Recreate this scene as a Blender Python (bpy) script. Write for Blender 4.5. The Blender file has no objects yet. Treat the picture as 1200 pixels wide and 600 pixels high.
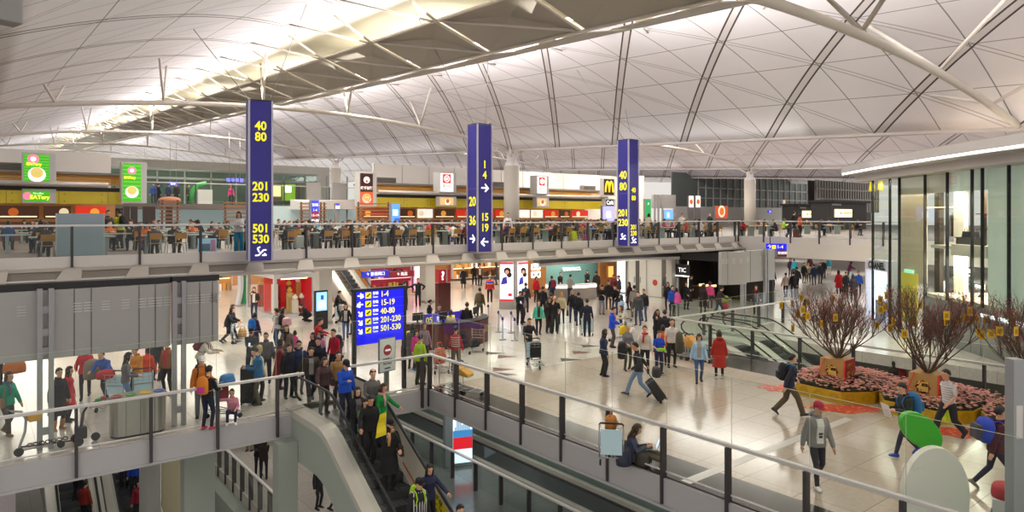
import bpy, math, random
from mathutils import Vector, Matrix, Euler
PI = math.pi
SC = bpy.context.scene
COL = SC.collection
rnd = random.Random(7)
EYE = 5.65
FOC = 795.0
HOR = 254.0
SA, CA = 0.621, 0.784
cam = bpy.data.cameras.new('camera')
cam.sensor_width = 36
cam.lens = 36 * FOC / 1200
cam.shift_y = -(300 - HOR) / 1200
cam.clip_end = 600
cam_o = bpy.data.objects.new('camera', cam)
cam_o.location = (0, 0, EYE)
cam_o.rotation_euler = (PI / 2, 0, -math.atan2(SA, CA))
COL.objects.link(cam_o)
SC.camera = cam_o
def ray(px, Y):
 X = (px - 600) / FOC * Y
 return (SA * Y + CA * X, CA * Y - SA * X)
def G(px, py, z=0.0):
 "place in the hall (u, v) of a spot of known height z seen at px, py"
 return ray(px, FOC * (EYE - z) / (py - HOR))
def on_v(px, v):
 t = (px - 600) / FOC
 Y = v / (CA - SA * t)
 return Y * (SA + CA * t)
def on_u(px, u):
 t = (px - 600) / FOC
 Y = u / (SA + CA * t)
 return Y * (CA - SA * t)
def depth(u, v): return SA * u + CA * v
def zat(py, u, v): return EYE - (py - HOR) * depth(u, v) / FOC
def lin(c):
 if isinstance(c, str):
  c = [int(c[i:i + 2], 16) / 255 for i in (0, 2, 4)]
 return tuple(((x + .055) / 1.055) ** 2.4 if x > .04045 else x / 12.92 for x in c) + (1,)
MATS = {}
def mat(name, col, rough=.6, metal=0., emit=0., ecol=None, noise=0., nscale=8., spec=.5, bump=0.):
 if name in MATS: return MATS[name]
 m = bpy.data.materials.new(name); m.use_nodes = True
 nt = m.node_tree; b = nt.nodes['Principled BSDF']
 c = lin(col)
 b.inputs['Base Color'].default_value = c
 b.inputs['Roughness'].default_value = rough
 b.inputs['Metallic'].default_value = metal
 b.inputs['Specular IOR Level'].default_value = spec
 if emit:
  b.inputs['Emission Color'].default_value = lin(ecol) if ecol else c
  b.inputs['Emission Strength'].default_value = emit
 if noise or bump:
  tc = nt.nodes.new('ShaderNodeTexCoord'); n = nt.nodes.new('ShaderNodeTexNoise')
  n.inputs['Scale'].default_value = nscale; n.inputs['Detail'].default_value = 5
  nt.links.new(tc.outputs['Object'], n.inputs['Vector'])
  if noise:
   mx = nt.nodes.new('ShaderNodeMix'); mx.data_type = 'RGBA'
   nt.links.new(n.outputs['Fac'], mx.inputs[0])
   mx.inputs[6].default_value = tuple(x * (1 - noise) for x in c[:3]) + (1,)
   mx.inputs[7].default_value = tuple(min(1, x * (1 + noise)) for x in c[:3]) + (1,)
   nt.links.new(mx.outputs[2], b.inputs['Base Color'])
  if bump:
   bp = nt.nodes.new('ShaderNodeBump'); bp.inputs['Strength'].default_value = bump; bp.inputs['Distance'].default_value = .02
   nt.links.new(n.outputs['Fac'], bp.inputs['Height']); nt.links.new(bp.outputs[0], b.inputs['Normal'])
 MATS[name] = m
 return m
def glass_mat(name, tint, refl=1.0, f0=1.45):
 m = bpy.data.materials.new(name); m.use_nodes = True
 nt = m.node_tree; nt.nodes.remove(nt.nodes['Principled BSDF'])
 out = nt.nodes['Material Output']
 t = nt.nodes.new('ShaderNodeBsdfTransparent'); t.inputs[0].default_value = lin(tint)
 g = nt.nodes.new('ShaderNodeBsdfGlossy'); g.inputs['Roughness'].default_value = .02
 fr = nt.nodes.new('ShaderNodeLayerWeight'); fr.inputs[0].default_value = .5
 pw = nt.nodes.new('ShaderNodeMath'); pw.operation = 'POWER'; pw.inputs[1].default_value = 5.
 mu = nt.nodes.new('ShaderNodeMath'); mu.operation = 'MULTIPLY_ADD'; mu.inputs[1].default_value = .8 * refl; mu.inputs[2].default_value = .03 * refl
 nt.links.new(fr.outputs['Facing'], pw.inputs[0])
 mx = nt.nodes.new('ShaderNodeMixShader')
 nt.links.new(pw.outputs[0], mu.inputs[0]); nt.links.new(mu.outputs[0], mx.inputs[0])
 nt.links.new(t.outputs[0], mx.inputs[1]); nt.links.new(g.outputs[0], mx.inputs[2]); nt.links.new(mx.outputs[0], out.inputs[0])
 MATS[name] = m
 return m
GLASS = glass_mat('clear glass', 'fafdfb', .75)
GLEDGE = mat('glass edge', 'b5b8a0', .3)
GLASS_G = glass_mat('greenish glass', 'c9ddd6', 1.0)
GLASS_S = glass_mat('shop glass', 'f1f7f4', 1.0)
STEEL = mat('brushed steel', 'a9a7a6', .38, .85)
RAILM = mat('satin rail metal', 'd3d0cd', .4, .15)
DARKPOST = mat('dark bronze post', '4a4548', .5, .4)
WHITEP = mat('white painted metal', 'dedad8', .5)
CREAM = mat('cream wall panel', 'd6cfc6', .6)
GREYP = mat('grey metal panel', 'a29f9d', .5, .2, noise=.05, nscale=1.5)
FASCIA = mat('light grey fascia', 'b4b2b3', .55)
BLACKM = mat('black metal', '1c1b1e', .5)
RUBBER = mat('black rubber', '17171a', .6)
BLUE = mat('sign blue', '2b2a86', .4)
YELLOW = mat('sign yellow', 'f7ec12', .5, emit=.35)
WHITEL = mat('sign white', 'f5f5f5', .5, emit=.3)
CONC = mat('greenish clad panel', 'a3aaa0', .55, noise=.04, nscale=2)
def fix_name(n): return n
def tag(o, label=None, cat=None, group=None, kind=None):
 if label: o['label'] = label
 if cat: o['category'] = cat
 if group: o['group'] = group
 if kind: o['kind'] = kind
 return o
def thing(name, label, cat, loc=(0, 0, 0), rz=0., group=None, parent=None):
 o = bpy.data.objects.new(name, None); COL.objects.link(o)
 o.empty_display_size = .2
 o.location = loc; o.rotation_euler = (0, 0, rz)
 return tag(o, label, cat, group)
class MB:
 def __init__(self): self.V = []; self.F = []; self.M = []; self.S = []
 def face(self, idx, m=0, s=False): self.F.append(idx); self.M.append(m); self.S.append(s)
 def quad(self, pts, m=0):
  b = len(self.V); self.V += [tuple(p) for p in pts]; self.face(list(range(b, b + len(pts))), m)
  return self
 def hexa(self, p, m=0):
  b = len(self.V); self.V += [tuple(q) for q in p]
  for f in ((0, 3, 2, 1), (4, 5, 6, 7), (0, 1, 5, 4), (1, 2, 6, 5), (2, 3, 7, 6), (3, 0, 4, 7)):
   self.face([b + i for i in f], m)
  return self
 def box(self, x0, x1, y0, y1, z0, z1, m=0):
  if x0 > x1: x0, x1 = x1, x0
  if y0 > y1: y0, y1 = y1, y0
  if z0 > z1: z0, z1 = z1, z0
  return self.hexa([(x0, y0, z0), (x1, y0, z0), (x1, y1, z0), (x0, y1, z0), (x0, y0, z1), (x1, y0, z1), (x1, y1, z1), (x0, y1, z1)], m)
 def bar(self, p0, p1, w, h, m=0, up=(0, 0, 1)):
  "rectangular bar from p0 to p1, w across, h along up"
  p0 = Vector(p0); p1 = Vector(p1); d = (p1 - p0).normalized(); up = Vector(up)
  x = d.cross(up)
  if x.length < 1e-4: x = d.cross(Vector((1, 0, 0)))
  x.normalize(); z = x.cross(d).normalized()
  x *= w / 2; z *= h / 2
  return self.hexa([p0 - x - z, p0 + x - z, p1 + x - z, p1 - x - z, p0 - x + z, p0 + x + z, p1 + x + z, p1 - x + z], m)
 def tube(self, pts, r, n=8, m=0, smooth=True, caps=True, closed=False, flat=1.0):
  pts = [Vector(p) for p in pts]; N = len(pts)
  rs = r if isinstance(r, (list, tuple)) else [r] * N
  b = len(self.V); prev = None
  for i, p in enumerate(pts):
   if closed: d = pts[(i + 1) % N] - pts[i - 1]
   else: d = pts[min(i + 1, N - 1)] - pts[max(i - 1, 0)]
   if d.length < 1e-9: d = Vector((0, 0, 1))
   d.normalize()
   if prev is None:
    x = d.cross(Vector((0, 0, 1)))
    if x.length < 1e-3: x = d.cross(Vector((0, 1, 0)))
   else: x = prev - d * prev.dot(d)
   x.normalize(); prev = x; y = d.cross(x)
   for k in range(n):
    a = 2 * PI * k / n
    self.V.append(tuple(p + x * (rs[i] * math.cos(a)) + y * (rs[i] * flat * math.sin(a))))
  for i in range(N if closed else N - 1):
   j = (i + 1) % N
   for k in range(n):
    k2 = (k + 1) % n
    self.face([b + i * n + k, b + i * n + k2, b + j * n + k2, b + j * n + k], m, smooth)
  if caps and not closed:
   self.face([b + k for k in range(n)][::-1], m); self.face([b + (N - 1) * n + k for k in range(n)], m)
  return self
 def cyl(self, p0, p1, r, n=12, m=0, r1=None): return self.tube([p0, p1], [r, r if r1 is None else r1], n, m)
 def lathe(self, prof, c=(0, 0, 0), n=20, m=0, sx=1., sy=1.):
  b = len(self.V); N = len(prof)
  for r, z in prof:
   for k in range(n):
    a = 2 * PI * k / n
    self.V.append((c[0] + r * sx * math.cos(a), c[1] + r * sy * math.sin(a), c[2] + z))
  for i in range(N - 1):
   for k in range(n):
    k2 = (k + 1) % n
    self.face([b + i * n + k, b + i * n + k2, b + (i + 1) * n + k2, b + (i + 1) * n + k], m, True)
  self.face([b + k for k in range(n)][::-1], m); self.face([b + (N - 1) * n + k for k in range(n)], m)
  return self
 def ball(self, c, rx, ry=None, rz=None, n=12, rings=8, m=0):
  ry = rx if ry is None else ry; rz = rx if rz is None else rz
  prof = [(max(1e-3, math.cos(-PI / 2 + PI * i / rings)), math.sin(-PI / 2 + PI * i / rings) * rz) for i in range(rings + 1)]
  return self.lathe(prof, c, n, m, rx, ry)
 def prism(self, poly, z0, z1, m=0, axis='z', off=(0, 0, 0)):
  "poly = [(a, b)] counter-clockwise, extruded along axis"
  def P(a, b, c):
   q = {'z': (a, b, c), 'y': (a, c, b), 'x': (c, a, b)}[axis]
   return (q[0] + off[0], q[1] + off[1], q[2] + off[2])
  n = len(poly); b = len(self.V)
  self.V += [P(a, c, z0) for a, c in poly] + [P(a, c, z1) for a, c in poly]
  self.face(list(range(b, b + n))[::-1], m); self.face(list(range(b + n, b + 2 * n)), m)
  for i in range(n):
   j = (i + 1) % n
   self.face([b + i, b + j, b + n + j, b + n + i], m)
  return self
 def mesh(self, name, mats):
  me = bpy.data.meshes.new(name); me.from_pydata(self.V, [], self.F)
  for m in (mats if isinstance(mats, (list, tuple)) else [mats]): me.materials.append(m)
  me.polygons.foreach_set('material_index', self.M); me.polygons.foreach_set('use_smooth', self.S)
  me.update()
  return me
 def build(self, name, mats, parent=None, loc=None, rot=None, kind=None, bevel=0):
  o = bpy.data.objects.new(name, self.mesh(name, mats)); COL.objects.link(o)
  if parent: o.parent = parent
  if loc is not None: o.location = loc
  if rot is not None: o.rotation_euler = rot
  if kind: o['kind'] = kind
  if bevel:
   b = o.modifiers.new('bevel', 'BEVEL'); b.width = bevel; b.segments = 2; b.limit_method = 'ANGLE'
  return o
def recalc(o):
 import bmesh
 b = bmesh.new(); b.from_mesh(o.data); bmesh.ops.recalc_face_normals(b, faces=b.faces); b.to_mesh(o.data); b.free()
 return o
_tc = {}
def text_obj(body, size, m, parent, loc, rot=(PI / 2, 0, 0), ax='CENTER', ay='CENTER', name='lettering', sx=1., bold=0., ext=.004):
 c = bpy.data.curves.new(name, 'FONT'); c.body = body; c.size = size; c.align_x = ax; c.align_y = ay
 c.extrude = ext; c.offset = bold; c.resolution_u = 3
 o = bpy.data.objects.new(name, c); COL.objects.link(o)
 dg = bpy.context.evaluated_depsgraph_get(); dg.update()
 me = bpy.data.meshes.new_from_object(o.evaluated_get(dg))
 bpy.data.objects.remove(o); bpy.data.curves.remove(c)
 me.materials.clear(); me.materials.append(m)
 o = bpy.data.objects.new(name, me); COL.objects.link(o)
 o.parent = parent; o.location = loc; o.rotation_euler = rot; o.scale = (sx, 1, 1)
 return o
def copy_tree(o, parent=None):
 c = o.copy(); COL.objects.link(c)
 if parent: c.parent = parent
 for ch in list(o.children): copy_tree(ch, c)
 return c
def struct(name, mb, mats, **k): return mb.build(name, mats, kind='structure', **k)
def area(name, loc, rot, sx, sy, power, col=(1, 1, 1), spread=PI):
 l = bpy.data.lights.new(name, 'AREA'); l.shape = 'RECTANGLE'; l.size = sx; l.size_y = sy; l.energy = power; l.color = col; l.spread = spread
 o = bpy.data.objects.new(name, l); o.location = loc; o.rotation_euler = rot; COL.objects.link(o)
 return o
# ================================================================ vaulted roof
def lift(v): return .0503 * v - (max(0., v - 140) / 100.) ** 2 * 2.6
def shell_z(u, v):
 a = (u % 36.0001) - 18
 return EYE + 3.54 + 5.1 * (1 - a * a / 324.) + lift(v)
def roof_material():
 m = bpy.data.materials.new('white roof shell'); m.use_nodes = True
 nt = m.node_tree; L = nt.links; N = nt.nodes; b = N['Principled BSDF']
 uv = N.new('ShaderNodeUVMap'); uv.uv_map = 'plan'
 sp = N.new('ShaderNodeSeparateXYZ'); L.new(uv.outputs[0], sp.inputs[0])
 def mth(op, a, b_=None, c=None):
  n = N.new('ShaderNodeMath'); n.operation = op
  for i, x in enumerate((a, b_, c)):
   if x is None: continue
   if isinstance(x, (int, float)): n.inputs[i].default_value = x
   else: L.new(x, n.inputs[i])
  return n.outputs[0]
 U, V = sp.outputs[0], sp.outputs[1]
 def dist(x, per, off):
  "distance to the nearest line of a family of spacing per"
  return mth('ABSOLUTE', mth('SUBTRACT', mth('MODULO', mth('ADD', mth('SUBTRACT', x, off), 6000 * per + per / 2), per), per / 2))
 def single(d, w): return mth('LESS_THAN', d, w)
 def double(d, g, w): return mth('LESS_THAN', mth('ABSOLUTE', mth('SUBTRACT', d, g)), w)
 umv = mth('SUBTRACT', U, V); upv = mth('ADD', U, V)
 d1 = dist(umv, 6, 8.5); d2 = dist(upv, 6, 3.5); du = dist(U, 3, 0); dv = dist(V, 3, .5)
 thin = mth('MAXIMUM', single(du, .022), single(dv, .026))
 dbl = mth('MAXIMUM', double(d1, .24, .055), mth('MULTIPLY', double(d2, .17, .035), .6))
 edge = mth('LESS_THAN', dist(U, 36, 0), .12)
 lines = mth('MAXIMUM', mth('MAXIMUM', mth('MULTIPLY', thin, .75), dbl), mth('MULTIPLY', edge, .3))
 tc = N.new('ShaderNodeTexNoise'); tc.inputs['Scale'].default_value = .7; tc.inputs['Detail'].default_value = 6
 L.new(uv.outputs[0], tc.inputs['Vector'])
 base = N.new('ShaderNodeMix'); base.data_type = 'RGBA'; L.new(tc.outputs['Fac'], base.inputs[0])
 base.inputs[6].default_value = lin('e2dee0'); base.inputs[7].default_value = lin('ece8e9')
 rib = N.new('ShaderNodeMix'); rib.data_type = 'RGBA'; L.new(mth('LESS_THAN', d1, .19), rib.inputs[0])
 L.new(base.outputs[2], rib.inputs[6]); rib.inputs[7].default_value = lin('d8d2d0')
 mx = N.new('ShaderNodeMix'); mx.data_type = 'RGBA'; L.new(lines, mx.inputs[0])
 L.new(rib.outputs[2], mx.inputs[6]); mx.inputs[7].default_value = lin('40342f')
 L.new(mx.outputs[2], b.inputs['Base Color'])
 b.inputs['Roughness'].default_value = .55
 bp = N.new('ShaderNodeBump'); bp.inputs['Strength'].default_value = .35; bp.inputs['Distance'].default_value = .05
 L.new(tc.outputs['Fac'], bp.inputs['Height']); L.new(bp.outputs[0], b.inputs['Normal'])
 return m
ROOF = roof_material()
SKYL = mat('skylight lining', 'efe9d2', .5)
TUBE = mat('white steel tube', 'd2cac0', .45)
REFL = mat('perforated reflector metal', 'a9a498', .45, .25)
def vault(name, u0, v0, v1, skylight):
 mb = MB(); nu, st = 36, 3.0
 nv = int((v1 - v0) / st)
 us = [u0 + 36 * i / nu for i in range(nu + 1)]
 plan = []
 for j in range(nv + 1):
  for u in us:
   v = v0 + st * j
   a = u - u0 - 18
   mb.V.append((u, v, EYE + 3.54 + 5.1 * (1 - a * a / 324.) + lift(v))); plan.append((u, v))
 for j in range(nv):
  for i in range(nu):
   b = j * (nu + 1) + i
   uc = us[i] - u0 + .5; vc = v0 + st * (j + .5)
   tri = abs(((vc - .5) / 6.0) % 1 - .5) * 2
   sky = abs(uc - 18) < 3.2 + 3.2 * tri
   mb.face([b, b + nu + 1, b + nu + 2, b + 1], 1 if (skylight and sky) else 0, True)
 o = struct(name, mb, [ROOF, SKYL])
 uvl = o.data.uv_layers.new(name='plan')
 for lp in o.data.loops: uvl.data[lp.index].uv = plan[lp.vertex_index]
 s = o.modifiers.new('thick', 'SOLIDIFY'); s.thickness = -.25; s.offset = -1
 return o
def hx(px): return px
V0, V1 = -26.5, 270.5
vaults = [vault('ceiling', 0, V0, V1, True), vault('ceiling', 36, V0, V1, True), vault('ceiling', 72, V0, V1, False), vault('ceiling', 108, V0, V1, False)]
for k, u in enumerate((36, 72, 108)):
 mb = MB()
 pts = [(u, v, EYE + 3.54 + lift(v) - .05) for v in range(-24, 271, 6)]
 for a, b in zip(pts, pts[1:]): mb.bar(a, b, .7, .35)
 struct('trim_%d' % (k + 1), mb, mat('gutter metal', 'c4bcb6', .5))
def reflector(uc, label):
 t = thing('roof_reflector', label, 'light reflector', (uc, 0, 0))
 def P(du, dz, v): return (du, v, EYE + dz + lift(v))
 wl = MB(); wr = MB(); st = MB()
 v = -11.5; k = 0
 while v < 260:
  k0, k1 = P(.1, 6.15, v + .14), P(.1, 6.15, v + 5.86)
  a, b, c, d = P(-2.6, 7.05, v + .14), P(-2.6, 7.05, v + 5.86), k0, k1
  m1 = P(-1.1, 7.0, v + 3)
  wl.quad([a, m1, c]); wl.quad([a, b, m1]); wl.quad([b, d, m1]); wl.quad([c, m1, d])
  e, f = P(3.1, 6.75, v + .25), P(3.1, 6.75, v + 5.75)
  g = P(.55, 6.2, v + .25)
  wr.quad([g, e, f]); wr.quad([g, f, P(1.4, 6.38, v + 5.75)])
  for du in (-2.6, 3.1):
   top = (du * 1.9, v, EYE + 3.54 + 5.1 * (1 - (du * 1.9) ** 2 / 324.) + lift(v) - .05)
   st.tube([P(du, 7.0, v), top], .06, 6)
   st.tube([P(du, 7.0, v), (du * 2.4, v + 3, EYE + 3.54 + 5.1 * (1 - (du * 2.4) ** 2 / 324.) + lift(v + 3) - .05)], .05, 6)
  st.tube([c, b], .06, 6); st.tube([c, a], .06, 6)
  st.tube([c, f], .045, 6)
  v += 6; k += 1
 o = wl.build('left_wing', REFL, t); s = o.modifiers.new('thick', 'SOLIDIFY'); s.thickness = .04
 o = wr.build('right_wing', REFL, t); s = o.modifiers.new('thick', 'SOLIDIFY'); s.thickness = .04
 ed = MB()
 for du, dz in ((-2.6, 7.1), (3.1, 6.8), (.1, 6.12)):
  ed.tube([P(du, dz, v) for v in range(-12, 261, 6)], .07, 6)
 ed.build('edge_tube', TUBE, t)
 st.build('hanger', TUBE, t)
 for v in range(-10, 250, 6):
  lamps = MB(); p = P(.9, 6.95, v); lamps.box(p[0] - .12, p[0] + .12, p[1] - 1.6, p[1] + 1.6, p[2], p[2] + .1)
  lamps.build('lamp_strip', mat('strip lamp', 'fff6dc', .5, emit=5), t)
 return t
reflector(18, 'long folded metal light reflector hung under the near vault crown')
reflector(54, 'long folded metal light reflector hung under the second vault crown')
def tie(u0, v, label, r=.15, cam=1.6):
 t = thing('roof_tie', label, 'roof tie', (u0, v, 0), group='curved roof ties')
 e = EYE + 3.54 + lift(v)
 f = lambda u: e - .1 + cam * (1 - ((u - 18) / 18.) ** 2)
 mb = MB(); mb.tube([(u, 0, f(u)) for u in [i * 1.5 for i in range(25)]], r, 10); mb.build('tube', TUBE, t)
 for u in (3.5, 9, 15, 21, 27, 32.5):
  for s in (-1, 1):
   uu = u + s * .8
   zz = EYE + 3.54 + 5.1 * (1 - (uu - 18) ** 2 / 324.) + lift(v + s * 3)
   if zz - f(u) < .6: continue
   mb = MB(); mb.tube([(u, 0, f(u) + r * .8), (uu, s * 3., zz - .03)], r * .5, 8); mb.build('strut', TUBE, t)
 return t
for v in (9.5, 45.5, 81.5, 117.5, 153.5):
 where = {9.5: 'above the boutique', 45.5: 'ending beside the middle blue pylon', 81.5: 'behind the 501 530 pylon', 117.5: 'third behind the 501 530 pylon', 153.5: 'farthest from the hall'}[v]
 tie(0, v, 'curved white tie tube of the near vault, ' + where)
for v in (45.5, 81.5):
 tie(36, v, 'curved white tie tube of the second vault, ' + ('at the column by the deck wing' if v < 50 else 'farther in'))
def column(u, v, r, label, z0=4.2):
 e = EYE + 3.4 + lift(v)
 t = thing('round_column', label, 'column', (u, v, z0), group='round white columns')
 H = e - z0
 mb = MB(); mb.lathe([(r, 0), (r, H - 1.35)], n=28); mb.build('shaft', mat('column cladding', 'cfc8bd', .5), t)
 mb = MB(); mb.lathe([(r * .98, H - 1.35), (r * .98, H - 1.3), (r * .86, H - 1.2), (r * .86, H - 1.05), (r * .6, H - 1.0), (r * .6, H - .35)], n=28); mb.build('capital', WHITEP, t)
 mb = MB()
 for a in range(4):
  q = a * PI / 2 + PI / 4; mb.tube([(.3 * math.cos(q), .3 * math.sin(q), H - .6), (1.3 * math.cos(q), 1.3 * math.sin(q), H + .1)], .09, 8)
 mb.build('bracket', TUBE, t)
 return t
column(36, 45.5, .66, 'tall round white column rising through the food court beside the middle blue pylon')
column(36, 81.5, .66, 'round white column behind the dark bowl noodle sign tower')
column(36, 153.5, .66, 'distant round white column above the glazed upper gallery')
column(72, 45.5, .66, 'round white column by the deck wing with the black video kiosks')
column(108, 81.5, .66, 'slim distant round column beyond the orange poster board')
column(72, 81.5, .66, 'round column rising behind the grey back panels of the far screens')
# ================================================================ floors, slabs, pits
def floor_material(name, c1, c2, tile, rough, joint):
 m = bpy.data.materials.new(name); m.use_nodes = True
 nt = m.node_tree; L = nt.links; N = nt.nodes; b = N['Principled BSDF']
 tc = N.new('ShaderNodeTexCoord')
 br = N.new('ShaderNodeTexBrick'); br.offset = 0; br.inputs['Scale'].default_value = 1
 br.inputs['Brick Width'].default_value = tile; br.inputs['Row Height'].default_value = tile
 br.inputs['Mortar Size'].default_value = .009; br.inputs['Mortar Smooth'].default_value = .1
 br.inputs['Color1'].default_value = lin(c1); br.inputs['Color2'].default_value = lin(c2); br.inputs['Mortar'].default_value = lin(joint)
 L.new(tc.outputs['Object'], br.inputs['Vector'])
 n = N.new('ShaderNodeTexNoise'); n.inputs['Scale'].default_value = 9; n.inputs['Detail'].default_value = 8
 L.new(tc.outputs['Object'], n.inputs['Vector'])
 mx = N.new('ShaderNodeMix'); mx.data_type = 'RGBA'; mx.blend_type = 'MULTIPLY'; mx.inputs[0].default_value = .3
 L.new(br.outputs['Color'], mx.inputs[6]); L.new(n.outputs['Fac'], mx.inputs[7])
 L.new(mx.outputs[2], b.inputs['Base Color'])
 b.inputs['Roughness'].default_value = rough
 b.inputs['Specular IOR Level'].default_value = .6
 return m
FLIGHT = floor_material('pale terrazzo tiles', 'dcd5cb', 'd8d0c6', 1.2, .17, 'b5aca2')
FBEIGE = floor_material('beige polished granite tiles', 'c9baab', 'bfb0a1', 1.2, .15, '8d8072')
FDARK = floor_material('dark granite border', '46403c', '413c38', 1.2, .14, '48423e')
FLOW = floor_material('grey green lower floor', '8f8f88', '8a8a84', 1.2, .16, '70706c')
mb = MB()
mb.box(-60, 130, 19.3, 130, -.45, 0, 0)
mb.box(12.9, 22.2, -12, 19.3, -.45, 0, 1); mb.box(11.8, 12.9, -12, 19.3, -.45, 0, 2); mb.box(22.2, 24.5, -12, 19.3, -.45, 0, 2)
mb.box(29.2, 130, -12, 19.3, -.45, 0, 0)
struct('floor', mb, [FLIGHT, FBEIGE, FDARK])
mb = MB(); mb.box(11.86, 19.2, 8.9, 9.15, 0, .004); struct('trim_4', mb, mat('metal expansion joint', 'd8d4d0', .35, .3))
mb = MB(); mb.box(8.1, 12.6, -14, 130, -5.4, -5, 0); mb.box(12.6, 130, -14, 130, -5.4, -5, 1); mb.box(-60, 8.1, 34.8, 130, -5.4, -5, 0); struct('floor_lower', mb, [floor_material('pale lower floor', 'c9c1b8', 'c4bcb2', 1.2, .15, 'a59d95'), floor_material('dark lower floor', '6f7674', '6a716f', 1.2, .16, '555b59')])
mb = MB(); mb.box(-60, 8.0, -14, 60, -10.4, -10); struct('floor_basement', mb, [FLOW])
mb = MB()
mb.box(-60, 7.25, 19.22, 19.3, -.62, -.03); mb.box(-60, 7.25, 19.17, 19.3, -.66, -.60)
mb.box(8.95, 11.8, 19.22, 19.3, -.62, -.03); mb.box(8.95, 11.84, 19.17, 19.3, -.66, -.60)
mb.box(11.72, 11.8, -12, 19.22, -.62, -.03); mb.box(11.67, 11.8, -12, 19.17, -.66, -.60)
mb.box(24.5, 24.58, -12, 19.3, -.62, -.03); mb.box(24.5, 29.2, 19.22, 19.3, -.62, -.03)
struct('trim_5', mb, FASCIA)
mb = MB(); mb.box(on_v(216, 21.4), on_v(252, 21.4), 21.4, 21.9, -10, -.45); struct('pillar', mb, CONC)
mb = MB(); mb.box(6.58, 7.13, 18.7, 19.15, -10, -.66); struct('pillar', mb, CONC)
mb = MB(); mb.lathe([(.34, -10), (.34, -.45)], c=(on_v(176, 26.6), 26.6, 0), n=24)
struct('pillar', mb, mat('grey round pillar', 'aaaaa4', .5))
mb = MB(); mb.box(-60, .9, 23.5, 24, -10, -.45); struct('wall_lower', mb, mat('mottled grey lower wall', '9c9394', .7, noise=.12, nscale=14))
mb = MB(); mb.box(on_v(190, 36.5), 8.0, 36.5, 36.7, -10, -.45); struct('wall_lower', mb, mat('cream lower wall', 'b9b08e', .6))
mb = MB(); mb.box(7.6, 8.1, 19.5, 33, -10, -5.4, 0); struct('wall_pit', mb, CONC)
# ================================================================ railings
def railing(name, label, p0, p1, posts, zb=0., top=1.1, glass_top=2.45, drop=.58, side=1, glass=True, cat='railing', low=True, pw=.06, rail_w=.08):
 "p0, p1 = (u, v) ends; posts = distances along; side = which way the slab lies"
 p0 = Vector(p0); p1 = Vector(p1); L = (p1 - p0).length
 t = thing(name, label, cat, (p0.x, p0.y, zb), math.atan2(p1.y - p0.y, p1.x - p0.x))
 mb = MB(); mb.box(0, L, -.055, .055, top - .035, top + .035); mb.build('handrail', RAILM, t, bevel=.012)
 if low:
  mb = MB(); mb.tube([(0, .03 * side, .1), (L, .03 * side, .1)], .02, 8); mb.build('lower_rail', RAILM, t)
 for d in posts:
  mb = MB(); mb.box(d - pw / 2, d + pw / 2, -.05 - .06 * (side > 0), .05 + .06 * (side < 0), -drop, top - .025); mb.build('post', DARKPOST, t)
 if glass:
  ds = sorted(set([0] + list(posts) + [L]))
  for a, b in zip(ds, ds[1:]):
   if b - a < .3: continue
   mb = MB(); mb.box(a + .012, b - .012, .06 * side, .06 * side + .014, .1, glass_top);
   if glass_top > 1.5: mb.box(a + .008, a + .013, .06 * side, .06 * side + .014, top + .03, glass_top, 1); mb.box(a + .012, b - .012, .06 * side, .06 * side + .014, glass_top, glass_top + .006, 1)
   mb.build('glass_panel', [GLASS, GLEDGE], t)
 return t
railing('glass_railing', 'long glass railing with dark posts above the pit beside the laptop user', (11.78, 19.25), (11.78, -2), [.05] + [1.62 * k for k in range(1, 13)], side=1)
railing('glass_railing', 'glass railing with dark posts in front of the recycling bins', (7.5, 19.22), (-8, 19.22), [.78 + 1.605 * k for k in range(0, 10)], side=-1)
railing('glass_railing', 'short glass railing below the no entry sign', (8.95, 19.22), (11.78, 19.22), [.08, 2.5], side=1)
railing('glass_railing', 'glass railing running behind the peach blossom trees', (24.52, 19.4), (24.52, -3), [.05] + [2.0 * k for k in range(1, 11)], side=-1, glass_top=1.7, pw=.07)
railing('glass_railing', 'glass railing closing the far end of the second escalator pit', (24.5, 19.4), (36.0, 19.4), [2.3 * k + .05 for k in range(6)], side=1, glass_top=1.7)
DECK = 4.2
mb = MB()
mb.box(-60, 41.4, 27.12, 130, 3.6, DECK, 0); mb.box(41.4, 130, 12, 130, 3.6, DECK, 0)
struct('floor_upper', mb, [floor_material('food court floor', '8d7f78', '867870', .6, .4, '6f635d')])
mb = MB()
mb.box(-60, 41.4, 27.0, 27.12, 3.93, 4.32); mb.box(41.28, 41.4, 12, 27.0, 3.93, 4.32)
struct('trim_6', mb, mat('deck upstand', 'd3cec8', .5))
mb = MB()
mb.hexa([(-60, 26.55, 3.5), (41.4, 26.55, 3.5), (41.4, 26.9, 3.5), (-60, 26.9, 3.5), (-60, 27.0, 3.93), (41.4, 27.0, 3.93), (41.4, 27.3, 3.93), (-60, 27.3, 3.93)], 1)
k = -60
while k < 41:
 a, b = k, k + .75
 mb.hexa([(a, 26.38, 3.5), (b, 26.38, 3.5), (b, 26.6, 3.5), (a, 26.6, 3.5), (a + .35, 26.93, 3.95), (b + .1, 26.93, 3.95), (b + .1, 27.05, 3.95), (a + .35, 27.05, 3.95)], 0)
 k += 2.0
mb.box(-60, 41.4, 26.36, 26.6, 3.44, 3.54, 0)
mb.box(-60, 41.4, 26.86, 27.05, 3.84, 3.95, 0)
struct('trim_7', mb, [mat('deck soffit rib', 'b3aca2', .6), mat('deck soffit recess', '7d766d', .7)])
mb = MB(); mb.box(41.25, 41.5, 12, 27, 3.0, 3.93); struct('trim_8', mb, mat('wing fascia', 'd2ccc2', .55))
mb = MB(); mb.box(-60, 41.3, 26.6, 80, 3.44, 3.6); mb.box(41.5, 130, 12, 130, 3.1, 3.6); struct('ceiling_lower', mb, mat('lower ceiling', 'd8d4ce', .7))
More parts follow.
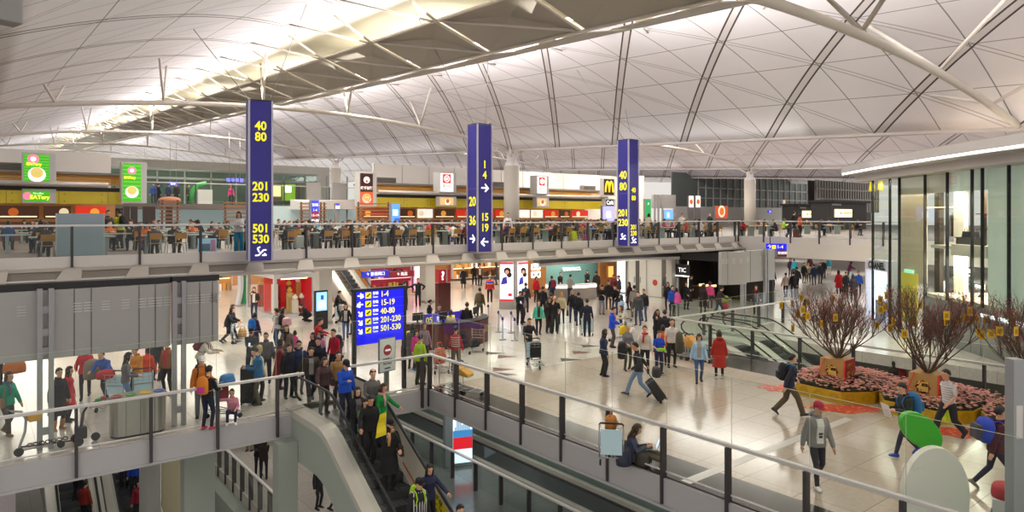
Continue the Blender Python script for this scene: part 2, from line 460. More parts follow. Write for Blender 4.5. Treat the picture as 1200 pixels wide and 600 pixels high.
railing('glass_railing', 'long glass railing along the edge of the food court deck', (-14, 27.06), (41.34, 27.06), [.4 + 2.02 * k for k in range(28)], zb=4.2, top=1.15, glass_top=1.13, drop=.26, side=1, low=False, pw=.07)
railing('glass_railing', 'glass railing on the deck wing in front of the black video kiosks', (41.34, 27.06), (41.34, 16.5), [.1 + 1.9 * k for k in range(6)], zb=4.2, top=1.15, glass_top=1.13, drop=.26, side=1, low=False, pw=.08)
mb = MB()
pts = [(25.5 + 16.2 * i / 18, 29.6 + 1.5 * math.sin(PI * i / 18) - 2.2 * i / 18) for i in range(19)]
for (a, b), (c, d) in zip(pts, pts[1:]):
 mb.hexa([(a, b, 2.95), (c, d, 2.95), (c, d + .6, 2.95), (a, b + .6, 2.95), (a, b, 3.44), (c, d, 3.44), (c, d + .6, 3.44), (a, b + .6, 3.44)], 0)
 mb.hexa([(a, b + .12, 2.75), (c, d + .12, 2.75), (c, d + .6, 2.75), (a, b + .6, 2.75), (a, b + .12, 2.95), (c, d + .12, 2.95), (c, d + .6, 2.95), (a, b + .6, 2.95)], 1)
struct('trim_9', mb, [BLACKM, WHITEP])
for px, py, w, lab in ((382, 380, .72, 'grey square column behind the blue advertising totem'), (504, 355, .75, 'grey square column beside the question mark sign'), (790, 351, .5, 'narrow white pillar beside the dark shop')):
 u, v = G(px, py)
 t = thing('square_column', lab, 'column', (u, v + w / 2, 0))
 mb = MB(); mb.box(-w / 2, w / 2, -w / 2, w / 2, .12, 3.44); mb.build('shaft', mat('column paint', 'b9b5ac', .5), t, bevel=.03)
 mb = MB(); mb.box(-w / 2 - .02, w / 2 + .02, -w / 2 - .02, w / 2 + .02, 0, .12); mb.build('plinth', STEEL, t)
# ================================================================ escalators
SLP = math.tan(math.radians(30))
STEPM = mat('escalator step', '55565a', .45, .5)
DECKM = mat('escalator deck metal', 'cbc6bb', .4, .15)
def esc_z(y):
 "height of the step line: y > 0 is the flat landing, y < 0 goes down"
 return 0. if y > .4 else (SLP * y if y < -.4 else -SLP * (.4 - y) ** 2 / 1.6)
def escalator(label, uc, v0, z0, drop, rz=0., right_mat=None, flat=2.6, w=1.0, group=None, side_mat=None, steps=True, sd=1.1):
 t = thing('escalator', label, 'escalator', (uc, v0, z0), rz, group)
 yb = -drop / SLP
 ys = [flat, flat * .5, 1.0, .6, .3, 0, -.3, -.6, -1.0] + [yb * k / 6 for k in range(1, 6)]
 ys += [yb + .6, yb + .1]
 def zz(y): return esc_z(y)
 end = yb - 1.6
 ys2 = ys + [yb - .4, end]
 def zl(y): return max(zz(y), -drop) if y < 0 else zz(y)
 if steps:
  k = 0; y = -.05
  n = int(drop / (.4 * SLP)) + 1
  for k in range(n):
   y = .25 - .4 * k; z = min(0, SLP * (y - .4) + .12)
   if z < -drop: break
   mb = MB(); mb.box(-w / 2, w / 2, y - .4, y, z - .06, z); mb.box(-w / 2, w / 2, y - .4, y - .38, z - .3, z - .06)
   for q in range(9): mb.box(-w / 2 + .06 + q * .108, -w / 2 + .075 + q * .108, y - .4, y - .01, z, z + .012)
   mb.build('step', STEPM, t)
 mb = MB(); mb.box(-w / 2, w / 2, .25, flat + .3, -.05, .0); mb.box(-w / 2, w / 2, end - .3, yb - .2, -drop - .05, -drop); mb.build('comb_plate', STEEL, t)
 for s in (-1, 1):
  x = s * (w / 2 + .15)
  path = [(x, flat - .35, .30), (x, flat - .1, .36), (x, flat + .08, .52), (x, flat + .1, .7), (x, flat - .02, .86), (x, flat - .3, .95)] + [(x, y, zl(y) + .95) for y in ys2 if y < flat - .4]
  path += [(x, end - .25, -drop + .86), (x, end - .32, -drop + .6)]
  mb = MB(); mb.tube(path, .045, 8, flat=.7); mb.build('handrail', RUBBER, t)
  mb = MB()
  yy = [y for y in ys2]
  for a, b in zip(yy, yy[1:]):
   mb.hexa([(x - .007, b, zl(b) + .1), (x + .007, b, zl(b) + .1), (x + .007, a, zl(a) + .1), (x - .007, a, zl(a) + .1),
                     (x - .007, b, zl(b) + .92), (x + .007, b, zl(b) + .92), (x + .007, a, zl(a) + .92), (x - .007, a, zl(a) + .92)])
  mb.build('balustrade', (right_mat if (s > 0 and right_mat) else GLASS), t)
  mb = MB()
  xi, xo = s * (w / 2 + .01), s * (w / 2 + .45)
  for a, b in zip(yy, yy[1:]):
   mb.hexa([(xi, b, zl(b) - .12), (xo, b, zl(b) - .12), (xo, a, zl(a) - .12), (xi, a, zl(a) - .12), (xi, b, zl(b) + .1), (xo, b, zl(b) + .06), (xo, a, zl(a) + .06), (xi, a, zl(a) + .1)])
  mb.build('deck', DECKM, t)
 mb = MB()
 xo = w / 2 + .45
 for a, b in zip(yy, yy[1:]):
  mb.hexa([(-xo + .02, b, zl(b) - sd), (xo - .02, b, zl(b) - sd), (xo - .02, a, zl(a) - sd), (-xo + .02, a, zl(a) - sd), (-xo + .02, b, zl(b) - .42), (xo - .02, b, zl(b) - .42), (xo - .02, a, zl(a) - .42), (-xo + .02, a, zl(a) - .42)])
  for s in (-1, 1):
   mb.box(0, 0, 0, 0, 0, 0) if False else None
   mb.hexa([(s * xo - .01, b, zl(b) - sd), (s * xo + .01, b, zl(b) - sd), (s * xo + .01, a, zl(a) - sd), (s * xo - .01, a, zl(a) - sd), (s * xo - .01, b, zl(b) - .12), (s * xo + .01, b, zl(b) - .12), (s * xo + .01, a, zl(a) - .12), (s * xo - .01, a, zl(a) - .12)])
 mb.build('truss_cladding', side_mat or CONC, t)
 return t
CREAMP = mat('cream balustrade panel', 'cfc7b6', .35)
E1 = escalator('crowded escalator going down into the pit with a yellow notice on its balustrade', 8.1, 17.1, 0, 5.0, right_mat=CREAMP, sd=1.25)
mb = MB()
x = .642
def slope_strip(y0, y1, a, b, m=0): mb.hexa([(x - .012, y1, esc_z(y1) + a), (x - .002, y1, esc_z(y1) + a), (x - .002, y0, esc_z(y0) + a), (x - .012, y0, esc_z(y0) + a), (x - .012, y1, esc_z(y1) + b), (x - .002, y1, esc_z(y1) + b), (x - .002, y0, esc_z(y0) + b), (x - .012, y0, esc_z(y0) + b)], m)
slope_strip(-2.6, -3.75, .34, .8, 0); slope_strip(-2.6, -3.75, .2, .32, 1); slope_strip(-1.5, -5.2, .1, .15, 2)
o = mb.build('safety_notice', [mat('notice yellow', 'f0d91c', .5), mat('notice green white', 'c4d7a0', .5), mat('orange edge', 'b5623a', .5)], E1)
ang = math.atan(SLP)
R = Matrix(((0, 0, -1), (-math.cos(ang), math.sin(ang), 0), (-math.sin(ang), -math.cos(ang), 0)))
for k, s in enumerate(('扶手梯', 'HOLD THE', 'HANDRAIL')):
 o = text_obj(s, .17 if k == 0 else .1, BLACKM, E1, (0, 0, 0), name='notice_lettering')
 yc = -3.17
 dx = Vector((0, -math.cos(ang), -math.sin(ang))); up = Vector((0, -math.sin(ang), math.cos(ang))); nz = Vector((-1, 0, 0))
 M = Matrix((dx, dx.cross(nz) * -1, nz)).transposed()
 o.rotation_euler = M.to_euler(); o.location = (x - .014, yc, esc_z(yc) + .7 - .15 * k)
 o.scale = (1, 1, 1)
WCLAD = mat('pale escalator cladding', 'c9c5bc', .5)
escalator('far escalator in the pit behind the trees, nearer the hall', 26.1, 16.9, 0, 5.0, group=None, side_mat=WCLAD)
escalator('far escalator in the pit behind the trees, on the boutique side', 28.03, 16.9, 0, 5.0, side_mat=WCLAD)
escalator('lower escalator beneath the deck beside the mottled wall', 3.15, 33.3, -5, 4.6, side_mat=STEEL)
escalator('lower escalator beneath the deck beside the round grey pillar', 5.1, 33.3, -5, 4.6, side_mat=STEEL)
uu, vv = G(425, 358)
escalator('escalator rising to the food court behind the blue gate board', uu, vv + 7.1, 4.2, 4.2, side_mat=GREYP)
railing('glass_railing', 'lower level glass railing in front of the moving walkway', (15.3, 33), (15.3, 8), [1.62 * k + .1 for k in range(15)], zb=-5, top=1.1, glass_top=1.05, drop=0, side=1, low=False, rail_w=.1)
railing('glass_railing', 'lower level railing with closely set dark posts under the deck', (8.1, 33.5), (8.1, 20), [1.05 * k + .1 for k in range(13)], zb=-5, top=1.1, glass_top=1.0, drop=.35, side=-1, low=False)
t = thing('moving_walkway', 'long moving walkway on the lower level with black handrails', 'moving walkway', (17.9, 20, -5))
mb = MB(); mb.box(-.6, .6, -14, 14, .02, .08); mb.build('belt', STEPM, t)
for s in (-1, 1):
 x = s * .85
 mb = MB(); mb.box(x - .1, x + .1, -14, 14, 0, .22); mb.build('skirt', DECKM, t)
 mb = MB(); mb.box(x - .008, x + .008, -13.8, 13.8, .22, .86); mb.build('balustrade', GLASS, t)
 mb = MB(); mb.tube([(x, -14, .5), (x, -14.15, .7), (x, -13.9, .9), (x, 13.9, .9), (x, 14.15, .7), (x, 14, .5)], .06, 8, flat=.7); mb.build('handrail', RUBBER, t)
mb = MB(); mb.box(19.2, 19.3, -14, 36, -5, -.45); struct('wall_back', mb, mat('green glass wall', '8f9a98', .25))
u, v = G(537, 545, -5)
t = thing('advertising_totem', 'lit advertising totem with a skyline picture on the lower level', 'advertising totem', (u, v, -5), -.35)
mb = MB(); mb.box(-.62, .6, -.2, .2, 0, 2.9); mb.build('housing', mat('totem grey', '8b9499', .4, .3), t, bevel=.02)
mb = MB(); mb.box(-.28, .56, -.225, -.2, .16, 2.75); mb.build('screen', mat('pale blue lit poster', 'd3e6f5', .4, emit=1.0), t)
mb = MB(); mb.box(-.28, .56, -.235, -.225, .75, 1.25, 0)
mb.box(-.28, .56, -.235, -.225, 1.25, 1.55, 1)
for k in range(9):
 a = -.2 + k * .075; mb.box(a, a + .05, -.235, -.225, 1.55, 1.7 + .35 * abs(math.sin(k * 2.3)), 2)
mb.build('poster_print', [mat('poster red', 'd8202c', .5, emit=.6), mat('poster sea blue', '3c86c4', .5, emit=.6), mat('poster towers', '6f9bb5', .5, emit=.4)], t)
# ================================================================ flight board backs
def board_back(label, u0, u1, v, seams, rz=0., posts=(), cap=True):
 t = thing('display_board', label, 'information board', (u0, v, 0), rz)
 W = u1 - u0
 mb = MB(); mb.box(0, W, 0, .3, 2.17, 3.85, 0); mb.build('casing', GREYP, t, bevel=.015)
 mb = MB()
 for s in seams: mb.box(s - .012, s + .012, -.006, .0, 2.17, 3.85)
 mb.build('panel_joint', mat('dark joint', '5d5a5a', .6), t)
 mb = MB(); es = [0] + list(seams) + [W]
 for a, b in zip(es, es[1:]):
  c = (a + b) / 2; w = min(.22, (b - a) * .3)
  for q in range(4):
   for d in (-1, 1):
    mb.box(c + d * w - .09, c + d * w + .09, -.012, 0, 3.48 - .07 * q, 3.495 - .07 * q)
 mb.build('vent_slot', mat('vent', 'c9c6c4', .5), t)
 if cap:
  mb = MB(); mb.box(-.05, W + .05, .1, .5, 3.86, 4.02); mb.build('top_cap', BLACKM, t)
 for p in posts:
  mb = MB(); mb.box(p - .17, p - .06, -.14, 0, 0, 3.9); mb.box(p + .06, p + .17, -.14, 0, 0, 3.9)
  for q in (.35, 2.3, 2.75, 3.3): mb.box(p - .06, p + .06, -.1, -.04, q, q + .18)
  mb.build('post', mat('board post', '9b999b', .45, .3), t)
 return t
v = 20.05
board_back('wide grey back of a flight board on twin steel posts, at the deck rail', -3.4, on_v(200, v), v, [1.1, 2.2, 3.1, 3.65, on_v(87, v) + 3.4, on_v(107, v) + 3.4, on_v(163, v) + 3.4, on_v(182, v) + 3.4], posts=[on_v(53, v) + 3.4])
board_back('narrow grey back of a flight board next to the wide one', on_v(203, v) , on_v(256, v), v, [on_v(218, v) - on_v(203, v), on_v(234, v) - on_v(203, v), on_v(249, v) - on_v(203, v)], posts=[on_v(209, v) - on_v(203, v)])
v = 20.4
board_back('grey back of a flight board standing by the second escalator pit', on_v(868, v), on_v(908, v), v, [.9], posts=[.12, 2.3], cap=False)
board_back('angled grey flight board back beside the dark shop', on_v(846, v), on_v(866, v), v, [.35], rz=-.35, cap=False)
# ================================================================ gate direction board
B0 = Vector((9.32, 19.66)); B1 = Vector((11.1, 19.75))
t = thing('gate_direction_board', 'blue lit board listing gates 1-4 to 501-530 beside the escalator', 'sign board', (B0.x, B0.y, 0), math.atan2(B1.y - B0.y, B1.x - B0.x))
W = (B1 - B0).length
SB = mat('lit sign blue', '1414e0', .4, emit=.75)
mb = MB()
mb.box(-.07, .02, -.05, .1, 0, 3.36); mb.box(W - .03, W + .06, -.05, .1, 0, 3.36); mb.box(-.07, W + .06, -.06, .12, 3.3, 3.38)
mb.build('frame', mat('charcoal frame', '35353c', .5, .4), t)
mb = MB(); mb.box(.02, W - .03, -.03, .08, 1.62, 3.3); mb.build('panel', SB, t)
mb = MB()
for k in range(5): mb.box(.02, W - .03, -.033, -.03, 3.3 - .275 * (k + 1) - .004, 3.3 - .275 * (k + 1) + .004)
mb.build('row_line', mat('row line', '4a4af0', .4, emit=.8), t)
YB = mat('pictogram yellow', 'f2e410', .5, emit=.7); WB = mat('lit white', 'ffffff', .5, emit=.9); YT = mat('lit yellow', 'fff23a', .5, emit=.9)
for k, (ar, s) in enumerate((('→', '1-4'), ('←', '15-19'), ('↘', '40-80'), ('↘', '201-230'), ('↘', '501-530'))):
 z = 3.3 - .275 * (k + .5)
 text_obj(ar, .24, WB, t, (.16, -.036, z), name='arrow', bold=.012)
 mb = MB(); mb.box(.34, .54, -.045, -.03, z - .095, z + .095, 0)
 mb.bar((.37, -.05, z - .03), (.51, -.05, z + .04), .012, .03, 1); mb.bar((.41, -.05, z - .05), (.47, -.05, z + .05), .012, .03, 1)
 mb.build('pictogram', [YB, BLACKM], t)
 text_obj('登機', .105, WB, t, (.7, -.036, z + .045)); text_obj('Gates', .08, WB, t, (.7, -.036, z - .065))
 text_obj(s, .265, YT, t, (.88, -.036, z), ax='LEFT', sx=.86, bold=.002)
u, v = G(457, 462)
t = thing('no_entry_stand', 'white no entry notice on a silver post beside the escalator', 'notice stand', (u, 19.55, 0), .25)
mb = MB(); mb.box(-.33, .33, -.03, .03, .7, 1.75); mb.build('panel', mat('notice white', 'f2f2f2', .4), t, bevel=.02)
mb = MB(); mb.box(-.35, .35, -.025, .025, .68, 1.77); mb.build('frame', STEEL, t)
mb = MB(); mb.box(-.08, .08, -.02, .06, 0, .7); mb.box(-.25, .25, -.2, .25, 0, .03); mb.build('post', STEEL, t)
mb = MB(); mb.cyl((0, -.03, 1.38), (0, -.04, 1.38), .17, 28, 0); mb.cyl((0, -.04, 1.38), (0, -.045, 1.38), .135, 28, 0); mb.box(-.11, .11, -.05, -.04, 1.35, 1.41, 1)
mb.build('no_entry_symbol', [mat('prohibition red', 'b0242e', .5), WHITEL], t)
text_obj('不准進入', .1, BLACKM, t, (0, -.034, 1.08)); text_obj('No Entry', .09, BLACKM, t, (0, -.034, .95))
mb = MB(); mb.box(-.12, .12, -.036, -.03, .78, .82); mb.build('stripe', BLUE, t)
# ================================================================ hanging blue pylons
PYB = mat('pylon blue', '302b8c', .35)
PYT = mat('pylon yellow', 'f6ee20', .5, emit=.5)
def pylon(label, px, v, rz, front, left, fs=1.0):
 u = on_v(px, v); s = .41
 t = thing('gate_pylon', label, 'hanging sign', (u, v, 4.0), rz)
 mb = MB(); mb.box(-s, s, -s, s, 0, 6.0); mb.build('body', PYB, t, bevel=.02)
 mb = MB()
 for x in (-1, 1):
  for y in (-1, 1): mb.box(x * s - .035, x * s + .035, y * s - .035, y * s + .035, -.02, 6.02)
 mb.build('corner_strip', mat('pylon corner', 'b9b7c8', .4, .5), t)
 mb = MB(); mb.box(-s, s, -s, s, 6.0, 6.05)
 mb.build('top_plate', mat('dark top plate', '2a2a33', .5), t)
 mb = MB(); mb.box(-s, s, -s - .008, -s, 2.96, 2.98); mb.box(-s - .008, -s, -s, s, 2.96, 2.98); mb.build('seam', mat('pylon seam', '6c68b8', .4), t)
 for x in (-1, 1):
  top = shell_z(u + x * 3, v) - 4.0 + .0
  mb = MB(); mb.tube([(x * s * .8, 0, 6.02), (x * 2.2, 2.2, top - .1)], .016, 5); mb.build('cable', STEEL, t)
 for (txt, z, sz, face) in [(a, b, c, 'f') for a, b, c in front] + [(a, b, c, 'l') for a, b, c in left]:
  m = PYT if txt[0].isdigit() or txt == '-' else WB
  if face == 'f': text_obj(txt, sz, m, t, (0, -s - .012, z), (PI / 2, 0, 0), bold=.012, sx=.9)
  else: text_obj(txt, sz, m, t, (-s - .012, 0, z), (PI / 2, 0, -PI / 2), bold=.012, sx=.9)
 for face, z in (('f', .52), ('l', .52)):
  if not label.endswith('530'): continue
 return t
def escalator_mark(t, z, face, s=.41):
 mb = MB()
 def P(a, b): return (a, -s - .014, z + b) if face == 'f' else (-s - .014, -a, z + b)
 for a, b in (((-.2, -.12), (-.08, -.12)), ((-.08, -.12), (.1, .08)), ((.1, .08), (.2, .08)), ((-.05, .0), (-.12, .14)), ((-.12, .14), (-.02, .2)), ((.05, -.12), (.2, -.12)), ((.2, -.12), (.12, -.05))):
  mb.tube([P(*a), P(*b)], .028, 6)
 mb.build('escalator_symbol', WB, t)
P1 = pylon('hanging blue pylon showing gates 40 80, 201 230 and 501 530', 304, 26.25, -.2, [('40', 5.05, .46), ('80', 4.78 - .14, .46), ('201', 2.78, .44), ('230', 2.36, .44), ('501', 1.2, .44), ('530', .8, .44)], [])
escalator_mark(P1, .32, 'f')
P2 = pylon('hanging blue pylon showing 1 4, 15 19 and 20 36 with arrows', 562, 26.3, 0, [('1', 4.1, .5), ('4', 3.6, .5), ('→', 3.0, .6), ('15', 1.62, .5), ('19', 1.12, .5), ('←', .45, .6)], [('20', 2.35, .62), ('36', 1.45, .62), ('→', .6, .62)])
P3 = pylon('hanging blue pylon showing 40 80 and 201 230 on both faces', 736, 26.3, 0, [('40', 3.15, .38), ('80', 2.7, .38), ('201', 1.05, .38), ('230', .7, .38)], [('40', 4.0, .62), ('80', 3.35, .62), ('201', 1.85, .55), ('230', 1.3, .55)])
escalator_mark(P3, .5, 'l'); escalator_mark(P3, .3, 'f')
# ================================================================ digital totem, question sign, info counter, ad pillars
u, v = G(376, 386)
t = thing('digital_totem', 'black digital totem with a glowing blue screen by the square column', 'digital totem', (u, v, 0), .1)
mb = MB(); mb.box(-.36, .36, -.08, .08, 0, 1.95); mb.build('housing', BLACKM, t, bevel=.02)
mb = MB(); mb.box(-.29, .29, -.09, -.08, .95, 1.87, 0); mb.build('screen', mat('screen blue', '7fb0ff', .3, emit=1.6), t)
mb = MB(); mb.box(-.18, .2, -.1, -.09, 1.05, 1.42, 0); mb.box(-.05, .1, -.1, -.09, 1.5, 1.72, 1); mb.build('screen_picture', [mat('screen white', 'e8f4ff', .3, emit=1.6), mat('screen navy', '2b4a9a', .3, emit=.8)], t)
u, v = G(519, 366)
t = thing('information_pillar', 'maroon information pillar topped by a red question mark box', 'information sign', (u, v, 0))
mb = MB(); mb.box(-.42, .42, -.2, .2, 0, 1.75); mb.build('pillar', mat('maroon gloss', '4a1417', .2), t, bevel=.02)
mb = MB(); mb.box(-.4, .4, -.2, .2, 1.78, 2.55); mb.build('sign_box', mat('question red', '8e1320', .4, emit=.35), t)
mb = MB(); mb.box(.1, .18, -.21, -.2, 1.78, 2.55); mb.build('grey_band', GREYP, t)
text_obj('?', .7, WB, t, (-.14, -.21, 2.16), bold=.02)
MAROON = mat('maroon counter', '5a1a1c', .3)
GOLD = mat('gold print', 'c9a23c', .4, .4)
a0 = G(557, 402); a1 = G(573, 398)
t = thing('service_counter', 'maroon service counter with gold numerals near the queue posts', 'counter', (a0[0], a0[1], 0), -.1)
mb = MB()
arc = [(-3.4, .2), (-2.2, -.5), (-1.0, -.75), (.0, -.4), (.75, .15), (1.1, .9)]
for (x, y), (x2, y2) in zip(arc, arc[1:]):
 mb.hexa([(x, y, .0), (x2, y2, 0), (x2, y2 + .12, 0), (x, y + .12, 0), (x, y, 1.05), (x2, y2, 1.05), (x2, y2 + .12, 1.05), (x, y + .12, 1.05)])
mb.build('front', MAROON, t)
mb = MB()
for (x, y), (x2, y2) in zip(arc, arc[1:]):
 mb.hexa([(x, y - .06, 1.05), (x2, y2 - .06, 1.05), (x2, y2 + .6, 1.05), (x, y + .6, 1.05), (x, y - .06, 1.1), (x2, y2 - .06, 1.1), (x2, y2 + .6, 1.1), (x, y + .6, 1.1)])
mb.build('worktop', BLACKM, t)
text_obj('20', .42, GOLD, t, (.42, -.2, .62), (PI / 2, 0, .62))
for k, (x, y) in enumerate(((-2.7, .45), (-1.7, .0), (.35, .5))):
 m = thing('monitor', 'black desk monitor on the maroon counter, ' + ('by the pillar end', 'at its middle', 'by the gold numerals')[k], 'monitor', (a0[0] + x, a0[1] + y, 1.1), .3 * k)
 mb = MB(); mb.box(-.25, .25, -.02, .02, .12, .44); mb.build('screen', mat('monitor black', '141519', .3), m)
 mb = MB(); mb.box(-.03, .03, -.01, .03, .02, .14); mb.box(-.12, .12, -.08, .1, 0, .02); mb.build('stand', BLACKM, m)
u, v = G(519, 402)
t = thing('advert_desk', 'glass fronted desk with a purple blue poster numbered 05', 'desk', (u, v, 0))
mb = MB(); mb.box(-1.0, 1.0, 0, .06, .25, 1.35); mb.build('poster', mat('poster purple', '4a37b8', .4, emit=.35), t)
mb = MB(); mb.box(-1.0, 1.0, -.01, .0, .25, .7); mb.build('poster_lower_band', mat('poster dark', '3b3550', .4), t)  # darker band across the lower part of the poster
mb = MB(); mb.box(-1.03, -.98, -.03, .09, 0, 1.4); mb.box(.98, 1.03, -.03, .09, 0, 1.4); mb.build('leg', STEEL, t)
text_obj('05', .36, PYT, t, (-.72, -.02, 1.08)); text_obj('登機', .2, WB, t, (-.15, -.02, 1.12)); text_obj('Gate', .14, WB, t, (-.15, -.02, .95))
mb = MB(); mb.box(.2, .62, -.02, 0, 1.0, 1.2); mb.build('yellow_patch', YB, t)
def woman_ad(t, x0, x1, y, z0, z1):
 w = x1 - x0; h = z1 - z0
 mb = MB()
 mb.box(x0, x1, y - .012, y, z1 - .12, z1, 0); mb.box(x0, x1, y - .012, y, z0, z0 + .12, 0)
 c = x0 + w * .55
 mb.cyl((c, y - .002, z0 + h * .78), (c, y - .014, z0 + h * .78), w * .27, 20, 1)
 mb.cyl((c + w * .14, y - .002, z0 + h * .68), (c + w * .14, y - .014, z0 + h * .68), w * .2, 20, 1)
 mb.cyl((c - w * .02, y - .004, z0 + h * .75), (c - w * .02, y - .018, z0 + h * .75), w * .15, 20, 2)
 mb.prism([(x0 + w * .05, z0 + h * .42), (x0 + w * .55, z0 + h * .45), (x0 + w * .5, z0 + h * .64), (x0 + w * .2, z0 + h * .6)][::1], y - .016, y - .004, 3, 'y')
 mb.prism([(x0 + w * .5, z0 + h * .36), (x0 + w * .95, z0 + h * .4), (x0 + w * .85, z0 + h * .62), (x0 + w * .55, z0 + h * .6)], y - .014, y - .003, 4, 'y')
 mb.box(x0 + w * .1, x1 - w * .1, y - .012, y, z0 + h * .28, z0 + h * .285, 5); mb.box(x0 + w * .6, x1 - w * .1, y - .012, y, z0 + h * .12, z0 + h * .2, 0)
 o = mb.build('advert_print', [mat('advert red', 'd22438', .5, emit=.5), mat('advert hair', '241a18', .6), mat('advert skin', 'c98f6c', .6, emit=.3), mat('advert purple', '3a2f9c', .5, emit=.3), mat('advert white', 'f4efe8', .5, emit=.5), mat('advert grey', '8a8a90', .5)], t)
 recalc(o)
LITW = mat('lit white poster', 'e4eefc', .4, emit=1.3)
for k, px in enumerate((594, 611)):
 u, v = G(px, 362)
 t = thing('poster_pillar', ('glowing poster panel of a curly haired woman, the one nearer the food court escalator', 'glowing poster panel of a curly haired woman, the one nearer the jewellery counter')[k], 'advertising pillar', (u, v, 0), -.75 if k == 0 else .0)
 w = .47 if k == 0 else .44
 mb = MB(); mb.box(-w, w, -.12, .12, 0, 3.0); mb.build('housing', GREYP, t, bevel=.02)
 mb = MB(); mb.box(-w + .06, w - .06, -.14, -.12, .5, 2.86); mb.build('screen', LITW, t)
 woman_ad(t, -w + .06, w - .06, -.142, .5, 2.86)
prev = None
for k, (px, py) in enumerate(((584, 389), (589, 398), (599, 390), (603, 399), (572, 380))):
 u, v = G(px, py)
 t = thing('queue_post', ['silver queue post by the gold numeral counter, nearest that counter', 'front silver queue post of the pair by the man with a cart', 'silver queue post just behind the front pair', 'silver queue post nearest the man in black pushing a cart', 'silver queue post behind the others by the counter bend'][k], 'queue post', (u, v, 0), 0, 'silver queue posts')
 mb = MB(); mb.lathe([(.17, 0), (.17, .02), (.04, .05), (.033, .06), (.033, .92)], n=14); mb.build('pole', STEEL, t)
 mb = MB(); mb.lathe([(.05, .9), (.055, .92), (.055, 1.02), (.03, 1.04)], n=14); mb.build('belt_head', mat('belt blue', '2b3f8c', .5), t)
 if prev is not None and k in (1, 3):
  p = Vector(prev) - Vector((u, v)); mb = MB(); mb.bar((0, 0, .96), (p.x, p.y, .96), .01, .05); mb.build('belt', mat('belt blue', '2b3f8c', .5), t)
 prev = (u, v)
# ================================================================ shops under the deck
def lit(name, col, e): return mat(name, col, .5, emit=e)
WOODL = mat('warm wood wall', 'b5763a', .5, noise=.15, nscale=3)
mb = MB(); mb.box(-20, 22, 58, 58.3, 0, 3.28); struct('wall_back', mb, mat('warm back wall', 'b9855a', .6))
mb = MB(); mb.box(22, 40, 50.4, 50.7, 0, 3.28); struct('wall_back', mb, WOODL)
def shelf_wall(label, px0, px1, v, z0, z1, back, glow, items, n, rows, seed, name='display_shelf', cat='shop display'):
 r = random.Random(seed); u0, u1 = on_v(px0, v), on_v(px1, v)
 t = thing(name, label, cat, (u0, v, 0)); W = u1 - u0
 mb = MB(); mb.box(0, W, .3, .4, z0, z1); mb.build('back_panel', back, t)
 mb = MB()
 for q in range(rows + 1): mb.box(0, W, 0, .3, z0 + (z1 - z0) * q / rows - .02, z0 + (z1 - z0) * q / rows + .02)
 for x in (0, W): mb.box(x - .03, x + .03, 0, .3, z0, z1)
 mb.build('shelf', WHITEP, t)
 mb = MB()
 for q in range(rows): mb.box(.1, W - .1, .26, .29, z0 + (z1 - z0) * (q + 1) / rows - .07, z0 + (z1 - z0) * (q + 1) / rows - .03)
 mb.build('shelf_lamp', glow, t)
 mb = MB()
 for q in range(rows):
  x = .1
  while x < W - .2:
   w = r.uniform(.08, .3); h = r.uniform(.3, .75) * (z1 - z0) / rows
   mb.box(x, x + w, .05, .22, z0 + (z1 - z0) * q / rows + .02, z0 + (z1 - z0) * q / rows + h, r.randrange(len(items))); x += w + r.uniform(.02, .12)
 o = mb.build('goods', items, t); o['kind'] = 'stuff'
 return t
REDS = [mat('goods red', 'b01828', .5, emit=.15), mat('goods pink', 'e88aa0', .5, emit=.25), mat('goods white', 'f0e6e0', .5, emit=.3), mat('goods gold', 'c59a3c', .4), mat('goods dark', '3a2020', .5)]
WARMS = [mat('goods amber', 'd89a4a', .5, emit=.25), mat('goods tan', 'c7a26e', .5), mat('goods white', 'f0e6e0', .5), mat('goods brown', '5b3720', .5)]
PINKG = lit('pink glow', 'ffb4c8', 2.2); WARMG = lit('warm glow', 'ffd9a0', 4.0); WHITEG = lit('white glow', 'ffffff', 3.0)
shelf_wall('pink and red lit shop shelves behind the small hanging direction signs', 434, 484, 44, .3, 3.0, mat('shop red back', '9c2a3c', .6, emit=.2), PINKG, REDS, 20, 3, 1)
shelf_wall('warm lit wooden shop shelves at the far end of the hall', 531, 592, 49.8, .2, 2.9, mat('shop wood back', 'a5672c', .6, emit=.12), WARMG, WARMS, 20, 3, 2)
shelf_wall('warm lit shop shelves seen past the flight board backs', 256, 272, 54, 0, 3.0, mat('shop amber back', 'c98c4c', .6, emit=.25), WARMG, WARMS, 20, 3, 3)
shelf_wall('pink lit shop shelves above the flight board backs', 160, 190, 44, .2, 3.1, mat('shop pink back', 'd66a9a', .6, emit=.5), PINKG, REDS, 20, 3, 4)
for k, (a, b) in enumerate(((484, 497),)):
 v = 42.5; u0, u1 = on_v(a, v), on_v(b, v)
 t = thing('light_box', 'bright pink light panel on the shop front beside the square column', 'light panel', (u0, v, 0))
 mb = MB(); mb.box(0, u1 - u0, 0, .15, .2, 3.1); mb.build('frame', mat('panel frame', '8c4a58', .5), t)
 mb = MB(); mb.box(.06, u1 - u0 - .06, -.02, 0, .3, 3.0); mb.build('panel', lit('pink panel', 'ff9cb4', 1.1), t)
 mb = MB(); mb.box(.2, u1 - u0 - .3, -.03, -.02, 1.2, 2.4, 0); mb.box(.35, u1 - u0 - .2, -.03, -.02, .5, 1.1, 1); mb.build('picture', [lit('pale picture', 'ffe6ea', 1.0), lit('rose picture', 'e0506c', .6)], t)
v = 33.5
